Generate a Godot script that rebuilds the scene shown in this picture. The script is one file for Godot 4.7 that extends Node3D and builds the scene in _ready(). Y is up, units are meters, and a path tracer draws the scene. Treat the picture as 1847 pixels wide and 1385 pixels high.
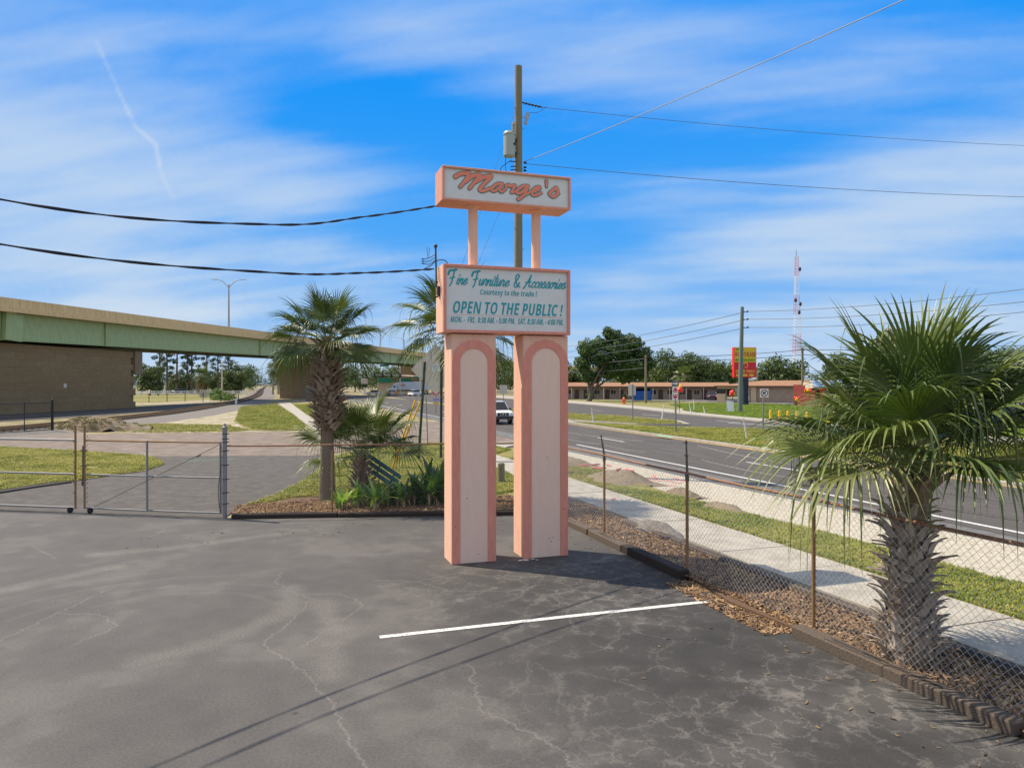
extends Node3D
# +X runs across the street away from the parking lot, -Z runs along the street; the ground is y = 0.
# P(s, t, y): s metres across, t metres along the street.

var M := {}
var rng := RandomNumberGenerator.new()


func P(s: float, t: float, y := 0.0) -> Vector3:
	return Vector3(s, y, -t)


func lin(r: float, g: float, b: float, a := 1.0) -> Color:
	return Color(r, g, b, a).linear_to_srgb()


class Mb:
	var v := PackedVector3Array()
	var n := PackedVector3Array()
	var u := PackedVector2Array()
	var c := PackedColorArray()
	var ix := PackedInt32Array()
	var col := Color(1, 1, 1)
	var uv_scale := 1.0

	func vert(p: Vector3, nn: Vector3, uv := Vector2.INF) -> int:
		v.append(p)
		n.append(nn)
		if uv == Vector2.INF:
			var a := nn.abs()
			if a.y >= a.x and a.y >= a.z:
				uv = Vector2(p.x, p.z)
			elif a.x >= a.z:
				uv = Vector2(p.z, -p.y)
			else:
				uv = Vector2(p.x, -p.y)
			uv *= uv_scale
		u.append(uv)
		c.append(col)
		return v.size() - 1

	# a, b, c counter-clockwise seen from outside
	func tri(a: Vector3, b: Vector3, cc: Vector3) -> void:
		var nn := (b - a).cross(cc - a).normalized()
		var i := vert(a, nn)
		vert(b, nn)
		vert(cc, nn)
		ix.append_array(PackedInt32Array([i, i + 2, i + 1]))

	func quad(a: Vector3, b: Vector3, cc: Vector3, d: Vector3) -> void:
		var nn := (cc - a).cross(d - b).normalized()
		var i := vert(a, nn)
		vert(b, nn)
		vert(cc, nn)
		vert(d, nn)
		ix.append_array(PackedInt32Array([i, i + 2, i + 1, i, i + 3, i + 2]))

	func box(at: Vector3, size: Vector3, basis := Basis(), bevel := 0.0) -> void:
		var h := size / 2.0
		var b := minf(bevel, minf(h.x, minf(h.y, h.z)) * 0.9)
		var p := func(x: float, y: float, z: float) -> Vector3: return at + basis * Vector3(x, y, z)
		var X := h.x
		var Y := h.y
		var Z := h.z
		quad(p.call(-X + b, -Y + b, Z), p.call(X - b, -Y + b, Z), p.call(X - b, Y - b, Z), p.call(-X + b, Y - b, Z))
		quad(p.call(X - b, -Y + b, -Z), p.call(-X + b, -Y + b, -Z), p.call(-X + b, Y - b, -Z), p.call(X - b, Y - b, -Z))
		quad(p.call(X, -Y + b, Z - b), p.call(X, -Y + b, -Z + b), p.call(X, Y - b, -Z + b), p.call(X, Y - b, Z - b))
		quad(p.call(-X, -Y + b, -Z + b), p.call(-X, -Y + b, Z - b), p.call(-X, Y - b, Z - b), p.call(-X, Y - b, -Z + b))
		quad(p.call(-X + b, Y, Z - b), p.call(X - b, Y, Z - b), p.call(X - b, Y, -Z + b), p.call(-X + b, Y, -Z + b))
		quad(p.call(-X + b, -Y, -Z + b), p.call(X - b, -Y, -Z + b), p.call(X - b, -Y, Z - b), p.call(-X + b, -Y, Z - b))
		if b <= 0.0:
			return
		for sx in [-1, 1]:
			for sy in [-1, 1]:
				var q := [p.call(sx * X, sy * (Y - b), Z - b), p.call(sx * X, sy * (Y - b), -Z + b), p.call(sx * (X - b), sy * Y, -Z + b), p.call(sx * (X - b), sy * Y, Z - b)]
				if sx * sy < 0:
					q.reverse()
				quad(q[0], q[1], q[2], q[3])
		for sx in [-1, 1]:
			for sz in [-1, 1]:
				var q := [p.call(sx * X, -Y + b, sz * (Z - b)), p.call(sx * X, Y - b, sz * (Z - b)), p.call(sx * (X - b), Y - b, sz * Z), p.call(sx * (X - b), -Y + b, sz * Z)]
				if sx * sz < 0:
					q.reverse()
				quad(q[0], q[1], q[2], q[3])
		for sy in [-1, 1]:
			for sz in [-1, 1]:
				var q := [p.call(-X + b, sy * Y, sz * (Z - b)), p.call(-X + b, sy * (Y - b), sz * Z), p.call(X - b, sy * (Y - b), sz * Z), p.call(X - b, sy * Y, sz * (Z - b))]
				if sy * sz < 0:
					q.reverse()
				quad(q[0], q[1], q[2], q[3])
		for sx in [-1, 1]:
			for sy in [-1, 1]:
				for sz in [-1, 1]:
					var q := [p.call(sx * X, sy * (Y - b), sz * (Z - b)), p.call(sx * (X - b), sy * Y, sz * (Z - b)), p.call(sx * (X - b), sy * (Y - b), sz * Z)]
					if sx * sy * sz < 0:
						q.reverse()
					tri(q[0], q[1], q[2])

	func tube(pts: PackedVector3Array, radii: Array, sides := 8, caps := true) -> void:
		var side := Vector3.ZERO
		var first := v.size()
		var run := 0.0
		for i in pts.size():
			var d := (pts[mini(i + 1, pts.size() - 1)] - pts[maxi(i - 1, 0)]).normalized()
			if i == 0:
				side = d.cross(Vector3.UP if absf(d.y) < 0.95 else Vector3.RIGHT).normalized()
			else:
				side = (side - d * side.dot(d)).normalized()
				run += pts[i].distance_to(pts[i - 1])
			var up := side.cross(d)
			var r: float = radii[mini(i, radii.size() - 1)]
			for k in sides + 1:
				var a := TAU * k / sides
				var o := side * cos(a) + up * sin(a)
				vert(pts[i] + o * r, o, Vector2(float(k) / sides * TAU * r, run) * uv_scale)
		for i in pts.size() - 1:
			for k in sides:
				var a := first + i * (sides + 1) + k
				var b := a + sides + 1
				ix.append_array(PackedInt32Array([a, a + 1, b, a + 1, b + 1, b]))
		if caps:
			for e in [0, pts.size() - 1]:
				var d := (pts[1] - pts[0]).normalized() * -1.0 if e == 0 else (pts[e] - pts[e - 1]).normalized()
				var mid := vert(pts[e], d)
				var ring := PackedInt32Array()
				for k in sides + 1:
					ring.append(vert(v[first + e * (sides + 1) + k], d))
				for k in sides:
					if e == 0:
						ix.append_array(PackedInt32Array([mid, ring[k + 1], ring[k]]))
					else:
						ix.append_array(PackedInt32Array([mid, ring[k], ring[k + 1]]))

	func rod(a: Vector3, b: Vector3, r: float, sides := 8) -> void:
		tube(PackedVector3Array([a, b]), [r], sides)

	# turned about the vertical through at; profile is (radius, height) from bottom to top
	func lathe(at: Vector3, profile: Array, sides := 16, basis := Basis()) -> void:
		for i in profile.size() - 1:
			var p: Vector2 = profile[i]
			var q: Vector2 = profile[i + 1]
			var t := (q - p).normalized()
			var first := v.size()
			for k in sides + 1:
				var a := TAU * k / sides
				var o := Vector3(cos(a), 0, sin(a))
				var nn := (basis * (o * t.y - Vector3.UP * t.x)).normalized()
				vert(at + basis * (o * p.x + Vector3.UP * p.y), nn, Vector2(a, p.y))
				vert(at + basis * (o * q.x + Vector3.UP * q.y), nn, Vector2(a, q.y))
			for k in sides:
				var a := first + k * 2
				ix.append_array(PackedInt32Array([a, a + 2, a + 1, a + 1, a + 2, a + 3]))

	# poly counter-clockwise in local x, y; stands out along local +z from 0 to depth
	func prism(poly: PackedVector2Array, xf: Transform3D, depth: float, back := true) -> void:
		if Geometry2D.is_polygon_clockwise(poly):
			poly = poly.duplicate()
			poly.reverse()
		var t := Geometry2D.triangulate_polygon(poly)
		for z in ([depth, 0.0] if back else [depth]):
			var nn := (xf.basis * Vector3(0, 0, 1 if z == depth else -1)).normalized()
			var first := v.size()
			for p in poly:
				vert(xf * Vector3(p.x, p.y, z), nn)
			for i in range(0, t.size(), 3):
				var o := [t[i], t[i + 1], t[i + 2]]
				var area := (poly[o[1]] - poly[o[0]]).cross(poly[o[2]] - poly[o[0]])
				if (area > 0) == (z == depth):
					o = [o[0], o[2], o[1]]
				ix.append_array(PackedInt32Array([first + o[0], first + o[1], first + o[2]]))
		if depth == 0.0:
			return
		for i in poly.size():
			var a := poly[i]
			var b := poly[(i + 1) % poly.size()]
			quad(xf * Vector3(a.x, a.y, 0), xf * Vector3(b.x, b.y, 0), xf * Vector3(b.x, b.y, depth), xf * Vector3(a.x, a.y, depth))

	func ball(at: Vector3, r: Vector3, rings := 8, sides := 12, basis := Basis()) -> void:
		var first := v.size()
		for i in rings + 1:
			var e := PI * i / rings - PI / 2
			for k in sides + 1:
				var a := TAU * k / sides
				var o := Vector3(cos(a) * cos(e), sin(e), sin(a) * cos(e))
				vert(at + basis * (o * r), (basis * (o / r)).normalized(), Vector2(a, e))
		for i in rings:
			for k in sides:
				var a := first + i * (sides + 1) + k
				var b := a + sides + 1
				ix.append_array(PackedInt32Array([a, a + 1, b, a + 1, b + 1, b]))

	# strip through left/right point pairs, with a smooth upward normal
	func ribbon(left: PackedVector3Array, right: PackedVector3Array) -> void:
		for i in left.size() - 1:
			quad(left[i], right[i], right[i + 1], left[i + 1])

	func mesh(colored := false) -> ArrayMesh:
		var a := []
		a.resize(Mesh.ARRAY_MAX)
		a[Mesh.ARRAY_VERTEX] = v
		a[Mesh.ARRAY_NORMAL] = n
		a[Mesh.ARRAY_TEX_UV] = u
		a[Mesh.ARRAY_TEX_UV2] = u
		if colored:
			a[Mesh.ARRAY_COLOR] = c
		a[Mesh.ARRAY_INDEX] = ix
		var m := ArrayMesh.new()
		m.add_surface_from_arrays(Mesh.PRIMITIVE_TRIANGLES, a)
		return m


func part(called: String, mb: Mb, mat: Material, parent: Node = self, colored := false) -> MeshInstance3D:
	return inst(called, mb.mesh(colored), mat, parent)


func inst(called: String, mesh: Mesh, mat: Material, parent: Node = self, xf := Transform3D()) -> MeshInstance3D:
	var o := MeshInstance3D.new()
	o.name = numbered(called, parent)
	o.mesh = mesh
	o.material_override = mat
	o.transform = xf
	parent.add_child(o, true)
	return o


var taken := {}
func numbered(called: String, parent: Node) -> String:
	var key := str(parent.get_instance_id()) + called
	var n: int = taken.get(key, 0)
	taken[key] = n + 1
	return called if n == 0 else "%s_%03d" % [called, n]


func tag(o: Node3D, label: String, category: String, group := "") -> Node3D:
	o.set_meta("label", label)
	o.set_meta("category", category)
	if group:
		o.set_meta("group", group)
	return o


func thing(called: String, label: String, category: String, at := Vector3.ZERO, turn := 0.0, group := "") -> Node3D:
	var o := Node3D.new()
	o.name = numbered(called, self)
	add_child(o)
	o.position = at
	o.rotation.y = turn
	return tag(o, label, category, group)


func struct(called: String, mb: Mb, mat: Material, colored := false) -> MeshInstance3D:
	var o := part(called, mb, mat, self, colored)
	o.set_meta("kind", "structure")
	return o


func stuff(called: String, mesh: Mesh, mat: Material, xfs: Array, cols: Array, parent: Node = self) -> MultiMeshInstance3D:
	var mm := MultiMesh.new()
	mm.transform_format = MultiMesh.TRANSFORM_3D
	mm.use_colors = not cols.is_empty()
	mm.mesh = mesh
	mm.instance_count = xfs.size()
	for i in xfs.size():
		mm.set_instance_transform(i, xfs[i])
		if cols:
			mm.set_instance_color(i, cols[i])
	var o := MultiMeshInstance3D.new()
	o.name = numbered(called, parent)
	o.multimesh = mm
	o.material_override = mat
	o.set_meta("kind", "stuff")
	parent.add_child(o, true)
	return o


func copy_of(o: Node3D, at: Vector3, turn: float, label: String, group := "") -> Node3D:
	var r: Node3D = o.duplicate()
	var plain := str(o.name).rstrip("0123456789").trim_suffix("_")
	r.name = numbered(plain, self)
	add_child(r)
	r.position = at
	r.rotation.y = turn
	r.set_meta("label", label)
	if group:
		r.set_meta("group", group)
	return r


func ntex(size: int, freq: float, sd: int, ramp: Array, octaves := 4, kind := FastNoiseLite.TYPE_SIMPLEX_SMOOTH, bumps := 0.0) -> NoiseTexture2D:
	var f := FastNoiseLite.new()
	f.noise_type = kind
	f.seed = sd
	f.frequency = freq
	f.fractal_octaves = octaves
	f.fractal_gain = 0.6
	var t := NoiseTexture2D.new()
	t.width = size
	t.height = size
	t.seamless = true
	t.seamless_blend_skirt = 0.2
	t.noise = f
	if bumps > 0.0:
		t.as_normal_map = true
		t.bump_strength = bumps
	if ramp:
		var g := Gradient.new()
		var offs := PackedFloat32Array()
		var cols := PackedColorArray()
		for r in ramp:
			offs.append(r[0])
			cols.append(lin(r[1], r[2], r[3]))
		g.offsets = offs
		g.colors = cols
		t.color_ramp = g
	return t


func paint(r: float, g: float, b: float, rough := 0.6, metal := 0.0) -> StandardMaterial3D:
	var m := StandardMaterial3D.new()
	m.albedo_color = lin(r, g, b)
	m.roughness = rough
	m.metallic = metal
	return m


# colour noise with a fine multiply layer, both laid in metres (world) or on the thing itself
func stone(tex: Texture2D, tile: float, fine: Texture2D, fine_tile: float, rough := 0.9, world := true, stretch := Vector3.ONE) -> StandardMaterial3D:
	var m := StandardMaterial3D.new()
	m.albedo_texture = tex
	m.roughness = rough
	m.uv1_triplanar = true
	m.uv1_world_triplanar = world
	m.uv1_scale = stretch / tile
	if fine:
		m.detail_enabled = true
		m.detail_blend_mode = BaseMaterial3D.BLEND_MODE_MUL
		m.detail_uv_layer = BaseMaterial3D.DETAIL_UV_2
		m.detail_albedo = fine
		m.uv2_triplanar = true
		m.uv2_world_triplanar = world
		m.uv2_scale = stretch / fine_tile
	return m


func smooth(pts: PackedVector3Array, per := 6) -> PackedVector3Array:
	var out := PackedVector3Array()
	for i in pts.size() - 1:
		var a := pts[maxi(i - 1, 0)]
		var d := pts[mini(i + 2, pts.size() - 1)]
		for k in per:
			out.append(pts[i].cubic_interpolate(pts[i + 1], a, d, float(k) / per))
	out.append(pts[pts.size() - 1])
	return out


func smooth2(pts: Array, per := 6) -> PackedVector2Array:
	var out := PackedVector2Array()
	for i in pts.size() - 1:
		var a: Vector2 = pts[maxi(i - 1, 0)]
		var p: Vector2 = pts[i]
		var q: Vector2 = pts[i + 1]
		var d: Vector2 = pts[mini(i + 2, pts.size() - 1)]
		for k in per:
			out.append(p.cubic_interpolate(q, a, d, float(k) / per))
	out.append(pts[pts.size() - 1])
	return out


func hang(a: Vector3, b: Vector3, sag: float, n := 14) -> PackedVector3Array:
	var out := PackedVector3Array()
	for i in n + 1:
		var f := float(i) / n
		out.append(a.lerp(b, f) - Vector3(0, sag * 4.0 * f * (1.0 - f), 0))
	return out


# flat sheet over a polygon of s, t pairs
func sheet(mb: Mb, st: Array, y: float) -> void:
	var poly := PackedVector2Array()
	for p in st:
		poly.append(Vector2(p[0], p[1]))
	if Geometry2D.is_polygon_clockwise(poly):
		poly.reverse()
	mb.prism(poly, Transform3D(Basis(Vector3(1, 0, 0), Vector3(0, 0, -1), Vector3(0, 1, 0)), Vector3(0, y, 0)), 0.0, false)


# slab with sides, its top at y + thick
func slab(mb: Mb, st: Array, y: float, thick: float) -> void:
	var poly := PackedVector2Array()
	for p in st:
		poly.append(Vector2(p[0], p[1]))
	mb.prism(poly, Transform3D(Basis(Vector3(1, 0, 0), Vector3(0, 0, -1), Vector3(0, 1, 0)), Vector3(0, y, 0)), thick, false)


# a strip of rectangular section along s, t points
func kerb(mb: Mb, st: Array, w: float, y0: float, y1: float) -> void:
	var pts := []
	for p in st:
		pts.append(P(p[0], p[1], 0))
	var l := []
	var r := []
	for i in pts.size():
		var d: Vector3 = (pts[mini(i + 1, pts.size() - 1)] - pts[maxi(i - 1, 0)]).normalized()
		var o := d.cross(Vector3.UP) * (w / 2)
		l.append(pts[i] - o)
		r.append(pts[i] + o)
	for i in pts.size() - 1:
		var up := Vector3(0, y1, 0)
		var lo := Vector3(0, y0, 0)
		mb.quad(l[i] + up, r[i] + up, r[i + 1] + up, l[i + 1] + up)
		if y1 - y0 > 0.01:
			mb.quad(r[i] + lo, r[i + 1] + lo, r[i + 1] + up, r[i] + up)
			mb.quad(l[i + 1] + lo, l[i] + lo, l[i] + up, l[i + 1] + up)


# text set in a plain face, laid on a panel: origin at its left end on the base line, exact width and cap height
func lettering(mb: Mb, what: String, at: Vector3, right: Vector3, up: Vector3, width: float, height: float, slant := 0.0, serif := false) -> void:
	var f := SystemFont.new()
	f.font_names = PackedStringArray(["Droid Serif" if serif else "Droid Sans"])
	f.font_weight = 700
	var tm := TextMesh.new()
	tm.font = f
	tm.text = what
	tm.font_size = 48
	tm.pixel_size = 0.01
	tm.depth = 0.0
	tm.curve_step = 1.5
	var a := tm.get_mesh_arrays()
	var v: PackedVector3Array = a[Mesh.ARRAY_VERTEX]
	if v.is_empty():
		return
	var lo := v[0]
	var hi := v[0]
	for p in v:
		lo = lo.min(p)
		hi = hi.max(p)
	var z := right.cross(up).normalized()
	var first := mb.v.size()
	for p in v:
		var fx := (p.x - lo.x) / maxf(hi.x - lo.x, 1e-4)
		var fy := (p.y - lo.y) / maxf(hi.y - lo.y, 1e-4)
		mb.vert(at + right * (fx * width + slant * fy * height) + up * (fy * height), z)
	var idx = a[Mesh.ARRAY_INDEX]
	if idx == null or idx.is_empty():
		for i in v.size():
			mb.ix.append(first + i)
	else:
		for i in idx:
			mb.ix.append(first + i)


# a brush stroke on a panel: pts in panel units, lifted a hair along its length so that it may cross itself
func stroke(mb: Mb, pts: PackedVector2Array, w0: float, w1: float, xf: Transform3D, lift := 0.0) -> void:
	var n := pts.size()
	var z := xf.basis.z.normalized()
	var l := []
	var r := []
	for i in n:
		var d := (pts[mini(i + 1, n - 1)] - pts[maxi(i - 1, 0)]).normalized()
		var o := Vector2(-d.y, d.x) * lerpf(w0, w1, float(i) / (n - 1)) * 0.5
		l.append(pts[i] + o)
		r.append(pts[i] - o)
	for i in n - 1:
		var za := lift + 0.00012 * i
		var zb := lift + 0.00012 * (i + 1)
		mb.quad(xf * Vector3(r[i].x, r[i].y, za), xf * Vector3(r[i + 1].x, r[i + 1].y, zb), xf * Vector3(l[i + 1].x, l[i + 1].y, zb), xf * Vector3(l[i].x, l[i].y, za))
	for e in [0, n - 1]:
		var w := (w0 if e == 0 else w1) * 0.5
		var base: float = lift + 0.00012 * e + 0.00006
		var first := mb.v.size()
		mb.vert(xf * Vector3(pts[e].x, pts[e].y, base), z)
		for k in 13:
			var a := TAU * k / 12
			mb.vert(xf * Vector3(pts[e].x + cos(a) * w, pts[e].y + sin(a) * w, base), z)
		for k in 12:
			mb.ix.append_array(PackedInt32Array([first, first + k + 2, first + k + 1]))


func _ready() -> void:
	rng.seed = 71
	# ---- camera, sky, sun, exposure
	var cam := Camera3D.new()
	cam.name = "camera"
	cam.position = Vector3(0, 3.3, 0)
	cam.rotation = Vector3(0, -atan(433.5 / 1300.0), 0)
	cam.fov = 56.08
	cam.near = 0.1
	cam.far = 5000.0
	add_child(cam)
	var env := Environment.new()
	env.background_mode = Environment.BG_SKY
	env.tonemap_mode = Environment.TONE_MAPPER_LINEAR
	env.tonemap_exposure = 1.2
	env.sdfgi_enabled = true
	env.ssao_enabled = true
	env.ssil_enabled = true
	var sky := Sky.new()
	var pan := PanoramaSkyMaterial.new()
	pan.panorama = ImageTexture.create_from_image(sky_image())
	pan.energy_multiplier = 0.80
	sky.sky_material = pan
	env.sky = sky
	var we := WorldEnvironment.new()
	we.name = "world"
	we.environment = env
	add_child(we)
	var sun := DirectionalLight3D.new()
	sun.name = "sun"
	sun.light_energy = 1.6
	sun.light_color = lin(1.0, 0.88, 0.71)
	sun.light_angular_distance = 0.5
	sun.shadow_enabled = true
	sun.basis = Basis.looking_at(Vector3(0.551, -1.0, 0.464))
	add_child(sun)
	make_materials()
	make_ground()
	make_railway()
	make_overpass()
	make_pylon_sign()
	make_fences()
	make_palms()
	make_bed()
	make_poles_and_wires()
	make_roadside()
	make_buildings()
	make_vehicles()
	make_trees()
	make_grass()


func sky_image() -> Image:
	var w := 2048
	var h := 1024
	var f1 := FastNoiseLite.new()
	f1.seed = 5
	f1.frequency = 1.0
	f1.fractal_octaves = 5
	f1.fractal_gain = 0.55
	f1.domain_warp_enabled = true
	f1.domain_warp_amplitude = 0.35
	f1.domain_warp_frequency = 0.9
	var f2 := FastNoiseLite.new()
	f2.seed = 11
	f2.frequency = 0.32
	f2.fractal_octaves = 3
	var data := PackedByteArray()
	data.resize(w * h * 3)
	var top := Vector3(0.002, 0.325, 0.99)
	var mid := Vector3(0.05, 0.40, 0.98)
	var low := Vector3(0.38, 0.62, 0.93)
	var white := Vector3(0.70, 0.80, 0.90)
	var fill_veil := Vector3(0.84, 0.85, 0.87)
	# a contrail, as points of (azimuth from straight along the street, elevation) in degrees
	var trail := [Vector2(-11.6, 22.5), Vector2(-9.9, 19.0), Vector2(-9.2, 17.6), Vector2(-7.9, 16.6), Vector2(-7.5, 14.6), Vector2(-6.6, 12.8)]
	# clear gaps and thicker bands of the cirrus: azimuth, elevation, half sizes, strength
	var spots := [[8.0, 20.5, 9.0, 3.6, -0.62], [27.5, 18.6, 9.0, 2.6, -0.55], [25.0, 11.6, 6.0, 1.8, -0.25], [-16.0, 15.6, 12.0, 2.0, 0.14], [6.0, 14.2, 11.0, 1.8, 0.26], [-20.0, 7.5, 14.0, 3.2, 0.55], [27.0, 7.6, 8.0, 2.2, 0.30], [38.0, 9.8, 9.0, 2.2, 0.34], [50.0, 12.5, 9.0, 2.6, 0.18], [48.0, 21.5, 9.0, 2.0, 0.05], [38.0, 16.8, 8.0, 1.8, -0.3], [-70.0, 20.0, 30.0, 9.0, 0.15], [100.0, 18.0, 30.0, 8.0, 0.15], [170.0, 25.0, 50.0, 14.0, 0.22]]
	for j in h / 2:
		var el := PI * (0.5 - (j + 0.5) / h)
		var ce := cos(el)
		var se := sin(el)
		var deg := rad_to_deg(el)
		var base := low.lerp(mid, smoothstep(-2.0, 12.0, deg)).lerp(top, smoothstep(8.0, 24.0, deg))
		base = base.lerp(Vector3(0.015, 0.19, 0.70), smoothstep(35.0, 90.0, deg))
		for i in w:
			var az := TAU * (i + 0.5) / w
			var x := sin(az) * ce
			var z := -cos(az) * ce
			var k := 1.0 / (se + 0.16)
			var px := x * k
			var pz := z * k
			# cirrus in long soft streaks
			var a := px * 0.86 + pz * 0.51
			var b := -px * 0.51 + pz * 0.86
			var big := f2.get_noise_2d(a * 1.1 + 3.1, b * 2.0 + 1.7)
			var c := f1.get_noise_2d(a * 0.55, b * 2.0) * 0.7 + f1.get_noise_2d(a * 1.3 + 7.0, b * 6.0) * 0.42
			var adeg := rad_to_deg(az)
			if adeg > 180.0:
				adeg -= 360.0
			var bias := 0.0
			for q in spots:
				var dx: float = adeg - q[0]
				if dx < -180.0:
					dx += 360.0
				elif dx > 180.0:
					dx -= 360.0
				var e: float = dx * dx / (q[2] * q[2]) + (deg - q[1]) * (deg - q[1]) / (q[3] * q[3])
				if e < 6.0:
					bias += q[4] * exp(-e)
			var cover := smoothstep(-0.52, 1.05, big * 0.9 + c * 0.75 + bias * 1.5)
			cover = cover * 0.70
			cover = clampf(maxf(cover, 0.0) + 0.42 * exp(-deg / 6.0), 0.0, 0.9)
			if deg > 12.0 and deg < 23.0 and adeg > -14.0 and adeg < -4.0:
				var best := 99.0
				for q in trail.size() - 1:
					best = minf(best, Geometry2D.get_closest_point_to_segment(Vector2(adeg, deg), trail[q], trail[q + 1]).distance_to(Vector2(adeg, deg)))
				cover = maxf(cover, minf(0.92, cover + 0.36 * smoothstep(0.18, 0.0, best + 0.22 * absf(c)) * smoothstep(12.3, 15.0, deg)))
			# unseen high cloud, added out of view to brighten and warm the shade
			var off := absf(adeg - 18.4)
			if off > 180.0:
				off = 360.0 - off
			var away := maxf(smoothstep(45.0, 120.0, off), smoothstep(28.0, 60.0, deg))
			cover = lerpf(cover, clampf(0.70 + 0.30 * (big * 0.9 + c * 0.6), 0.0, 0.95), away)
			var col := base.lerp(white.lerp(fill_veil, away), cover)
			var o := (j * w + i) * 3
			data[o] = int(255.0 * clampf(pow(col.x, 0.4545), 0, 1))
			data[o + 1] = int(255.0 * clampf(pow(col.y, 0.4545), 0, 1))
			data[o + 2] = int(255.0 * clampf(pow(col.z, 0.4545), 0, 1))
	for j in range(h / 2, h):
		for i in w:
			var o := (j * w + i) * 3
			data[o] = 120
			data[o + 1] = 118
			data[o + 2] = 112
	return Image.create_from_data(w, h, false, Image.FORMAT_RGB8, data)


func make_materials() -> void:
	var fine := ntex(512, 0.06, 3, [[0.0, 0.62, 0.62, 0.62], [0.5, 0.95, 0.95, 0.95], [1.0, 1.0, 1.0, 1.0]], 3)
	var grit := ntex(512, 0.25, 9, [[0.15, 0.45, 0.45, 0.45], [0.5, 0.9, 0.9, 0.9], [0.85, 1.0, 1.0, 1.0]], 2)
	M.fine = fine
	M.ground = stone(ntex(512, 0.012, 21, [[0.2, 0.20, 0.19, 0.06], [0.45, 0.27, 0.23, 0.10], [0.65, 0.36, 0.29, 0.17], [0.9, 0.46, 0.39, 0.26]], 5), 17.0, grit, 0.9)
	M.grass = stone(ntex(512, 0.02, 22, [[0.2, 0.17, 0.165, 0.022], [0.5, 0.25, 0.225, 0.04], [0.8, 0.33, 0.265, 0.09]], 5), 9.0, grit, 0.7)
	M.lawn = stone(ntex(512, 0.015, 23, [[0.25, 0.11, 0.18, 0.010], [0.6, 0.17, 0.235, 0.016], [0.85, 0.24, 0.26, 0.03]], 4), 13.0, fine, 1.1)
	M.dry_lawn = stone(ntex(512, 0.02, 24, [[0.25, 0.17, 0.18, 0.035], [0.6, 0.25, 0.22, 0.06], [0.85, 0.32, 0.26, 0.12]], 4), 11.0, fine, 1.3)
	M.asphalt = stone(ntex(512, 0.02, 25, [[0.2, 0.082, 0.071, 0.060], [0.6, 0.104, 0.091, 0.077], [0.9, 0.128, 0.113, 0.097]], 4), 7.0, grit, 0.35, 0.93, true, Vector3(1.7, 1.0, 0.16))
	M.drive = stone(ntex(512, 0.02, 26, [[0.2, 0.085, 0.074, 0.063], [0.6, 0.115, 0.100, 0.086], [0.9, 0.145, 0.127, 0.108]], 4), 6.0, grit, 0.4, 0.93)
	M.old_street = stone(ntex(512, 0.014, 27, [[0.2, 0.185, 0.142, 0.108], [0.6, 0.245, 0.19, 0.148], [0.9, 0.315, 0.25, 0.195]], 5), 9.0, grit, 0.5)
	M.shoulder = stone(ntex(512, 0.02, 28, [[0.2, 0.13, 0.125, 0.12], [0.6, 0.17, 0.165, 0.155], [0.9, 0.23, 0.22, 0.205]], 4), 5.0, grit, 0.35)
	M.concrete = stone(ntex(512, 0.018, 29, [[0.15, 0.33, 0.30, 0.25], [0.55, 0.42, 0.385, 0.32], [0.9, 0.48, 0.445, 0.375]], 5), 5.0, fine, 0.5)
	M.gravel = stone(ntex(512, 0.03, 30, [[0.2, 0.43, 0.375, 0.28], [0.55, 0.55, 0.495, 0.385], [0.9, 0.66, 0.605, 0.49]], 5), 3.5, grit, 0.30)
	M.sand = stone(ntex(512, 0.014, 31, [[0.2, 0.24, 0.21, 0.09], [0.4, 0.36, 0.31, 0.18], [0.7, 0.50, 0.44, 0.32], [0.95, 0.58, 0.53, 0.42]], 5), 12.0, grit, 0.6)
	M.ballast = stone(ntex(512, 0.05, 32, [[0.15, 0.11, 0.096, 0.083], [0.5, 0.22, 0.195, 0.168], [0.85, 0.33, 0.295, 0.25]], 3), 3.0, grit, 0.5)
	M.dirt = stone(ntex(512, 0.04, 33, [[0.2, 0.16, 0.12, 0.07], [0.6, 0.30, 0.235, 0.15], [0.9, 0.42, 0.345, 0.24]], 4), 1.6, grit, 0.3)
	M.mulch = stone(ntex(512, 0.06, 34, [[0.2, 0.07, 0.036, 0.018], [0.55, 0.17, 0.095, 0.052], [0.9, 0.30, 0.18, 0.10]], 4), 0.7, grit, 0.15)
	M.timber = stone(ntex(512, 0.03, 35, [[0.2, 0.045, 0.034, 0.026], [0.5, 0.125, 0.093, 0.068], [0.85, 0.24, 0.19, 0.145]], 5), 1.0, grit, 0.6, 0.9, false, Vector3(1.6, 9.0, 9.0))
	M.dark_timber = stone(ntex(512, 0.03, 36, [[0.2, 0.016, 0.012, 0.010], [0.6, 0.045, 0.033, 0.026], [0.9, 0.12, 0.092, 0.07]], 5), 1.0, grit, 0.6, 0.9, false, Vector3(1.6, 9.0, 9.0))
	M.pole_wood = stone(ntex(512, 0.03, 37, [[0.2, 0.15, 0.13, 0.075], [0.5, 0.28, 0.245, 0.15], [0.85, 0.38, 0.34, 0.225]], 5), 1.0, grit, 0.5, 0.9, false, Vector3(5.0, 0.7, 5.0))
	M.road_white = stone(ntex(512, 0.05, 38, [[0.22, 0.20, 0.20, 0.19], [0.34, 0.62, 0.62, 0.60], [0.9, 0.78, 0.78, 0.75]], 4), 1.5, fine, 0.3, 0.7)
	M.lot_white = stone(ntex(512, 0.05, 39, [[0.24, 0.16, 0.15, 0.14], [0.33, 0.66, 0.64, 0.60], [0.9, 0.80, 0.78, 0.73]], 4), 1.5, fine, 0.3, 0.7)
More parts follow.
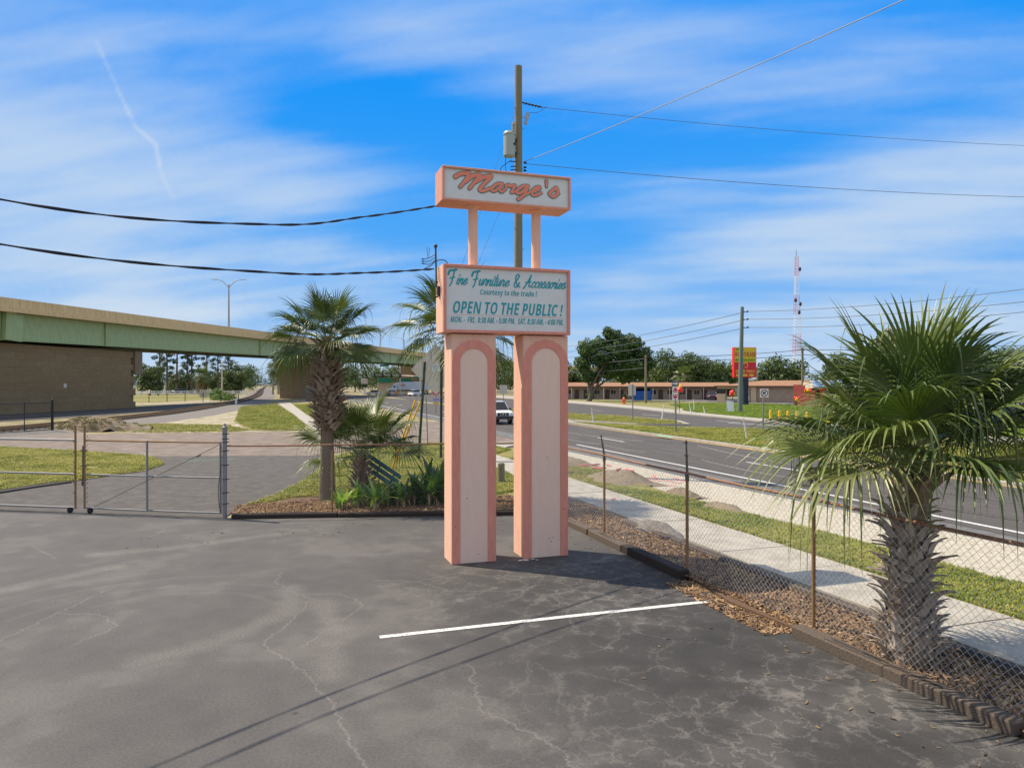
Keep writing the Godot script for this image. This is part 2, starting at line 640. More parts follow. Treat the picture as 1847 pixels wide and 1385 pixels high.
	M.road_yellow = stone(ntex(512, 0.05, 40, [[0.2, 0.40, 0.24, 0.06], [0.5, 0.60, 0.36, 0.07], [0.9, 0.66, 0.42, 0.10]], 4), 1.5, fine, 0.3, 0.7)
	M.block = stone(ntex(512, 0.02, 41, [[0.2, 0.25, 0.168, 0.080], [0.6, 0.285, 0.192, 0.092], [0.9, 0.31, 0.21, 0.105]], 5), 6.0, fine, 0.8)
	M.pier = stone(ntex(512, 0.02, 42, [[0.2, 0.22, 0.16, 0.09], [0.6, 0.27, 0.20, 0.12], [0.9, 0.31, 0.235, 0.145]], 5), 6.0, fine, 0.8)
	M.parapet = stone(ntex(512, 0.02, 43, [[0.2, 0.66, 0.45, 0.21], [0.5, 0.81, 0.58, 0.29], [0.9, 0.86, 0.63, 0.34]], 4), 8.0, fine, 1.2, 0.9, true, Vector3(2.4, 0.35, 2.4))
	M.girder = stone(ntex(512, 0.02, 44, [[0.2, 0.33, 0.40, 0.18], [0.5, 0.41, 0.50, 0.225], [0.9, 0.45, 0.55, 0.25]], 4), 8.0, fine, 2.0, 0.5, true, Vector3(2.0, 0.35, 2.0))
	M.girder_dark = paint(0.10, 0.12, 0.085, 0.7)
	M.soffit = paint(0.30, 0.28, 0.24, 0.9)
	M.stucco = stone(ntex(512, 0.02, 45, [[0.15, 0.75, 0.45, 0.32], [0.5, 0.80, 0.485, 0.35], [0.9, 0.82, 0.505, 0.37]], 4), 1.6, null, 0.35, 0.85, false, Vector3(1.4, 0.35, 1.4))
	M.trim = stone(ntex(512, 0.02, 46, [[0.2, 0.70, 0.265, 0.19], [0.6, 0.75, 0.295, 0.215], [0.9, 0.78, 0.325, 0.24]], 4), 1.6, null, 0.35, 0.85, false, Vector3(1.4, 0.35, 1.4))
	M.inset = stone(ntex(512, 0.015, 47, [[0.2, 0.84, 0.59, 0.465], [0.6, 0.86, 0.605, 0.48], [0.9, 0.87, 0.615, 0.49]], 4), 1.8, null, 0.4, 0.85, false, Vector3(1.4, 0.35, 1.4))
	M.box_paint = stone(ntex(512, 0.02, 48, [[0.2, 0.74, 0.33, 0.215], [0.6, 0.80, 0.37, 0.245], [0.9, 0.83, 0.41, 0.28]], 4), 1.6, fine, 0.9, 0.5, false)
	M.panel = stone(ntex(512, 0.012, 49, [[0.2, 0.67, 0.68, 0.65], [0.6, 0.70, 0.71, 0.68], [0.9, 0.72, 0.73, 0.70]], 4), 2.2, null, 1.0, 0.35, false)
	M.teal = paint(0.003, 0.32, 0.37, 0.5)
	M.teal_dark = paint(0.05, 0.21, 0.19, 0.5)
	M.coral = paint(0.82, 0.25, 0.15, 0.5)
	M.pink_line = paint(0.72, 0.42, 0.40, 0.6)
	M.galvanized = stone(ntex(512, 0.04, 50, [[0.2, 0.16, 0.16, 0.16], [0.6, 0.26, 0.26, 0.26], [0.9, 0.36, 0.36, 0.36]], 3), 0.6, null, 1.0, 0.5, false)
	M.galvanized.metallic = 0.1
	M.rust = stone(ntex(512, 0.05, 51, [[0.2, 0.15, 0.075, 0.03], [0.5, 0.29, 0.165, 0.07], [0.9, 0.42, 0.27, 0.13]], 4), 0.5, null, 1.0, 0.85, false)
	M.rust_rail = stone(ntex(512, 0.05, 52, [[0.2, 0.13, 0.055, 0.022], [0.45, 0.26, 0.12, 0.06], [0.8, 0.40, 0.30, 0.23]], 4), 0.7, null, 1.0, 0.8, false)
	M.wire = paint(0.46, 0.47, 0.48, 0.5, 0.3)
	M.dark_steel = paint(0.045, 0.045, 0.05, 0.6, 0.2)
	M.black = paint(0.018, 0.018, 0.02, 0.6)
	M.cable = paint(0.012, 0.012, 0.02, 0.6)
	M.thin_cable = paint(0.10, 0.11, 0.13, 0.6)
	M.rubber = paint(0.02, 0.02, 0.021, 0.9)
	M.grey = paint(0.33, 0.34, 0.35, 0.6)
	M.white = paint(0.78, 0.78, 0.77, 0.5)
	M.car_white = paint(0.80, 0.80, 0.80, 0.25)
	M.car_white.clearcoat_enabled = true
	M.car_white.clearcoat = 0.6
	M.chrome = paint(0.55, 0.56, 0.57, 0.25, 0.9)
	M.glass_dark = paint(0.02, 0.025, 0.03, 0.08)
	M.lens = paint(0.7, 0.72, 0.74, 0.1)
	M.red_lens = paint(0.45, 0.02, 0.02, 0.2)
	M.yellow = paint(0.80, 0.46, 0.01, 0.5)
	M.red = paint(0.62, 0.012, 0.02, 0.5)
	M.bright_red = paint(0.78, 0.03, 0.025, 0.4)
	M.green_post = paint(0.055, 0.085, 0.06, 0.7)
	M.sign_back = stone(ntex(512, 0.02, 53, [[0.2, 0.58, 0.51, 0.42], [0.6, 0.66, 0.585, 0.49], [0.9, 0.70, 0.63, 0.53]], 4), 2.0, null, 1.0, 0.6, false)
	M.burlap = stone(ntex(512, 0.05, 54, [[0.2, 0.08, 0.058, 0.038], [0.5, 0.22, 0.165, 0.11], [0.9, 0.38, 0.30, 0.215]], 4), 0.5, grit, 0.2, 0.95, false, Vector3(0.6, 3.0, 0.6))
	for k in 4:
		var r: Array = [[0.40, 0.325, 0.25], [0.30, 0.225, 0.16], [0.50, 0.42, 0.34], [0.20, 0.135, 0.09]][k]
		M["boot%d" % k] = stone(ntex(256, 0.05, 60 + k, [[0.2, r[0] * 0.5, r[1] * 0.5, r[2] * 0.5], [0.6, r[0], r[1], r[2]], [0.9, r[0] * 1.25, r[1] * 1.25, r[2] * 1.25]], 4), 0.35, null, 1.0, 0.95, false, Vector3(6.0, 1.2, 6.0))
	for k in 5:
		var r: Array = [[0.065, 0.105, 0.028], [0.11, 0.152, 0.038], [0.16, 0.20, 0.05], [0.22, 0.235, 0.08], [0.34, 0.27, 0.13]][k]
		var m := paint(r[0], r[1], r[2], 0.42)
		m.backlight_enabled = true
		m.vertex_color_use_as_albedo = true
		m.backlight = lin(r[0] * 1.2 + 0.035, r[1] * 1.3 + 0.05, r[2] * 0.6)
		M["frond%d" % k] = m
	M.stalk = paint(0.15, 0.175, 0.06, 0.5)
	M.blade = paint(1, 1, 1, 0.7)
	M.blade.vertex_color_use_as_albedo = true
	M.chip = paint(1, 1, 1, 0.9)
	M.chip.vertex_color_use_as_albedo = true
	M.leaf = paint(1, 1, 1, 0.6)
	M.leaf.vertex_color_use_as_albedo = true
	M.leaf.backlight_enabled = true
	M.leaf.backlight = lin(0.35, 0.42, 0.12)
	M.bark = stone(ntex(256, 0.05, 70, [[0.2, 0.07, 0.055, 0.042], [0.6, 0.16, 0.13, 0.10], [0.9, 0.26, 0.22, 0.18]], 4), 1.2, null, 1.0, 0.95, false, Vector3(2.0, 0.5, 2.0))


func gray_bytes(w: int, h: int, freq: float, sd: int, kind := FastNoiseLite.TYPE_SIMPLEX_SMOOTH, octaves := 4, warp := 0.0) -> PackedByteArray:
	var f := FastNoiseLite.new()
	f.noise_type = kind
	f.seed = sd
	f.frequency = freq
	f.fractal_octaves = octaves
	if kind == FastNoiseLite.TYPE_CELLULAR:
		f.fractal_type = FastNoiseLite.FRACTAL_NONE
		f.cellular_return_type = FastNoiseLite.RETURN_DISTANCE2_SUB
	if warp > 0.0:
		f.domain_warp_enabled = true
		f.domain_warp_amplitude = warp
		f.domain_warp_frequency = freq * 1.6
	return f.get_image(w, h).get_data()


# the parking lot's own skin: 16 by 18 metres of sealed, cracked, dusty asphalt
func lot_material() -> StandardMaterial3D:
	var k := 100
	var w := 16 * k
	var h := 18 * k
	var broad := gray_bytes(w, h, 0.0035, 4)
	var mid := gray_bytes(w, h, 0.014, 5)
	var grain := gray_bytes(w, h, 0.22, 6, FastNoiseLite.TYPE_SIMPLEX, 2)
	var cell := gray_bytes(w, h, 0.032, 7, FastNoiseLite.TYPE_CELLULAR, 1, 34.0)
	var cell2 := gray_bytes(w, h, 0.008, 8, FastNoiseLite.TYPE_CELLULAR, 1, 60.0)
	# long cracks and dusty streaks, as soft lines laid into a mask
	var mask := PackedByteArray()
	mask.resize(w * h)
	var r := RandomNumberGenerator.new()
	r.seed = 8
	var lines := []
	for q in [
		[[0.15, 13.3], [0.05, 12.6], [0.35, 11.8], [0.6, 11.4], [0.2, 10.4], [-0.1, 9.6], [0.35, 8.6], [0.6, 7.6], [0.75, 6.2], [0.9, 4.4]], [[0.35, 11.8], [1.0, 11.6], [1.3, 10.9], [0.9, 10.2], [0.35, 9.4]],
		[[-2.4, 13.3], [-2.9, 12.0], [-3.3, 10.9], [-3.6, 10.0], [-3.9, 9.0]], [[-2.95, 11.9], [-2.3, 11.6], [-2.0, 11.0], [-2.4, 10.4]], [[-3.6, 14.4], [-4.3, 13.0], [-5.0, 11.7]],
		[[-4.6, 16.9], [-4.2, 16.2], [-3.9, 15.6]], [[-2.3, 18.0], [-2.5, 17.2]], [[0.8, 17.4], [1.1, 16.8]], [[2.2, 8.2], [2.0, 7.0], [2.5, 6.0], [2.3, 4.6]], [[1.6, 12.2], [2.3, 11.9], [3.1, 12.2], [3.9, 11.5]], [[2.3, 11.9], [2.7, 11.2], [3.6, 10.9], [4.3, 11.1]]]:
		lines.append([q, 1.1, 66])
	for q in [[[-3.2, 15.8], [-1.9, 15.9], [0.2, 16.7]], [[0.3, 12.2], [0.2, 10.9], [-0.6, 10.0], [-1.6, 9.4]], [[0.7, 11.2], [0.8, 9.6], [0.6, 8.2]], [[-6, 13.0], [-4, 13.6], [-2.6, 14.6]]]:
		lines.append([q, 26.0, 40])
	for q in 5:
		var arc := []
		for e in 14:
			var a := 0.2 + e * 0.16 + q * 0.5
			arc.append([-1.5 + cos(a) * (1.6 + q * 0.55), 11.0 + sin(a) * (1.4 + q * 0.5)])
		lines.append([arc, 7.0, 15])
	# oil drips, as dark spots
	var oil := PackedByteArray()
	oil.resize(w * h)
	for q in 34:
		var c := Vector2(r.randf_range(0.1, 0.95) * w, r.randf_range(0.02, 0.9) * h)
		var R := r.randf_range(1.5, 5.0) if q > 7 else r.randf_range(9.0, 22.0)
		var deep := r.randf_range(50, 150) if q > 7 else r.randf_range(25, 60)
		for y in range(maxi(0, int(c.y - R)), mini(h, int(c.y + R) + 1)):
			for x in range(maxi(0, int(c.x - R)), mini(w, int(c.x + R) + 1)):
				var f := 1.0 - Vector2(x, y).distance_to(c) / R
				if f > 0.0:
					oil[y * w + x] = maxi(oil[y * w + x], int(deep * minf(1.0, f * 1.8)))
	for l in lines:
		var pts: Array = l[0]
		var wide: float = l[1]
		for i in pts.size() - 1:
			var a := Vector2((pts[i][0] + 9.0) * k, (pts[i][1] - 4.0) * k)
			var b := Vector2((pts[i + 1][0] + 9.0) * k, (pts[i + 1][1] - 4.0) * k)
			var n := int(a.distance_to(b) / maxf(1.0, wide * 0.35))
			var d := (b - a).normalized()
			var off := 0.0
			for e in n:
				off = off * 0.92 + r.randf_range(-1.5, 1.5) * (1.0 if wide < 3.0 else 0.6)
				var p := a.lerp(b, float(e) / n) + Vector2(-d.y, d.x) * off
				var R := wide * r.randf_range(0.5, 1.3)
				for y in range(maxi(0, int(p.y - R)), mini(h, int(p.y + R) + 1)):
					for x in range(maxi(0, int(p.x - R)), mini(w, int(p.x + R) + 1)):
						var f := 1.0 - Vector2(x, y).distance_to(p) / (R + 0.5)
						if f > 0.0:
							var val := int(l[2] * minf(1.0, f * 1.4))
							if val > mask[y * w + x]:
								mask[y * w + x] = val
	var data := PackedByteArray()
	data.resize(w * h * 3)
	var curve := PackedByteArray()
	curve.resize(1024)
	for i in 1024:
		curve[i] = int(255.0 * pow(i / 1023.0, 0.4545))
	for j in h:
		var t := 4.0 + float(j) / k
		for i in w:
			var o := j * w + i
			var s := -9.0 + float(i) / k
			var tone := 0.084 + 0.00011 * (broad[o] - 128) + 0.00008 * (mid[o] - 128)
			# alligator cracking, worst on the right of the lot
			var where := clampf((s - 1.2) * 0.35, 0.0, 1.0) * clampf((13.6 - t) * 0.6, 0.0, 1.0) + 0.25 * clampf((s - 0.5) * 0.4, 0.0, 1.0)
			tone -= 0.037 * where
			tone *= (0.80 + grain[o] * 0.0016) * (1.0 - oil[o] / 255.0)
			var crack := 0.0
			if where > 0.05:
				crack = clampf((20.0 - cell[o]) / 18.0, 0.0, 1.0) * where * clampf((mid[o] + broad[o] - 190) / 120.0, 0.0, 1.0) * 0.26
				crack = maxf(crack, 0.17 * where * clampf((7.5 - cell2[o]) / 6.0, 0.0, 1.0) * clampf((grain[o] + broad[o] - 110) / 130.0, 0.0, 1.0))
			var m := mask[o] / 255.0 * (0.35 + grain[o] / 255.0)
			if m > crack:
				crack = m
			# pale dust
			var dust := clampf((broad[o] + 0.4 * mid[o] - 205.0) / 220.0, 0.0, 0.16)
			var q := minf(1.0, crack + dust * 0.35)
			var red := tone * 1.06 + (0.34 - tone) * q
			var gre := tone * 0.975 + (0.315 - tone) * q
			var blu := tone * 0.905 + (0.28 - tone) * q
			data[o * 3] = curve[clampi(int(red * 1023), 0, 1023)]
			data[o * 3 + 1] = curve[clampi(int(gre * 1023), 0, 1023)]
			data[o * 3 + 2] = curve[clampi(int(blu * 1023), 0, 1023)]
	var m := StandardMaterial3D.new()
	m.albedo_texture = ImageTexture.create_from_image(Image.create_from_data(w, h, false, Image.FORMAT_RGB8, data))
	m.roughness = 0.9
	return m


func make_ground() -> void:
	var g := Mb.new()
	sheet(g, [[-2500, -600], [2500, -600], [2500, 3000], [-2500, 3000]], -0.03)
	struct("ground", g, M.ground)
	# parking lot and the drive to the side street
	var lm := lot_material()
	var lot := Mb.new()
	sheet(lot, [[-40, -12], [6.62, -12], [6.62, 17.4], [-1.1, 19.1], [-9, 23.4], [-40, 36]], 0.0)
	struct("driveway", lot, M.drive)
	var skin := Mb.new()
	sheet(skin, [[-9, 4], [6.62, 4], [6.62, 17.3], [-1.1, 18.95], [-6.9, 22], [-9, 22]], 0.004)
	for i in skin.v.size():
		skin.u[i] = Vector2((skin.v[i].x + 9.0) / 16.0, (-skin.v[i].z - 4.0) / 18.0)
	struct("parking_lot", skin, lm)
	var dr := Mb.new()
	sheet(dr, [[-8.2, 24.6], [-6.9, 22.1], [-1.15, 19.05], [-0.9, 20.2], [0.1, 22.3], [0.9, 24.9], [1.6, 28.1], [2.4, 32.0], [3.0, 34.2], [1.69, 34.5], [-4.7, 36.3], [-8, 38.0]], 0.0)
	struct("driveway", dr, M.drive)
	var line := Mb.new()
	kerb(line, [[1.33, 9.44], [3.9, 9.44], [6.33, 9.41]], 0.105, 0.008, 0.009)
	struct("parking_line", line, M.lot_white)
	# side street, its mouth on the main road and a sandy edge
	var st := Mb.new()
	sheet(st, [[-60, 66], [-13.5, 44.2], [-5.8, 36.8], [1.69, 34.4], [4.4, 37.7], [6.6, 39.4], [9.0, 39.2], [11.2, 38.6], [12.6, 37.0], [14.5, 33.5], [14.6, 62], [9.7, 62.5], [5.2, 56.4], [2.9, 51.9], [-3.2, 52.7], [-9.4, 53.6], [-16.4, 54.2], [-60, 82]], -0.012)
	struct("side_street", st, M.old_street)
	var sandy := Mb.new()
	sheet(sandy, [[-15.3, 62.8], [-13.2, 75], [-9.8, 90], [-4.2, 100], [0.8, 118], [1.2, 70], [0.9, 53.8], [-3.2, 52.9], [-9.6, 54.3]], -0.016)
	struct("sand_lot", sandy, M.sand)
	# grass in front of the bridge, with the path that crosses it
	var gr := Mb.new()
	sheet(gr, [[-4.6, 113], [0.8, 126], [2.2, 80], [2.75, 53.6], [-1.4, 54.4], [-3.2, 68], [-3.6, 84]], 0.01)
	sheet(gr, [[3.2, 130], [8.8, 128], [9.6, 90], [8.2, 64], [4.8, 58], [4.0, 56.5], [3.6, 80]], 0.01)
	struct("grass_field", gr, M.grass)
	var path := Mb.new()
	slab(path, [[0.9, 131], [3.1, 131], [3.5, 80], [4.1, 53.4], [2.86, 52.1], [2.3, 80]], -0.02, 0.05)
	struct("path", path, M.concrete)
	var isl := Mb.new()
	slab(isl, [[-0.93, 20.3], [0.15, 22.3], [0.96, 24.9], [1.69, 28.2], [2.84, 33.2], [4.5, 37.4], [6.6, 39.2], [9.0, 39.0], [10.8, 38.3], [11.3, 34.0], [11.0, 30.2], [8.3, 28.0], [8.15, 19.5], [6.7, 17.5]], -0.02, 0.06)
	sheet(isl, [[-7.85, 25.75], [-7.26, 26.8], [-6.39, 27.75], [-5.49, 29.15], [-4.57, 30.24], [-4.15, 32.47], [-4.74, 34.95], [-5.8, 36.86], [-8.43, 39.73], [-10.3, 41.6], [-13.5, 44.3], [-30, 52], [-30, 20.0], [-12, 24.0]], 0.02)
	struct("grass_field", isl, M.grass)
	# sidewalk slabs, verge and limestone shoulder beside the road
	for i in 22:
		var t0 := -2.0 + i * 1.55
		var s := Mb.new()
		var e0 := 0.0
		var e1 := 0.0
		var a := 8.15 + 0.14 * sin(t0 * 0.5)
		slab(s, [[8.22 + e0, t0 + 0.008], [9.78 + e0, t0 + 0.008], [9.78 + e1, t0 + 1.542], [8.22 + e1, t0 + 1.542]], -0.02, 0.075 + 0.004 * sin(i * 2.3))
		struct("sidewalk", s, M.concrete)
	var corner := Mb.new()
	slab(corner, [[8.2, 32.2], [9.8, 32.2], [11.6, 35.6], [13.4, 37.6], [12.2, 38.6], [10.2, 36.6]], -0.02, 0.07)
	struct("sidewalk", corner, M.concrete)
	var verge := Mb.new()
	slab(verge, [[9.8, -12], [11.95, -12], [11.6, 8.5], [11.45, 13.4], [11.3, 19.0], [11.8, 24.5], [11.4, 30], [9.8, 30]], -0.02, 0.06)
	struct("verge", verge, M.grass)
	var gv := Mb.new()
	sheet(gv, [[11.5, -12], [14.75, -12], [14.55, 10], [14.1, 20], [14.0, 28], [13.8, 36], [11.2, 34], [11.2, 19], [11.3, 10]], 0.0)
	struct("gravel_shoulder", gv, M.gravel)
	var sh := Mb.new()
	sheet(sh, [[14.0, -60], [15.9, -60], [15.9, 400], [14.3, 400], [14.2, 62], [13.6, 36], [13.9, 28], [13.95, 20], [14.4, 10]], 0.004)
	struct("road_shoulder", sh, M.shoulder)
	# the near carriageway
	var rd := Mb.new()
	sheet(rd, [[15.2, -60], [23.2, -60], [23.2, 900], [15.2, 900]], 0.008)
	struct("road", rd, M.asphalt)
	var wl := Mb.new()
	kerb(wl, [[15.72, -60], [15.72, 36]], 0.16, 0.012, 0.013)
	kerb(wl, [[15.72, 63], [15.72, 400]], 0.16, 0.012, 0.013)
	for i in range(-2, 22):
		kerb(wl, [[19.0, 22.2 + i * 14.6], [19.0, 25.7 + i * 14.6]], 0.15, 0.012, 0.013)
	struct("road_line", wl, M.road_white)
	var yl := Mb.new()
	kerb(yl, [[22.45, -60], [22.45, 17], [22.9, 34], [22.9, 45], [23.1, 55]], 0.15, 0.012, 0.013)
	struct("road_line", yl, M.road_yellow)
	# grass median with kerbs, the turning lane and the narrow island beyond it
	var md := [[22.7, -60], [22.75, 16.5], [23.3, 34], [23.4, 44.7], [23.9, 55.5], [24.7, 58.4], [25.7, 51.4], [28.1, 46.6], [31.0, 44.2], [33.7, 41.6], [35.2, 36], [37.4, 28], [38.4, 10], [38.6, -60]]
	var med := Mb.new()
	slab(med, md, -0.02, 0.12)
	struct("median", med, M.grass)
	var island := [[24.6, 63.0], [27.9, 51.8], [31.4, 50.3], [33.2, 54.8], [33.2, 64], [30.5, 72], [28, 90], [26, 130], [25.4, 130]]
	var is2 := Mb.new()
	slab(is2, island, -0.02, 0.12)
	struct("median", is2, M.dry_lawn)
	var turn := Mb.new()
	sheet(turn, [[23.2, 40], [32, 40], [34, 48], [34.5, 72], [30, 100], [23.2, 220]], 0.0)
	struct("turning_lane", turn, M.asphalt)
	var kb := Mb.new()
	kerb(kb, [[22.55, -60], [22.6, 16.5], [23.15, 34], [23.25, 44.7], [23.75, 55.5], [24.6, 58.7]], 0.32, -0.02, 0.13)
	kerb(kb, [[24.6, 58.7], [25.9, 51.5], [28.2, 46.8], [31.0, 44.4], [33.8, 41.8], [35.4, 36], [37.6, 28], [38.6, 10], [38.8, -60]], 0.3, -0.02, 0.13)
	kerb(kb, [[25.2, 130], [25.8, 90], [24.5, 63.0], [27.8, 51.5], [31.5, 50.0], [33.4, 54.6], [33.4, 64], [30.7, 72], [28.2, 90]], 0.35, -0.02, 0.13)
	kerb(kb, [[40.1, -60], [40.2, 44], [40.4, 52], [41.6, 60], [42.4, 68], [45.5, 84], [48.2, 110], [52, 200]], 0.35, -0.02, 0.12)
	struct("kerb", kb, M.concrete)
	# far carriageway
	var r2 := Mb.new()
	sheet(r2, [[33, -60], [40, -60], [40, 46], [40.3, 52], [41.5, 60], [42.3, 68], [45.4, 84], [48.1, 110], [52, 200], [36, 300], [30, 200], [26.5, 130], [30, 72], [32.0, 60], [31, 48], [30, 44]], 0.004)
	struct("road", r2, M.asphalt)
	var l2 := Mb.new()
	for i in 9:
		var t := 24.0 + i * 14.0
		var s := 37.6 + maxf(0.0, t - 40.0) * 0.018
		kerb(l2, [[s, t], [s + 0.05, t + 3.6]], 0.16, 0.01, 0.011)
	kerb(l2, [[36.6, 52.0], [38.2, 47.5]], 0.3, 0.01, 0.011)
	struct("road_line", l2, M.road_white)
	# far sidewalk, lawn and motel forecourt
	var fs := Mb.new()
	slab(fs, [[40.3, -60], [42.4, -60], [42.6, 47], [43.0, 53], [43.9, 60], [45.2, 68], [49.5, 86], [54, 112], [60, 200], [52.2, 200], [48.4, 110], [45.7, 84], [42.6, 68], [41.8, 60], [40.6, 52], [40.4, 44]], -0.02, 0.1)
	struct("sidewalk", fs, M.concrete)
	var lawn := Mb.new()
	sheet(lawn, [[42.6, 20], [43.0, 53], [43.9, 60], [45.2, 68], [47.0, 76], [52, 84], [60, 101], [69, 107], [78, 98], [77, 84], [66, 66], [60, 40], [60, 20]], 0.03)
	struct("lawn", lawn, M.lawn)
	var lawn2 := Mb.new()
	sheet(lawn2, [[47.0, 76], [49.6, 86], [54, 112], [57, 140], [64, 140], [75, 122], [69, 107], [60, 101], [52, 84]], 0.026)
	struct("lawn", lawn2, M.dry_lawn)
	var fc := Mb.new()
	sheet(fc, [[60, 20], [66, 66], [77, 84], [78, 98], [75, 122], [58, 146], [64, 165], [160, 100], [140, 20]], 0.015)
	struct("forecourt", fc, M.shoulder)
	var dp := Mb.new()
	sheet(dp, [[46.5, 76.4], [52, 84.6], [53.4, 83.8], [47.6, 75.2]], 0.05)
	sheet(dp, [[52.5, 74.8], [60.5, 67.2], [61.2, 68.0], [53.4, 75.8]], 0.05)
	struct("path", dp, M.concrete)
	# far field behind the bridge
	var ff := Mb.new()
	sheet(ff, [[-60, 150], [-20.5, 142], [-14, 165], [-11.5, 185], [-13, 215], [-22, 245], [-70, 260]], 0.0)
	struct("grass_field", ff, M.grass)
	var fp := Mb.new()
	sheet(fp, [[-60, 128], [-12.5, 126], [-8, 160], [-10, 190], [-13.5, 165], [-20, 141], [-60, 148]], -0.01)
	struct("path", fp, M.sand)
	var strip := Mb.new()  # dark sheet painted in for the overpass shadow reaching towards the track
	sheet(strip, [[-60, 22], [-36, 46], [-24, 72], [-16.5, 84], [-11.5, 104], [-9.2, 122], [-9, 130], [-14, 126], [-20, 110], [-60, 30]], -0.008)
	struct("shade_strip", strip, stone(ntex(256, 0.03, 143, [[0.2, 0.055, 0.05, 0.045], [0.6, 0.085, 0.078, 0.07], [0.9, 0.13, 0.12, 0.105]], 4), 6.0, M.fine, 0.7))
	var soil := Mb.new()
	kerb(soil, [[-12, 23.2], [-7.95, 25.55], [-7.3, 26.6], [-6.5, 27.6]], 0.42, -0.02, 0.05)
	struct("soil_edge", soil, M.dark_timber)
	# utility locators' paint on the ground
	var pk := Mb.new()
	for q in [[12.55, 21.6], [12.9, 20.9], [12.7, 22.1], [13.2, 21.2], [12.4, 20.4]]:
		kerb(pk, [[q[0], q[1]], [q[0] + rng.randf_range(-0.4, 0.5), q[1] + rng.randf_range(0.5, 1.3)]], 0.10, 0.006, 0.007)
	kerb(pk, [[-0.75, 19.6], [-0.5, 19.95], [-0.55, 20.2]], 0.14, 0.008, 0.009)
	kerb(pk, [[-0.95, 19.8], [-0.6, 20.4]], 0.08, 0.008, 0.009)
	kerb(pk, [[9.0, 18.2], [9.25, 18.5]], 0.06, 0.068, 0.069)
	struct("paint_mark", pk, paint(0.66, 0.20, 0.19, 0.9))
	var gp := Mb.new()
	kerb(gp, [[22.55, 37.6], [22.6, 39.4]], 0.3, 0.135, 0.136)
	kerb(gp, [[-3.6, 33.6], [-1.6, 33.9]], 0.07, 0.008, 0.009)
	struct("paint_mark", gp, paint(0.14, 0.52, 0.30, 0.9))


func mound(called: String, label: String, at: Vector3, size: Vector3, mat: Material, sd: int, with_grass := false) -> Node3D:
	var f := FastNoiseLite.new()
	f.seed = sd
	f.frequency = 2.2 / maxf(size.x, size.z)
	f.fractal_octaves = 4
	var mb := Mb.new()
	var n := 34
	var pts := []
	for j in n + 1:
		for i in n + 1:
			var x := (float(i) / n - 0.5) * size.x
			var z := (float(j) / n - 0.5) * size.z
			var r := Vector2(x / size.x, z / size.z).length() * 2.0
			var e := f.get_noise_2d(x, z)
			var y := size.y * maxf(0.0, (1.0 - pow(clampf(r + e * 0.35, 0.0, 1.0), 1.7))) * (0.85 + 0.22 * f.get_noise_2d(x * 2.5 + 9.0, z * 2.5)) - 0.02
			pts.append(Vector3(x, y, z))
	for j in n + 1:
		for i in n + 1:
			var l: Vector3 = pts[j * (n + 1) + maxi(i - 1, 0)]
			var r: Vector3 = pts[j * (n + 1) + mini(i + 1, n)]
			var u: Vector3 = pts[maxi(j - 1, 0) * (n + 1) + i]
			var d: Vector3 = pts[mini(j + 1, n) * (n + 1) + i]
			mb.vert(pts[j * (n + 1) + i], (d - u).cross(r - l).normalized())
	for j in n:
		for i in n:
			var a := j * (n + 1) + i
			mb.ix.append_array(PackedInt32Array([a, a + 1, a + n + 2, a, a + n + 2, a + n + 1]))
	var o := thing(called, label, "dirt mound", at)
	part("heap", mb, mat, o)
	if with_grass:
		var xs := []
		var cs := []
		for i in 1500:
			var p: Vector3 = pts[rng.randi() % pts.size()]
			if p.y < size.y * 0.12:
				continue
			if f.get_noise_2d(p.x * 1.4, p.z * 1.4 + 4.0) < -0.02 and p.x > -size.x * 0.1:
				continue
			xs.append(Transform3D(Basis(Vector3.UP, rng.randf() * TAU).scaled(Vector3.ONE * rng.randf_range(1.2, 2.6)), p + Vector3(rng.randf_range(-0.1, 0.1), -0.02, rng.randf_range(-0.1, 0.1))))
			cs.append(Color(0.14, 0.14, 0.03).lerp(Color(0.30, 0.23, 0.11), rng.randf()))
		stuff("grass", tuft_mesh(0), M.blade, xs, cs, o)
	return o


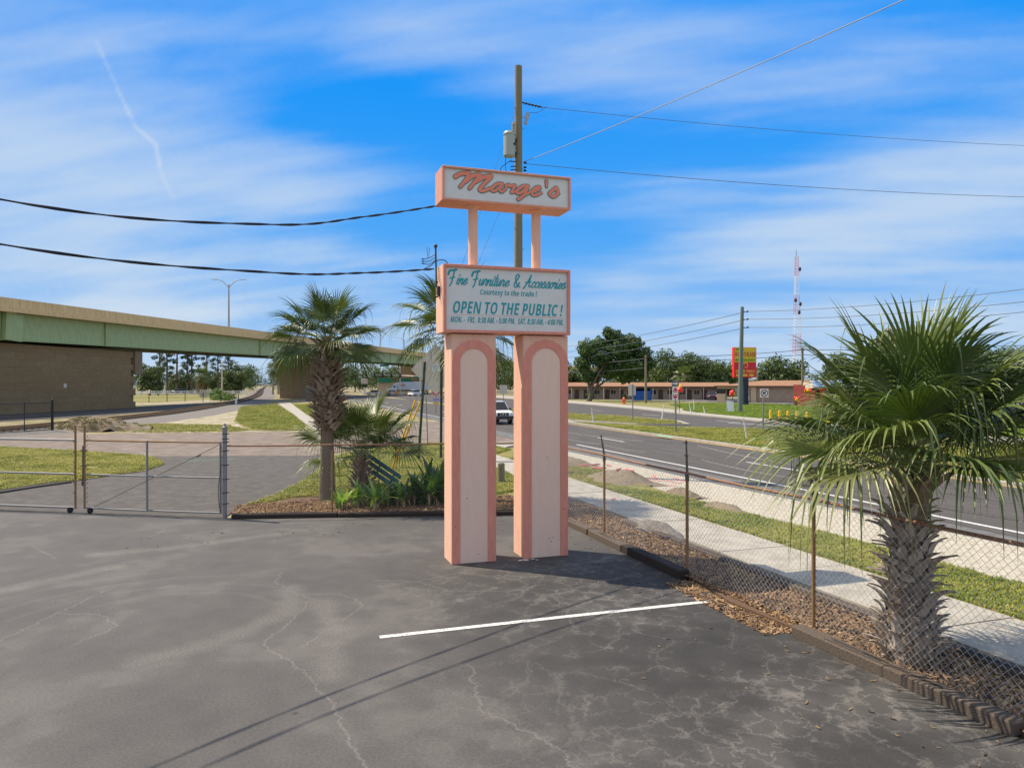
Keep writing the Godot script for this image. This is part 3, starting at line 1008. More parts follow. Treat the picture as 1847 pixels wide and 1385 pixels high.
func make_railway() -> void:
	var line := PackedVector3Array()
	for q in [[-40, 20], [-30, 33], [-22, 46], [-17, 56], [-14.6, 63.5], [-12.4, 73], [-10.2, 84], [-7.8, 106], [-5.6, 137], [-4.0, 195], [-4.2, 275], [-5.4, 420], [-6.6, 800]]:
		line.append(P(q[0], q[1], 0))
	line = smooth(line, 8)
	var bed := Mb.new()
	var L := []
	for i in line.size():
		var d := (line[mini(i + 1, line.size() - 1)] - line[maxi(i - 1, 0)]).normalized()
		L.append(d.cross(Vector3.UP))
	var prof := [[-3.4, -0.03], [-1.7, 0.22], [1.7, 0.22], [4.8, -0.03]]
	for i in line.size() - 1:
		for k in 3:
			var a: Vector3 = line[i] + L[i] * prof[k][0] + Vector3(0, prof[k][1], 0)
			var b: Vector3 = line[i] + L[i] * prof[k + 1][0] + Vector3(0, prof[k + 1][1], 0)
			var c: Vector3 = line[i + 1] + L[i + 1] * prof[k + 1][0] + Vector3(0, prof[k + 1][1], 0)
			var d: Vector3 = line[i + 1] + L[i + 1] * prof[k][0] + Vector3(0, prof[k][1], 0)
			bed.quad(a, b, c, d)
	struct("railway_bed", bed, M.ballast)
	var track := thing("railway_track", "rusty railway track on grey ballast curving away under the overpass", "railway track")
	for sd in [-1, 1]:
		var rail := Mb.new()
		for i in line.size() - 1:
			var a: Vector3 = line[i] + L[i] * 0.75 * sd
			var b: Vector3 = line[i + 1] + L[i + 1] * 0.75 * sd
			var y0 := Vector3(0, 0.25, 0)
			var y1 := Vector3(0, 0.43, 0)
			var ha: Vector3 = L[i] * 0.05
			var hb: Vector3 = L[i + 1] * 0.05
			rail.quad(a - ha + y1, a + ha + y1, b + hb + y1, b - hb + y1)
			rail.quad(a + ha + y0, b + hb + y0, b + hb + y1, a + ha + y1)
			rail.quad(b - hb + y0, a - ha + y0, a - ha + y1, b - hb + y1)
		part("rail", rail, M.rust, track)
	var tie := Mb.new()
	tie.box(Vector3.ZERO, Vector3(2.6, 0.14, 0.24), Basis(), 0.02)
	var tm := tie.mesh()
	var left := 0.0
	var count := 0
	var xs := []
	for i in line.size() - 1:
		var d := line[i].distance_to(line[i + 1])
		while left < d:
			var p := line[i].lerp(line[i + 1], left / d)
			var xf := Transform3D(Basis(L[i], Vector3.UP, L[i].cross(Vector3.UP)), p + Vector3(0, 0.215, 0))
			if -p.z > 45 and -p.z < 150 and count < 200:
				inst("sleeper", tm, M.dark_timber, track, xf)
				count += 1
			else:
				xs.append(xf)
			left += 0.62
		left -= d
	stuff("sleepers", tm, M.dark_timber, xs, [], track)


func make_overpass() -> void:
	# points of the near edge: s, t, height of the parapet's top
	var way := []
	for k in [-75.0, -50.0, -29.0, -7.5, 14.0, 36.0, 58.0, 80.0, 102.0, 124.0, 150.0]:
		way.append([-16.66 + 0.4203 * k, 110.97 + 0.9074 * k, 12.75 + 0.0127 * k])
	for q in [[76, 0, 280, 13.6], [0, 8, 303, 12.4], [0, 28, 318, 11.2], [0, 62, 332, 10.6], [0, 110, 340, 10.2]]:
		var x: float = [-20.0, 5.0, 27.0, 60.0, 110.0][[280, 303, 318, 332, 340].find(q[2])]
		way.append([x * 0.9487 + q[2] * 0.3163, -x * 0.3163 + q[2] * 0.9487, q[3]])
	var o := thing("overpass", "long overpass of pale green steel girders under a sandy concrete parapet", "overpass")
	var N := []
	for i in way.size():
		var a: Array = way[maxi(i - 1, 0)]
		var b: Array = way[mini(i + 1, way.size() - 1)]
		var d := Vector2(b[0] - a[0], b[1] - a[1]).normalized()
		N.append(Vector2(-d.y, d.x))
	var pt := func(i: int, n: float, down: float) -> Vector3: return P(way[i][0] + N[i].x * n, way[i][1] + N[i].y * n, way[i][2] - down)
	var span := func(mb: Mb, i: int, n0: float, n1: float, d0: float, d1: float, gap := 0.0) -> void:
		var e := gap
		var A := [pt.call(i, n0, d0), pt.call(i, n1, d0), pt.call(i, n1, d1), pt.call(i, n0, d1)]
		var B := [pt.call(i + 1, n0, d0), pt.call(i + 1, n1, d0), pt.call(i + 1, n1, d1), pt.call(i + 1, n0, d1)]
		for q in 4:
			var a: Vector3 = A[q]
			var b: Vector3 = B[q]
			A[q] = a.lerp(b, e)
			B[q] = b.lerp(a, e)
		mb.quad(A[3], B[3], B[0], A[0])
		mb.quad(A[0], B[0], B[1], A[1])
		mb.quad(A[1], B[1], B[2], A[2])
		mb.quad(A[2], B[2], B[3], A[3])
		mb.quad(A[0], A[1], A[2], A[3])
		mb.quad(B[3], B[2], B[1], B[0])
	for i in way.size() - 1:
		var par := Mb.new()
		span.call(par, i, -0.1, 0.25, 0.0, 1.05, 0.0006)
		span.call(par, i, -0.35, 0.3, 1.05, 1.5, 0.0006)
		part("parapet", par, M.parapet, o)
		var far := Mb.new()
		span.call(far, i, 12.1, 12.4, 0.0, 1.5)
		part("parapet", far, M.parapet, o)
		var deck := Mb.new()
		span.call(deck, i, 0.31, 12.09, 1.2, 1.5)
		part("deck", deck, M.soffit, o)
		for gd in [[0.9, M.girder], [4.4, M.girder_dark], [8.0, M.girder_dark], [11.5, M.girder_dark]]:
			var gm := Mb.new()
			span.call(gm, i, gd[0], gd[0] + 0.06, 1.5, 4.4, 0.0005)
			span.call(gm, i, gd[0] - 0.28, gd[0] + 0.34, 4.4, 4.48, 0.0005)
			var girder := part("girder", gm, gd[1], o)
			if gd[0] < 1.0 and i % 2 == 1:
				var rib := Mb.new()
				for f in ([0.02]):
					var a: Vector3 = pt.call(i, 0.76, 1.5)
					var b: Vector3 = pt.call(i + 1, 0.76, 1.5)
					var p := a.lerp(b, f)
					rib.box(p - Vector3(0, 1.45, 0), Vector3(0.12, 2.9, 0.25), Basis(Vector3.UP, -atan2(0.4203, 0.9074)))
				part("stiffener", rib, M.girder, girder)
	var hinge := Mb.new()
	hinge.box(P(-16.66 - 0.4203 * 22.4 + 0.9074 * -0.55, 110.97 - 0.9074 * 22.4 - 0.4203 * -0.55, 9.45), Vector3(2.3, 3.0, 0.5), Basis(Vector3.UP, atan2(0.9074, 0.4203)) * Basis(Vector3.FORWARD, 0.06), 0.02)
	part("end_plate", hinge, M.girder, o)
	# abutment: a retaining wall of block panels under the near end
	var wall := Node3D.new()
	wall.name = "abutment"
	o.add_child(wall)
	var along := Vector2(0.4203, 0.9074)
	var base := Vector2(-16.66, 110.97) + Vector2(-0.9074, 0.4203) * 1.6
	var ang := atan2(-along.y, along.x)
	var turn := Basis(Vector3.UP, atan2(along.y, along.x))
	var core := Mb.new()
	var cp := base + along * (-39.0) + Vector2(-0.9074, 0.4203) * 5.0
	core.box(P(cp.x, cp.y, 3.85), Vector3(78.0 - 0.1, 7.7, 9.7), turn)
	part("core", core, M.block, wall)
	var tones := [M.block, stone(ntex(256, 0.03, 141, [[0.2, 0.17, 0.125, 0.08], [0.6, 0.26, 0.195, 0.125], [0.9, 0.33, 0.255, 0.17]], 4), 4.0, M.fine, 0.7), stone(ntex(256, 0.03, 142, [[0.2, 0.255, 0.172, 0.085], [0.6, 0.305, 0.207, 0.105], [0.9, 0.335, 0.23, 0.12]], 4), 5.0, M.fine, 0.9)]
	for c in 20:
		for r in 9:
			var shift := 1.0 if r % 2 else 0.0
			var kk := -1.0 - c * 2.0 - shift
			var top := 7.7
			var pb := Mb.new()
			var hh := 0.86
			var p := base + along * kk
			pb.box(P(p.x, p.y, 0.43 + r * hh), Vector3(1.99, hh - 0.008, 0.3), turn, 0.006)
			part("block", pb, tones[[0, 0, 2, 0, 2, 0, 0][(c * 3 + r * 5 + c * r) % 7]], wall)
	var pil := Mb.new()
	var pp := base + along * 0.3
	pil.box(P(pp.x, pp.y, 6.2), Vector3(1.6, 3.2, 0.9), turn, 0.03)
	part("bearing_block", pil, M.pier, wall)
	var plate := Mb.new()
	var lp := base + along * (-13.5) + Vector2(0.9074, -0.4203) * 0.17
	plate.box(P(lp.x, lp.y, 3.1), Vector3(0.5, 0.5, 0.03), turn)
	part("plate", plate, M.sign_back, wall)
	# flared piers
	for kk in [66.0, 172.0]:
		var w := 7.4
		var poly := PackedVector2Array()
		var topy: float = 8.2 + 0.0118 * kk
		for e in 13:
			var f := float(e) / 12
			poly.append(Vector2(-w / 2 - 1.9 * pow(f, 2.6), f * topy))
		for e in 13:
			var f := 1.0 - float(e) / 12
			poly.append(Vector2(w / 2 + 1.9 * pow(f, 2.6), f * topy))
		var pm := Mb.new()
		var c: Vector2 = Vector2(-16.66, 110.97) + along * kk + Vector2(-0.9074, 0.4203) * 5.6
		pm.prism(poly, Transform3D(turn * Basis(Vector3.UP, -PI / 2), P(c.x, c.y, 0)), 2.2)
		part("pier", pm, M.pier, o)
	var bw := Mb.new()
	bw.box(P(8.5, 141.0, 1.4), Vector3(5.0, 2.8, 0.5), turn * Basis(Vector3.UP, PI / 2), 0.03)
	var lowwall := part("utility_cabinet", bw, paint(0.14, 0.15, 0.17, 0.7), self)
	tag(lowwall, "dark grey utility cabinet at the foot of the overpass pier", "cabinet")


# ribbons of hand lettering: every glyph as strokes on an em where x-height is 1
const SCRIPT := {
	"i": [[[0.16, 1.0], [0.12, 0.3], [0.26, 0.0], [0.5, 0.3]], [[0.22, 1.42], [0.25, 1.58]]],
	"n": [[[0.0, 0.6], [0.18, 1.0], [0.12, 0.0]], [[0.14, 0.35], [0.45, 0.95], [0.62, 0.85], [0.58, 0.2], [0.72, 0.0], [0.95, 0.35]]],
	"e": [[[0.0, 0.3], [0.35, 0.5], [0.55, 0.8], [0.38, 1.0], [0.12, 0.7], [0.1, 0.2], [0.32, 0.0], [0.7, 0.35]]],
	"u": [[[0.0, 0.6], [0.16, 1.0], [0.12, 0.25], [0.26, 0.0], [0.5, 0.25], [0.68, 1.0]], [[0.68, 1.0], [0.62, 0.25], [0.76, 0.0], [1.0, 0.35]]],
	"r": [[[0.0, 0.4], [0.2, 1.1], [0.3, 0.88], [0.58, 0.92], [0.5, 0.25], [0.64, 0.0], [0.85, 0.35]]],
	"t": [[[0.3, 1.85], [0.18, 0.3], [0.32, 0.0], [0.62, 0.35]], [[0.0, 1.2], [0.6, 1.25]]],
	"c": [[[0.58, 0.78], [0.45, 1.0], [0.16, 0.7], [0.12, 0.22], [0.36, 0.0], [0.72, 0.35]]],
	"s": [[[0.0, 0.2], [0.36, 1.1], [0.52, 0.6], [0.48, 0.1], [0.22, 0.0], [0.08, 0.15]], [[0.46, 0.06], [0.8, 0.35]]],
	"o": [[[0.48, 1.0], [0.18, 0.8], [0.1, 0.28], [0.34, 0.0], [0.6, 0.3], [0.6, 0.8], [0.46, 1.0], [0.85, 0.82]]],
}


func make_pylon_sign() -> void:
	var o := thing("pylon_sign", "tall salmon pink shop pylon sign on two arched pillars at the lot edge", "sign", P(0, 0, 0))
	var zf := -12.75      # front faces of the boxes
	# pillars
	for q in [[3.11, 3.96], [4.50, 5.41]]:
		var a: float = q[0]
		var b: float = q[1]
		var c := (a + b) / 2
		var w := b - a
		var m := Mb.new()
		m.box(Vector3(c, 2.11, -13.11), Vector3(w, 4.22, 0.58), Basis(), 0.012)
		var pil := part("pillar", m, M.stucco, o)
		var ro := w / 2 - 0.004
		var ri := ro - 0.155
		var cy := 3.69
		var ring := PackedVector2Array([Vector2(-ro, 0.01)])
		for e in 25:
			var th := PI - PI * e / 24
			ring.append(Vector2(cos(th) * ro, cy + sin(th) * ro))
		ring.append(Vector2(ro, 0.01))
		ring.append(Vector2(ri, 0.01))
		for e in 25:
			var th := PI * e / 24
			ring.append(Vector2(cos(th) * ri, cy + sin(th) * ri))
		ring.append(Vector2(-ri, 0.01))
		var rm := Mb.new()
		rm.prism(ring, Transform3D(Basis(), Vector3(c, 0, -12.822)), 0.024)
		part("arch_trim", rm, M.trim, pil)
		var ins := PackedVector2Array([Vector2(-ri + 0.002, 0.012), Vector2(ri - 0.002, 0.012)])
		for e in 25:
			var th := PI * e / 24
			ins.append(Vector2(cos(th) * (ri - 0.002), cy + sin(th) * (ri - 0.002)))
		var im := Mb.new()
		im.prism(ins, Transform3D(Basis(), Vector3(c, 0, -12.822)), 0.010)
		part("arch_panel", im, M.inset, pil)
	var chips := Mb.new()
	for q in [[5.02, 0.36], [5.06, 0.30], [5.10, 0.37], [4.98, 1.9], [3.4, 1.2], [3.62, 0.16], [3.18, 0.7], [5.33, 0.9]]:
		chips.ball(Vector3(q[0], q[1], -12.811 if q[0] > 3.3 and q[0] < 5.2 else -12.797), Vector3(0.009, 0.012, 0.002), 4, 7)
	part("paint_chip", chips, M.dark_steel, o)
	var spatter := Mb.new()
	for k in 9:
		var rr := rng.randf_range(0.03, 0.09)
		spatter.ball(Vector3(4.52 + rng.randf_range(-0.16, 0.2), 0.008, -12.72 + rng.randf_range(-0.03, 0.07)), Vector3(rr, 0.006, rr * 0.5), 4, 9)
	part("paint_drip", spatter, M.sign_back, o)
	# lower box
	sign_box(o, "lower_box", 2.94, 5.43, 4.235, 5.48, zf, -13.36, 0.055, M.stucco, true)
	# two round posts carrying the upper box
	for x in [3.58, 4.84]:
		var m := Mb.new()
		m.lathe(Vector3(x, 5.48, -13.05), [Vector2(0.0, 0.0), Vector2(0.112, 0.0), Vector2(0.112, 0.03), Vector2(0.089, 0.035), Vector2(0.089, 1.13), Vector2(0.13, 1.135), Vector2(0.13, 1.15)], 24)
		part("post", m, M.stucco, o)
	sign_box(o, "upper_box", 2.92, 5.44, 6.632, 7.255, zf, -13.34, 0.04, M.box_paint, false)
	# electric service mast with its fittings on the left side
	var mast := Mb.new()
	mast.rod(Vector3(2.915, 5.1, -13.2), Vector3(2.9, 5.86, -13.2), 0.016)
	mast.ball(Vector3(2.9, 5.87, -13.2), Vector3(0.035, 0.04, 0.035))
	mast.rod(Vector3(2.91, 5.2, -13.2), Vector3(2.94, 5.2, -13.2), 0.015)
	var conduit := part("service_mast", mast, M.dark_steel, o)
	var loops := Mb.new()
	for k in 3:
		var p := PackedVector3Array([Vector3(2.9, 5.72 - 0.05 * k, -13.2), Vector3(2.78, 5.64 - 0.06 * k, -13.16), Vector3(2.66, 5.60 - 0.04 * k, -13.12)])
		loops.tube(smooth(p, 5), [0.007], 5)
		loops.rod(Vector3(2.66, 5.60 - 0.04 * k, -13.12), Vector3(2.62, 5.60 - 0.04 * k, -13.11), 0.012, 6)
	for k in 2:
		loops.rod(Vector3(2.72 + 0.05 * k, 5.84 - 0.01 * k, -13.15), Vector3(2.74 + 0.02 * k, 5.64, -13.15), 0.004, 4)
	loops.tube(smooth(PackedVector3Array([Vector3(2.66, 5.42, -13.15), Vector3(2.8, 5.5, -13.17), Vector3(2.92, 5.60, -13.2), Vector3(3.08, 5.61, -13.2), Vector3(3.16, 5.49, -13.2)]), 6), [0.009], 5)
	part("drip_loop", loops, M.cable, conduit)
	var bolt := Mb.new()
	bolt.box(Vector3(2.915, 5.02, -13.05), Vector3(0.05, 0.16, 0.12), Basis(), 0.01)
	bolt.rod(Vector3(2.93, 4.93, -13.0), Vector3(2.86, 4.89, -12.96), 0.016)
	part("bracket", bolt, M.dark_steel, conduit)


func sign_box(o: Node3D, called: String, x0: float, x1: float, y0: float, y1: float, zf: float, zb: float, fw: float, mat: Material, lower: bool) -> void:
	var body := Mb.new()
	var c := Vector3((x0 + x1) / 2, (y0 + y1) / 2, (zf + zb) / 2 - 0.02)
	body.box(c, Vector3(x1 - x0, y1 - y0, zf - zb - 0.04), Basis(), 0.01)
	var box := part(called, body, mat, o)
	var fr := Mb.new()
	var zc := zf - 0.012
	fr.box(Vector3(c.x, y1 - fw / 2, zc), Vector3(x1 - x0 - 0.004, fw, 0.06), Basis(), 0.006)
	fr.box(Vector3(c.x, y0 + fw / 2, zc), Vector3(x1 - x0 - 0.004, fw, 0.06), Basis(), 0.006)
	fr.box(Vector3(x0 + fw / 2 + 0.002, c.y, zc), Vector3(fw, y1 - y0 - 2 * fw, 0.056), Basis(), 0.006)
	fr.box(Vector3(x1 - fw / 2 - 0.002, c.y, zc), Vector3(fw, y1 - y0 - 2 * fw, 0.056), Basis(), 0.006)
	part("frame", fr, M.trim if lower else mat, box)
	var a0 := x0 + fw
	var a1 := x1 - fw
	var b0 := y0 + fw
	var b1 := y1 - fw
	var zp := zf - 0.028
	var pm := Mb.new()
	pm.box(Vector3(c.x, c.y, zp - 0.01), Vector3(a1 - a0 + 0.004, b1 - b0 + 0.004, 0.02))
	part("face_panel", pm, M.panel, box)
	var w := a1 - a0
	var h := b1 - b0
	var xf := Transform3D(Basis(), Vector3(a0, b0, zp + 0.004))
	if not lower:
		# read off the photograph as fractions of the panel
		var T := [[[165, 142], [215, 108], [300, 92], [346, 88], [300, 190], [228, 288]], [[300, 205], [400, 130], [495, 112], [430, 205], [352, 308]], [[425, 215], [540, 150], [648, 132], [560, 230], [490, 318], [525, 345], [600, 320], [650, 298]],
			[[802, 240], [735, 240], [668, 290], [652, 330], [690, 345], [745, 305], [800, 250], [765, 325], [785, 358], [848, 312]], [[850, 275], [888, 250], [905, 275], [978, 262], [935, 335], [925, 365], [975, 350], [1010, 330]],
			[[1160, 272], [1085, 275], [1010, 330], [1000, 370], [1050, 372], [1120, 315], [1158, 280], [1110, 380], [1060, 440], [1012, 468], [1040, 440], [1120, 395], [1200, 350]], [[1215, 355], [1295, 320], [1328, 290], [1270, 292], [1215, 350], [1218, 398], [1270, 405], [1345, 368]],
			[[1421, 200], [1422, 282]], [[1465, 372], [1530, 320], [1562, 296], [1582, 345], [1560, 408], [1510, 425], [1465, 395]], [[1560, 408], [1610, 385]]]
		var wid := [58, 58, 56, 42, 42, 44, 46, 44, 48, 24]
		var back := Mb.new()
		var face := Mb.new()
		for i in T.size():
			var pts := []
			for q in T[i]:
				var f: float = (q[0] - 15.0) / 1725.0
				var g: float = (q[1] - 15.0 - 170.0 * f) / (430.0 - 30.0 * f)
				pts.append(Vector2(f * w, (1.0 - g) * h))
			var cv := smooth2(pts, 7)
			var pw: float = wid[i] / 1725.0 * w
			stroke(back, cv, pw + 0.022, pw * 0.72 + 0.022, xf)
			stroke(face, cv, pw - 0.004, pw * 0.72 - 0.004, xf, 0.008)
		part("lettering_outline", back, M.teal_dark, box)
		part("lettering", face, M.coral, box)
		return
	var sc := Mb.new()
	# letter, left x and width in the photograph's pixels at the panel's scale
	var row := [["i", 228, 34], ["n", 258, 56], ["e", 316, 48], ["u", 518, 58], ["r", 578, 46], ["n", 622, 58], ["i", 682, 34], ["t", 710, 44], ["u", 746, 56], ["r", 806, 46], ["e", 862, 52], ["c", 1216, 46], ["c", 1264, 46], ["e", 1314, 46], ["s", 1362, 50], ["s", 1418, 50], ["o", 1468, 48], ["r", 1518, 40], ["i", 1560, 32], ["e", 1592, 44], ["s", 1640, 46]]
	var adv := {"i": 0.45, "n": 0.8, "e": 0.6, "u": 0.85, "r": 0.7, "t": 0.55, "c": 0.6, "s": 0.65, "o": 0.7}
	for q in row:
		var unit: float = q[2] / adv[q[0]]
		for s in SCRIPT[q[0]]:
			var pts := []
			for p in s:
				var px: float = q[1] + p[0] * unit + 26.0 * p[1]
				pts.append(Vector2((px - 105.0) / 1620.0 * w, (0.730 + p[1] * 0.098) * h))
			stroke(sc, smooth2(pts, 6), 0.0100 * w, 0.0078 * w, xf)
	# the capitals and the ampersand, traced
	for s in [[[138, 185], [152, 140], [185, 132], [242, 122]], [[218, 132], [196, 220], [176, 300], [152, 345]], [[162, 238], [190, 232], [216, 222]],
		[[440, 205], [454, 160], [488, 150], [540, 140]], [[516, 150], [494, 240], [472, 320], [448, 360]], [[460, 258], [488, 252], [516, 240]],
		[[1070, 352], [1040, 330], [1018, 262], [1022, 205], [1050, 182], [1064, 205], [1038, 252], [1004, 296], [1000, 345], [1030, 352], [1058, 312], [1064, 292]],
		[[1118, 372], [1160, 318], [1228, 190]], [[1228, 190], [1206, 270], [1196, 348], [1226, 338]], [[1150, 290], [1180, 292], [1224, 280]]]:
		var pts := []
		for p in s:
			var f: float = (p[0] - 105.0) / 1620.0
			pts.append(Vector2(f * w, (1.0 - (p[1] - 85.0 - 75.0 * f) / (850.0 - 45.0 * f)) * h))
		var fat: float = 0.0165 if s.size() == 4 and s[0][1] > 180 and s[0][1] < 210 and s[3][1] < 150 else 0.0112
		stroke(sc, smooth2(pts, 6), fat * w, (fat * 0.85) * w, xf)
	part("lettering", sc, M.teal, box)
	var line := func(what: String, f0: float, f1: float, g0: float, g1: float, slant: float) -> void:
		var tx := Mb.new()
		lettering(tx, what, xf * Vector3(f0 * w, (1.0 - g0) * h, 0.0), Vector3.RIGHT, Vector3.UP, (f1 - f0) * w - slant * (g0 - g1) * h, (g0 - g1) * h, slant)
		part("lettering", tx, M.teal, box)
	line.call("Courtesy to the trade !", 0.268, 0.742, 0.452, 0.330, 0.12)
	line.call("OPEN TO THE PUBLIC !", 0.050, 0.965, 0.735, 0.540, 0.16)
	line.call("MON. -  FRI.  8:30 AM. - 5:00 PM.  SAT. 8:30 AM. - 4:00 PM.", 0.036, 0.972, 0.885, 0.788, 0.14)
	var rule := Mb.new()
	rule.box(xf * Vector3(0.51 * w, 0.245 * h, 0.0), Vector3(0.91 * w, 0.006, 0.003))
	part("ruled_line", rule, M.pink_line, box)
	var vents := Mb.new()
	vents.box(xf * Vector3(0.47 * w, 0.02 * h, 0.004), Vector3(0.04, 0.012, 0.006))
	part("clip", vents, M.white, box)


# one bay of chain link between two foot points, as crossing wires cut to the bay
func chain_link(a: Vector3, b: Vector3, h: float, pitch := 0.072, r := 0.0016, belly := 0.0) -> Mb:
	var mb := Mb.new()
	var len := Vector2(b.x - a.x, b.z - a.z).length()
	var d := (b - a) / len
	var out := Vector3(-d.z, 0, d.x)
	for way: int in [1, -1]:
		var n := int((len + h) / pitch) + 2
		for i in n:
			var x0 := -h + i * pitch if way == 1 else i * pitch
			# along the wire: x = x0 + way * y
			var ya := 0.02
			var yb := h
			var xa := x0 + way * ya
			var xb := x0 + way * yb
			if way == 1:
				if xa < 0.0:
					ya -= xa
					xa = 0.0
				if xb > len:
					yb -= xb - len
					xb = len
			else:
				if xa > len:
					ya += xa - len
					xa = len
				if xb < 0.0:
					yb += xb
					xb = 0.0
			if yb - ya < 0.03:
				continue
			var segs := 4 if belly > 0.0 else 1
			var prev := Vector3.ZERO
			for k in segs + 1:
				var f := float(k) / segs
				var x := lerpf(xa, xb, f)
				var y := lerpf(ya, yb, f)
				var bow := belly * sin(PI * clampf(x / len, 0, 1)) * sin(PI * clampf(y / h, 0, 1))
				var p := a + d * x + Vector3(0, y, 0) + out * (bow + 0.0012 * way)
				if k > 0:
					var t := (p - prev).normalized()
					var s1 := t.cross(out).normalized() * r
					var s2 := out * r
					mb.quad(prev + s1 + s2, p + s1 + s2, p - s1 + s2, prev - s1 + s2)
					mb.quad(prev - s1 + s2, p - s1 + s2, p - s1 * 0.2 - s2, prev - s1 * 0.2 - s2)
					mb.quad(prev - s1 * 0.2 - s2, p - s1 * 0.2 - s2, p + s1 + s2, prev + s1 + s2)
				prev = p
	return mb


func fence_line(called: String, label: String, pts: Array, post_mat: Material, rail_mat: Material, r_post: float, h: float, arms: Array) -> Node3D:
	var o := thing(called, label, "fence")
	var arm_mat := paint(0.11, 0.095, 0.08, 0.7)
	var called_thick: bool = arms[0].length() > 0.05
	for i in pts.size():
		var p := P(pts[i][0], pts[i][1], 0)
		if pts[i].size() < 3:
			var m := Mb.new()
			m.lathe(p, [Vector2(r_post, -0.05), Vector2(r_post, h - 0.12)], 12)
			for y in [0.35, 0.8, 1.25]:
				m.lathe(p, [Vector2(r_post + 0.004, y), Vector2(r_post + 0.004, y + 0.02)], 10)
			var post := part("post", m, post_mat, o)
			var lean: Vector3 = arms[i % arms.size()]
			var c := Mb.new()
			c.lathe(p, [Vector2(r_post + 0.008, h - 0.13), Vector2(r_post + 0.010, h - 0.03), Vector2(r_post, h + 0.03), Vector2(0.0, h + 0.04)], 12)
			if lean.length() > 0.05:
				var top := p + Vector3(0, h + 0.02, 0) + lean
				c.tube(PackedVector3Array([p + Vector3(0, h, 0), p + Vector3(0, h, 0) + lean * 0.3, top]), [0.022, 0.020, 0.012], 6)
				for f in [0.55, 0.95]:
					c.box(p + Vector3(0, h, 0) + lean * f, Vector3(0.05, 0.025, 0.05))
			part("barb_arm", c, arm_mat, post)
		if i < pts.size() - 1:
			var q := P(pts[i + 1][0], pts[i + 1][1], 0)
			var up := Vector3(0, h, 0)
			var m := Mb.new()
			m.tube(hang(p + up, q + up, 0.012, 8), [0.021], 8)
			part("top_rail", m, rail_mat, o)
			var mesh := part("chain_link", chain_link(p, q, h, 0.094, 0.0019 if called_thick else 0.0007, 0.035), M.wire, o)
			mesh.set_meta("kind", "stuff")
			if arms[0].length() > 0.05:
				for f in [0.55, 0.95]:
					var A: Vector3 = p + up + arms[i % arms.size()] * f
					var B: Vector3 = q + up + arms[(i + 1) % arms.size()] * f
					var w := Mb.new()
					var path := hang(A, B, rng.randf_range(0.02, 0.06), 16)
					w.tube(path, [0.0022], 4)
					var n := int(A.distance_to(B) / 0.13)
					for k in n:
						var c := A.lerp(B, (k + 0.5) / n) - Vector3(0, 0.03 * sin(PI * (k + 0.5) / n), 0)
						w.rod(c - Vector3(0.012, 0.014, 0.006), c + Vector3(0.012, 0.014, 0.006), 0.0014, 3)
						w.rod(c - Vector3(-0.012, 0.014, 0.006), c + Vector3(-0.012, 0.014, 0.006), 0.0014, 3)
					part("barbed_wire", w, M.wire, o)
	return o


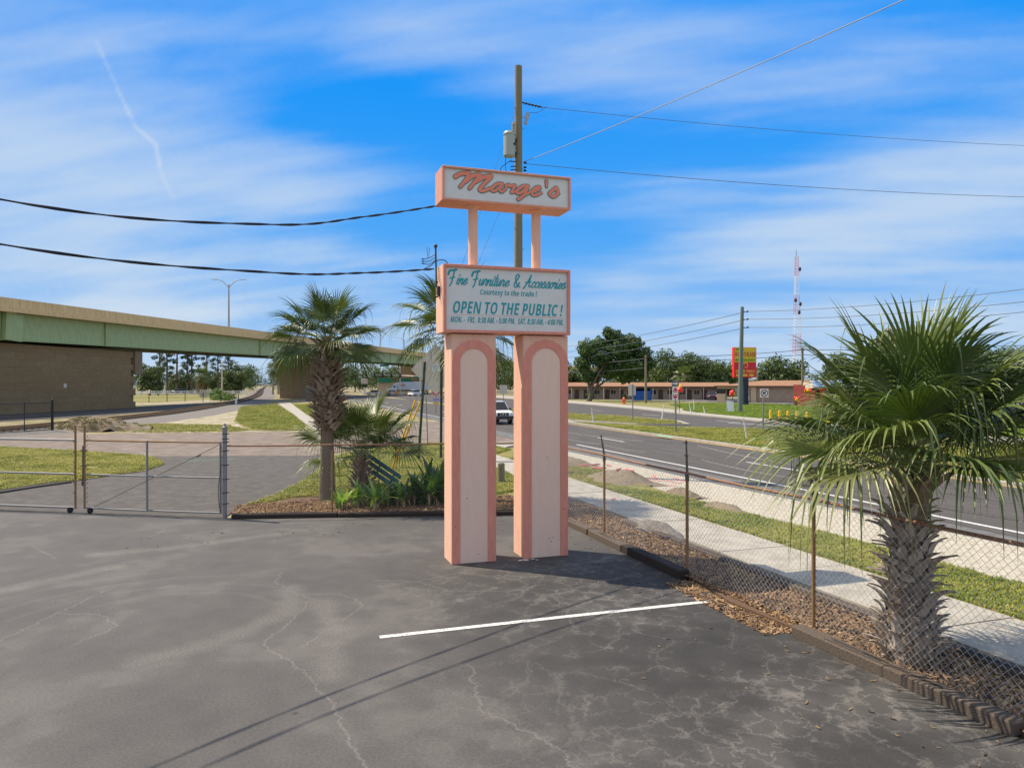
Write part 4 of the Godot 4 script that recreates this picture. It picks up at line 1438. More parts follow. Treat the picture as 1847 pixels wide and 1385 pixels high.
func make_fences() -> void:
	# along the street, right of the lot
	fence_line("chain_link_fence", "rusty chain link fence with barbed wire arms along the mulch bed and sidewalk", [[6.8, 17.45, 0], [6.8, 14.1], [6.76, 10.77], [6.83, 7.81], [6.8, 4.8], [6.8, 1.8]], M.rust, M.rust_rail, 0.027, 1.77,
		[Vector3(-0.05, 0.4, 0.0), Vector3(-0.09, 0.42, 0.02), Vector3(-0.02, 0.55, 0.0), Vector3(-0.11, 0.46, 0.03), Vector3(-0.07, 0.42, 0.0), Vector3(-0.07, 0.42, 0.0)])
	# back of the bed, from the gate post to the corner
	fence_line("chain_link_fence", "chain link fence with a thin rusty top rail behind the pylon sign and planting bed", [[-1.1, 19.02, 0], [1.43, 18.52], [4.5, 17.92], [6.8, 17.45]], M.rust, M.rust_rail, 0.024, 1.78, [Vector3.ZERO])
	# gate post
	var gp := thing("gate_post", "stout grey galvanized gate post with a pointed cap and barbed wire clips", "gate post", P(-1.1, 19.02))
	var m := Mb.new()
	m.lathe(Vector3.ZERO, [Vector2(0.055, -0.05), Vector2(0.055, 2.2)], 16)
	part("shaft", m, M.galvanized, gp)
	var c := Mb.new()
	c.lathe(Vector3.ZERO, [Vector2(0.062, 2.17), Vector2(0.062, 2.24), Vector2(0.035, 2.27), Vector2(0.02, 2.33), Vector2(0.0, 2.34)], 14)
	part("cap", c, M.galvanized, gp)
	for y in [2.06, 1.94, 1.86, 1.65, 1.3, 0.95, 0.62, 0.35]:
		var b := Mb.new()
		b.lathe(Vector3.ZERO, [Vector2(0.062, y), Vector2(0.062, y + 0.022)], 14)
		b.box(Vector3(0.08, y + 0.011, 0.0), Vector3(0.05, 0.022, 0.012))
		part("clip", b, M.dark_steel, gp)
	var cord := Mb.new()
	cord.tube(smooth(PackedVector3Array([Vector3(-0.07, 1.8, 0.03), Vector3(-0.09, 1.2, 0.05), Vector3(-0.14, 0.8, 0.06), Vector3(-0.12, 0.3, 0.05), Vector3(-0.07, 0.2, 0.04)]), 6), [0.008], 5)
	part("loose_wire", cord, M.dark_steel, gp)
	gate(Vector2(-1.2, 19.08), Vector2(-4.55, 20.95), "right leaf of the lot gate, with a diagonal brace wire and rusty rails", true)
	gate(Vector2(-8.4, 23.05), Vector2(-4.78, 21.06), "left leaf of the lot gate, bright galvanized tube frame with a caster wheel", false)
	# black gate across the side street
	var bg := thing("black_gate", "black tube gate leaf and post standing open by the railway on the far left", "gate", P(-14.17, 56.4))
	var bm := Mb.new()
	bm.lathe(Vector3.ZERO, [Vector2(0.07, -0.05), Vector2(0.07, 2.25), Vector2(0.0, 2.32)], 12)
	part("post", bm, M.black, bg)
	var far := P(-16.6, 52.6) - P(-14.17, 56.4)
	for y in [0.22, 1.15, 2.05]:
		var r := Mb.new()
		r.rod(Vector3(0, y, 0), far + Vector3(0, y, 0), 0.03)
		part("rail", r, M.black, bg)
	for f in [0.02, 0.47, 0.97]:
		var r := Mb.new()
		r.rod(far * f + Vector3(0, 0.1, 0), far * f + Vector3(0, 2.08, 0), 0.03)
		part("upright", r, M.black, bg)
	var pm := part("chain_link", chain_link(far * 0.02, far * 0.97, 2.05, 0.1, 0.0018), M.dark_steel, bg)
	pm.set_meta("kind", "stuff")
	var b2 := thing("black_gate", "black tube gate leaf reaching out of the picture on the left edge", "gate", P(-16.75, 52.4))
	for y in [0.22, 1.15, 2.0]:
		var r := Mb.new()
		r.rod(Vector3(0, y, 0), Vector3(-3.2, y, 3.4), 0.03)
		part("rail", r, M.black, b2)
	var up := Mb.new()
	up.lathe(Vector3.ZERO, [Vector2(0.045, 0.02), Vector2(0.045, 2.2), Vector2(0.0, 2.25)], 10)
	part("upright", up, M.black, b2)
	var lk := Mb.new()
	lk.box(Vector3(0.1, 1.5, 0.05), Vector3(0.07, 0.9, 0.05), Basis(), 0.01)
	lk.ball(Vector3(0.1, 1.9, 0.05), Vector3(0.1, 0.07, 0.07))
	part("latch", lk, M.galvanized, b2)


func gate(a: Vector2, b: Vector2, label: String, right: bool) -> void:
	var p := P(a.x, a.y)
	var o := thing("gate_leaf", label, "gate", p, 0.0, "leaves of the double lot gate")
	var d := P(b.x, b.y) - p
	var L := d.length()
	var dir := d / L
	var mats := [M.galvanized, M.rust, M.galvanized]
	# b is the meeting end, with the caster
	for q in [[0.13, M.galvanized], [0.99, M.galvanized], [1.86, M.rust if right else M.galvanized]]:
		var m := Mb.new()
		m.tube(hang(Vector3(0, q[0], 0), d + Vector3(0, q[0], 0), 0.008 if right else 0.0, 6), [0.021 if right else 0.026], 8)
		part("rail", m, q[1], o)
	for f in [0.0, 0.53, 1.0]:
		if not right and f == 0.53:
			continue
		var m := Mb.new()
		var top := 1.88 if f < 0.9 else 2.24
		m.lathe(d * f, [Vector2(0.026, 0.11), Vector2(0.026, top), Vector2(0.0, top + 0.02)], 10)
		part("upright", m, M.rust if f == 1.0 else M.galvanized, o)
	if right:
		var br := Mb.new()
		br.rod(d * 0.93 + Vector3(0, 0.16, 0), Vector3(0, 1.82, 0), 0.007, 6)
		br.rod(d * 0.14 + Vector3(0, 1.54, 0), d * 0.17 + Vector3(0, 1.49, 0), 0.014, 6)
		part("brace", br, M.dark_steel, o)
		var lat := Mb.new()
		lat.rod(d * 1.012 + Vector3(0, 0.75, 0), d * 1.012 + Vector3(0, 1.72, 0), 0.017)
		for y in [0.85, 1.2, 1.6]:
			lat.box(d * 1.008 + Vector3(0, y, 0), Vector3(0.16, 0.025, 0.03), Basis.looking_at(dir.cross(Vector3.UP)))
		lat.box(d * 1.012 + Vector3(0, 0.76, 0), Vector3(0.06, 0.13, 0.05), Basis(), 0.008)
		part("drop_latch", lat, M.dark_steel, o)
		var tw := Mb.new()
		for y in 16:
			tw.rod(d * 0.985 + Vector3(0, 0.25 + y * 0.12, 0.0), d * 0.985 + Vector3(0.03, 0.31 + y * 0.12, 0.0), 0.006, 4)
		part("tie_wire", tw, M.dark_steel, o)
	else:
		for k in 7:
			var e := Mb.new()
			e.rod(d + Vector3(-0.03, 0.5 + k * 0.26, 0), d + Vector3(-0.05, 0.54 + k * 0.26, 0), 0.008, 4)
			part("clip", e, M.dark_steel, o)
	var cm := Mb.new()
	var at := d * (0.955 if right else 0.965)
	cm.lathe(at + Vector3(0, 0.07, 0.03), [Vector2(0.0, -0.022), Vector2(0.066, -0.022), Vector2(0.07, -0.012), Vector2(0.07, 0.012), Vector2(0.066, 0.022), Vector2(0.0, 0.022)], 16, Basis(Vector3(1, 0, 0), Vector3(0, 0, 1), Vector3(0, -1, 0)))
	var wheel := part("caster", cm, M.rubber, o)
	var fk := Mb.new()
	fk.box(at + Vector3(0, 0.13, 0.03), Vector3(0.12, 0.03, 0.07), Basis(), 0.005)
	fk.box(at + Vector3(0, 0.1, 0.062), Vector3(0.04, 0.09, 0.006))
	fk.box(at + Vector3(0, 0.1, -0.002), Vector3(0.04, 0.09, 0.006))
	part("fork", fk, M.dark_steel, wheel)
	var mesh := part("chain_link", chain_link(Vector3.ZERO if right else Vector3.ZERO, d, 1.84, 0.094, 0.0008, 0.0), M.wire, o)
	mesh.set_meta("kind", "stuff")


# a fan frond: azimuth and lift of its stalk, stalk length, blade radius; droop follows real gravity
func frond(o: Node3D, crown: Vector3, az: float, lift: float, stalk: float, R: float, droop: float, tone: int, seg_n := 44) -> void:
	var out := Vector3(cos(az), 0, sin(az))
	var d0 := (out * cos(lift) + Vector3.UP * sin(lift)).normalized()
	var sagged := lift - 0.22 - 0.25 * droop
	var d1 := (out * cos(sagged) + Vector3.UP * sin(sagged)).normalized()
	var mid := crown + d0 * stalk * 0.5
	var hub := mid + d1 * stalk * 0.5
	var st := Mb.new()
	st.tube(smooth(PackedVector3Array([crown, mid, hub, hub + d1 * R * 0.16]), 4), [0.022, 0.018, 0.014, 0.013, 0.012, 0.011, 0.010, 0.010, 0.009, 0.008, 0.006, 0.005, 0.003], 5, false)
	var T := d1
	var S := T.cross(Vector3.UP)
	if S.length() < 0.1:
		S = Vector3(-sin(az), 0, cos(az))
	S = S.normalized()
	var roll := rng.randf_range(-0.45, 0.45)
	S = S.rotated(T, roll)
	var N := S.cross(T).normalized()
	var mb := Mb.new()
	var steps := 7
	var spread := 2.0 + rng.randf_range(-0.2, 0.25)
	var join := 0.44
	var bend := 0.10 + 0.22 * droop
	for i in seg_n:
		var f := (i + 0.5) / seg_n * 2.0 - 1.0
		var al := f * spread
		var dir := (T * cos(al) + S * sin(al) + N * (0.16 * absf(sin(al)) + 0.10)).normalized()
		var side := (S * cos(al) - T * sin(al)).normalized()
		var base := hub + T * (R * 0.20 * maxf(0.0, cos(al * 0.8)))
		var len := R * (0.80 + 0.20 * cos(al)) * rng.randf_range(0.80, 1.08)
		var shade := rng.randf_range(0.82, 1.22)
		var da := spread * 2.0 / seg_n
		var tip_droop := rng.randf_range(0.6, 1.25) * (0.05 + 0.30 * droop) * R
		var snap := rng.randf() < 0.05 + 0.14 * droop
		var twist := rng.randf_range(-0.35, 0.35)
		var prevL := Vector3.ZERO
		var prevC := Vector3.ZERO
		var prevR := Vector3.ZERO
		for k in steps + 1:
			var u := float(k) / steps
			var l := len * u
			var c := base + dir * l - T * (R * bend * 0.0) + N * (-bend * R * u * u * 0.55)
			var g := maxf(0.0, u - 0.5) * 2.0
			c.y -= tip_droop * g * g + (0.45 * len * g * g if snap else 0.0)
			if snap:
				c -= dir * len * 0.25 * g * g
			var w := 0.0
			if u < join:
				w = l * da * 0.53
			else:
				w = len * join * da * 0.53 * pow(maxf(0.0, 1.0 - (u - join) / (1.0 - join)), 0.75)
			w = maxf(w, 0.0009)
			var sd := side.rotated(dir, twist * g)
			var fold := N * w * (0.75 if u < join else 0.5)
			var Lp := c - sd * w + fold
			var Rp := c + sd * w + fold
			var e := clampf((u - 0.72) / 0.28, 0.0, 1.0)
			mb.col = Color(shade, shade, shade).lerp(Color(2.4, 1.6, 1.6), e * e * 0.8)
			if k > 0:
				mb.quad(prevL, prevC, c, Lp)
				mb.quad(prevC, prevR, Rp, c)
			prevL = Lp
			prevC = c
			prevR = Rp
	var blade := part("frond", mb, M["frond%d" % tone], o, true)
	part("stalk", st, M.stalk if tone < 4 else M.boot2, blade)


func boot_meshes() -> Array:
	var out := []
	for k in 4:
		var mb := Mb.new()
		# a split leaf base: wide hugging foot, tapering to a cut blunt end, curved outward
		var n := 5
		var w0 := 0.085 + 0.012 * k
		var L := 0.30 + 0.05 * (k % 3)
		var rows := []
		for i in n + 1:
			var f := float(i) / n
			var w := lerpf(w0, 0.030 + 0.006 * (k % 2), pow(f, 0.7))
			var y := L * f
			var z := 0.02 + 0.16 * f * f + 0.02 * sin(f * 5.0 + k)
			var th := lerpf(0.022, 0.012, f)
			rows.append([Vector3(-w, y, z - 0.02), Vector3(0, y + 0.01, z + th + 0.012), Vector3(w, y - 0.004 * k, z - 0.02), Vector3(0, y, z - th)])
		for i in n:
			var a: Array = rows[i]
			var b: Array = rows[i + 1]
			for q in 4:
				var r := (q + 1) % 4
				mb.quad(a[r], a[q], b[q], b[r])
		var e: Array = rows[n]
		mb.quad(e[0], e[3], e[2], e[1])
		out.append(mb.mesh())
	return out


func boots(o: Node3D, meshes: Array, n: int, y0: float, y1: float, radius: Callable, size: float, mats: Array, flare: float, lean := Vector3.ZERO) -> void:
	for i in n:
		var f := (i + 0.5) / n
		var y := lerpf(y0, y1, f) + rng.randf_range(-0.02, 0.02)
		var az := i * 2.39996 + rng.randf_range(-0.15, 0.15)
		var r: float = radius.call(y)
		var out := Vector3(sin(az), 0, cos(az))
		var b := Basis(Vector3.UP, az) * Basis(Vector3.RIGHT, flare * rng.randf_range(0.5, 1.3)) * Basis(Vector3.FORWARD, rng.randf_range(-0.3, 0.3))
		var s := size * rng.randf_range(0.75, 1.25)
		inst("leaf_base", meshes[rng.randi() % meshes.size()], M["boot%d" % mats[rng.randi() % mats.size()]], o, Transform3D(b.scaled(Vector3(s, s, s)), out * r + Vector3(0, y, 0) + lean * y))


func palm(label: String, at: Vector3, trunk: Array, bark: Material, crown_y: float, fronds: Array, R: float, stalk: float, group := "") -> Node3D:
	var o := thing("cabbage_palm", label, "palm tree", at, 0.0, group)
	var t := Mb.new()
	var prof := []
	for q in trunk:
		prof.append(Vector2(q[0], q[1]))
	t.lathe(Vector3.ZERO, prof, 18)
	part("trunk", t, bark, o)
	var n: int = fronds[0]
	var long: float = fronds[4] if fronds.size() > 4 else 0.35
	for i in n:
		var f := (i + 0.5) / n
		var az := i * 2.39996 + rng.randf_range(-0.25, 0.25)
		var lift := lerpf(fronds[1], fronds[2], pow(f, 0.85)) + rng.randf_range(-0.12, 0.12)
		var droop := clampf(0.08 + f * 0.8 + rng.randf_range(-0.12, 0.2), 0.0, 1.0)
		var tone: int = [1, 2, 1, 0, 2, 1, 0, 1][rng.randi() % 8]
		if f < 0.15:
			tone = 2
		if f > 0.93 and fronds[3] > 0:
			tone = 4
		elif f > 0.8 and rng.randf() < 0.3:
			tone = 3
		frond(o, Vector3(0, crown_y - 0.25 * f, 0) + Vector3(cos(az), 0, sin(az)) * 0.08, az, lift, stalk * rng.randf_range(0.8, 1.15) * (0.75 + long * f), R * rng.randf_range(0.85, 1.1), droop, tone)
	return o


func make_palms() -> void:
	var bm := boot_meshes()
	# right foreground
	var a := palm("thick cabbage palm with a grey booted trunk behind the right chain link fence", P(7.13, 6.58), [[0.27, -0.1], [0.25, 0.25], [0.21, 0.7], [0.18, 1.4], [0.15, 1.9], [0.10, 2.15]], M.boot1, 2.5, [33, 1.52, 0.36, 0, 0.0], 1.12, 1.0)
	boots(a, bm, 190, 0.02, 1.8, func(y: float) -> float: return lerpf(0.26, 0.14, clampf(y / 1.8, 0, 1)), 0.68, [0, 0, 2, 2, 0, 1], 0.5)
	boots(a, bm, 16, 1.72, 2.05, func(_y: float) -> float: return 0.10, 1.25, [1, 3, 0], 0.22)
	# green stubs of the newest leaf bases
	for i in 12:
		var az := i * 2.39996
		var s := Mb.new()
		var o := Vector3(cos(az), 0, sin(az))
		s.tube(smooth(PackedVector3Array([o * 0.10 + Vector3(0, 1.75, 0), o * 0.13 + Vector3(0, 2.1, 0), o * 0.26 + Vector3(0, 2.5, 0)]), 3), [0.05, 0.045, 0.04, 0.032, 0.026, 0.02, 0.016], 6)
		part("stalk_base", s, M.stalk, a)
	# left, taller, with a swollen collar of old leaf bases
	var b := palm("tall cabbage palm with a swollen shaggy brown collar beside the lot gate", P(1.47, 20.75), [[0.27, -0.1], [0.22, 0.3], [0.185, 1.0], [0.18, 2.0], [0.23, 2.5], [0.28, 3.1], [0.23, 3.8], [0.12, 4.35]], M.burlap, 4.55, [27, 1.5, -0.12, 0, 0.1], 0.98, 0.86)
	boots(b, bm, 230, 2.0, 4.0, func(y: float) -> float: return 0.17 + 0.13 * sin(PI * clampf((y - 1.85) / 2.5, 0, 1)), 0.86, [1, 0, 1, 0, 3, 1], 0.55)
	boots(b, bm, 20, 3.95, 4.3, func(_y: float) -> float: return 0.12, 1.2, [3, 1, 3], 0.3)
	# behind the sign
	var c := palm("cabbage palm with drooping fronds directly behind the pylon sign", P(5.0, 19.81), [[0.24, -0.1], [0.19, 0.4], [0.17, 2.0], [0.22, 3.0], [0.2, 4.2], [0.1, 5.0]], M.burlap, 5.05, [28, 1.5, -0.35, 0], 1.05, 0.85)
	boots(c, bm, 60, 2.6, 4.2, func(_y: float) -> float: return 0.2, 1.0, [1, 3, 0], 0.4)
	# young one in the bed
	var d := palm("small young palm with long stalks growing in the planting bed", P(2.55, 22.0), [[0.26, -0.05], [0.24, 0.2], [0.15, 0.7], [0.09, 1.15], [0.05, 1.3]], M.boot1, 1.2, [24, 1.45, 0.38, 0, 0.1], 1.12, 1.25)
	boots(d, bm, 60, 0.05, 0.95, func(y: float) -> float: return lerpf(0.24, 0.08, clampf(y, 0, 1)), 0.85, [0, 1, 1, 3], 0.3)


# broad strap-leaved lily clump; every leaf its own part
func make_bed() -> void:
	var bed := Mb.new()
	slab(bed, [[-0.95, 19.0], [1.5, 18.45], [4.1, 17.85], [6.62, 17.2], [6.72, 15.9], [6.7, 10.5], [6.5, 9.2], [6.62, 7.8], [6.72, 4.0], [6.72, 1.0], [8.1, 1.0], [8.1, 16.0], [8.1, 19.6], [6.5, 19.9], [4.6, 20.6], [2.6, 21.4], [0.6, 21.6], [-0.3, 20.5]], -0.02, 0.07)
	struct("mulch_bed", bed, M.mulch)
	# bark chips
	var kinds := []
	for k in 3:
		var m := Mb.new()
		var L := 0.055 + 0.02 * k
		m.box(Vector3.ZERO, Vector3(L, 0.007, 0.018 + 0.005 * k), Basis(Vector3.FORWARD, 0.1), 0.003)
		m.box(Vector3(L * 0.4, 0.004, 0.004), Vector3(L * 0.5, 0.006, 0.014), Basis(Vector3.FORWARD, -0.35), 0.002)
		kinds.append(m.mesh())
	var pools := [[], [], []]
	var tint := [[], [], []]
	for i in 30000:
		var s := 0.0
		var t := 0.0
		if i < 19500:
			t = 2.5 + 15.5 * pow(rng.randf(), 1.15)
			s = rng.randf_range(6.66, 8.0)
			if t > 7.9 and t < 10.5 and rng.randf() < 0.25:
				s = rng.randf_range(6.15, 6.7)
		else:
			var f := rng.randf()
			s = lerpf(-0.9, 6.6, f)
			t = lerpf(19.05, 17.4, f) + pow(rng.randf(), 1.6) * minf(2.6, 0.3 + 3.0 * f + 1.2)
		var y := 0.055 + rng.randf() * 0.02 if s > 6.66 or t > 17.2 else 0.012
		var b := Basis(Vector3.UP, rng.randf() * TAU) * Basis(Vector3.RIGHT, rng.randf_range(-0.5, 0.5)) * Basis(Vector3.FORWARD, rng.randf_range(-0.45, 0.45))
		var k := rng.randi() % 3
		pools[k].append(Transform3D(b.scaled(Vector3.ONE * rng.randf_range(0.55, 1.35)), P(s, t, y)))
		var c := Color(0.22, 0.125, 0.058).lerp(Color(0.46, 0.31, 0.17), rng.randf() * rng.randf() * 1.4)
		if rng.randf() < 0.22:
			c = Color(0.085, 0.05, 0.032)
		tint[k].append(c)
	for i in 170:
		var t := rng.randf_range(3.5, 16.5)
		var s := 6.55 - absf(rng.randfn()) * 0.9
		if rng.randf() < 0.3:
			t = rng.randf_range(16.0, 17.4)
			s = rng.randf_range(-3.0, 6.0)
		pools[0].append(Transform3D(Basis(Vector3.UP, rng.randf() * TAU).scaled(Vector3.ONE * rng.randf_range(0.5, 1.1)), P(s, t, 0.012)))
		tint[0].append(Color(0.25, 0.17, 0.09) if rng.randf() < 0.7 else Color(0.06, 0.045, 0.03))
	for k in 3:
		stuff("bark_mulch", kinds[k], M.chip, pools[k], tint[k])
	# railway-tie edging
	var tie := func(s0: float, t0: float, s1: float, t1: float, w: float, h: float, y: float, mat: Material, label: String) -> void:
		var a := P(s0, t0, y)
		var b := P(s1, t1, y)
		var d := b - a
		var o := thing("edging_timber", label, "timber", a, atan2(-d.z, d.x), "timbers edging the planting beds")
		var m := Mb.new()
		m.box(Vector3(d.length() / 2, h / 2 - 0.01, 0), Vector3(d.length() - 0.012, h, w), Basis(), 0.018)
		part("beam", m, mat, o)
		var cr := Mb.new()
		for k in 5:
			var z := rng.randf_range(-w * 0.35, w * 0.35)
			var x := rng.randf_range(0.1, d.length() * 0.5)
			cr.box(Vector3(x + d.length() * 0.2, h - 0.0075, z), Vector3(d.length() * rng.randf_range(0.2, 0.4), 0.006, 0.006), Basis(Vector3.UP, rng.randf_range(-0.02, 0.02)))
		part("split", cr, M.black, o)
	tie.call(-0.93, 18.92, 1.55, 18.33, 0.2, 0.13, 0.0, M.dark_timber, "dark edging timber at the gate post end of the back bed")
	tie.call(1.57, 18.31, 4.08, 17.68, 0.2, 0.12, 0.0, M.dark_timber, "dark edging timber below the lily clumps, left of the pylon pillars")
	tie.call(4.1, 17.66, 6.55, 17.04, 0.2, 0.12, 0.0, M.dark_timber, "dark edging timber glimpsed between the two pylon pillars")
	tie.call(6.6, 16.9, 6.62, 14.4, 0.20, 0.15, 0.0, M.timber, "brown edging timber at the far end of the fence bed, just right of the pillars")
	tie.call(6.62, 14.36, 6.6, 12.75, 0.20, 0.15, 0.0, M.timber, "weathered brown edging timber beside the first fence post right of the pillars")
	tie.call(6.6, 12.72, 6.62, 10.62, 0.21, 0.17, 0.0, M.dark_timber, "black edging timber ending in the sign's shadow")
	tie.call(6.56, 7.82, 6.66, 4.9, 0.20, 0.15, 0.0, M.timber, "split grey-brown edging timber at the bottom right under the big palm")
	for q in [[15.2, 12.7, "weathered grey timber between mulch and sidewalk, farthest along the fence"], [12.66, 10.2, "weathered timber between mulch and sidewalk behind the second fence post"], [10.16, 7.7, "weathered timber between mulch and sidewalk left of the big palm's trunk"], [7.6, 5.0, "weathered timber between mulch and sidewalk right of the big palm's trunk"]]:
		tie.call(7.86, q[0], 7.9, q[1], 0.16, 0.14, 0.0, M.timber, q[2])
	# lilies
	var leafs := []
	for k in 4:
		var m := Mb.new()
		var L := 0.62 + 0.08 * k
		var n := 7
		var rows := []
		for i in n + 1:
			var f := float(i) / n
			var w := 0.047 * (sin(PI * pow(f * 0.93 + 0.07, 0.7))) + 0.006
			var bow := 0.10 + 0.14 * k
			var c := Vector3(L * (0.30 * f + bow * f * f), L * (f - bow * 1.3 * f * f), 0)
			rows.append([c + Vector3(0, 0.35 * w, -w), c, c + Vector3(0, 0.35 * w, w)])
		for i in n:
			var a: Array = rows[i]
			var b: Array = rows[i + 1]
			m.quad(a[1], a[0], b[0], b[1])
			m.quad(a[2], a[1], b[1], b[2])
		leafs.append(m.mesh())
	var lm := []
	for q in [[0.035, 0.075, 0.018], [0.06, 0.125, 0.02], [0.15, 0.26, 0.03], [0.27, 0.36, 0.05], [0.30, 0.20, 0.10]]:
		var m := paint(q[0], q[1], q[2], 0.4)
		m.backlight_enabled = true
		m.backlight = lin(q[0] + 0.03, q[1] + 0.06, q[2])
		lm.append(m)
	var spots := [[1.72, 19.15, 0.75, 2, "bright yellow-green lily clump beside the left palm's trunk"], [2.15, 19.35, 0.85, 2, "bright green lily clump, second from the left in the bed"], [2.55, 18.95, 0.95, 2, "glossy light green lily clump below the small palm's trunk"], [2.98, 19.25, 0.8, 1, "lily clump with browned leaves in front of the green bench"], [3.3, 19.0, 0.9, 1, "mid green lily clump left of the tall dark clumps"], [3.62, 19.2, 1.1, 0, "dark green lily clump under the yellow guy guards"], [3.95, 18.9, 1.2, 0, "tall dark green lily clump, third from the pylon pillar"], [4.3, 19.1, 1.3, 0, "tall dark green lily clump with a red bloom next to the pylon pillar"], [4.12, 19.5, 1.35, 0, "tallest dark lily clump at the back of the row"]]
	for q in spots:
		var o := thing("lily_clump", q[4], "plant", P(q[0], q[1], 0.03), 0.0, "lily clumps in the back planting bed")
		var n := 26 if q[3] == 0 else 20
		for i in n:
			var f := (i + 0.5) / n
			var size: float = 1.35 * q[2] * rng.randf_range(0.75, 1.1) * (1.05 - 0.3 * f)
			var base := Vector3(rng.randf_range(-0.13, 0.13), 0.16 * q[2] * (1.0 - f), rng.randf_range(-0.13, 0.13))
			var tone: int = clampi(q[3] + rng.randi_range(-1, 1), 0, 3)
			inst("leaf", leafs[clampi(int(f * 4), 0, 3)], lm[tone], o, Transform3D(Basis(Vector3.UP, i * 2.4 + rng.randf_range(-0.3, 0.3)).scaled(Vector3.ONE * size), base))
		for i in 7:
			var s: float = q[2] * rng.randf_range(0.5, 0.75)
			inst("dead_leaf", leafs[3], lm[4], o, Transform3D(Basis(Vector3.UP, rng.randf() * TAU) * Basis(Vector3.FORWARD, rng.randf_range(0.9, 1.7)).scaled(Vector3.ONE * s), Vector3(0, 0.32 * q[2], 0)))
		var stem := Mb.new()
		stem.lathe(Vector3.ZERO, [Vector2(0.07, -0.02), Vector2(0.055, 0.16 * q[2]), Vector2(0.03, 0.3 * q[2])], 8)
		part("stem", stem, M.boot0, o)
		if q[4].contains("red bloom"):
			var fl := Mb.new()
			for k in 5:
				fl.ball(Vector3(0.34 + rng.randf_range(-0.03, 0.03), 0.56 + rng.randf_range(-0.04, 0.04), 0.1), Vector3(0.02, 0.03, 0.02), 5, 7)
			part("flower", fl, M.bright_red, o)


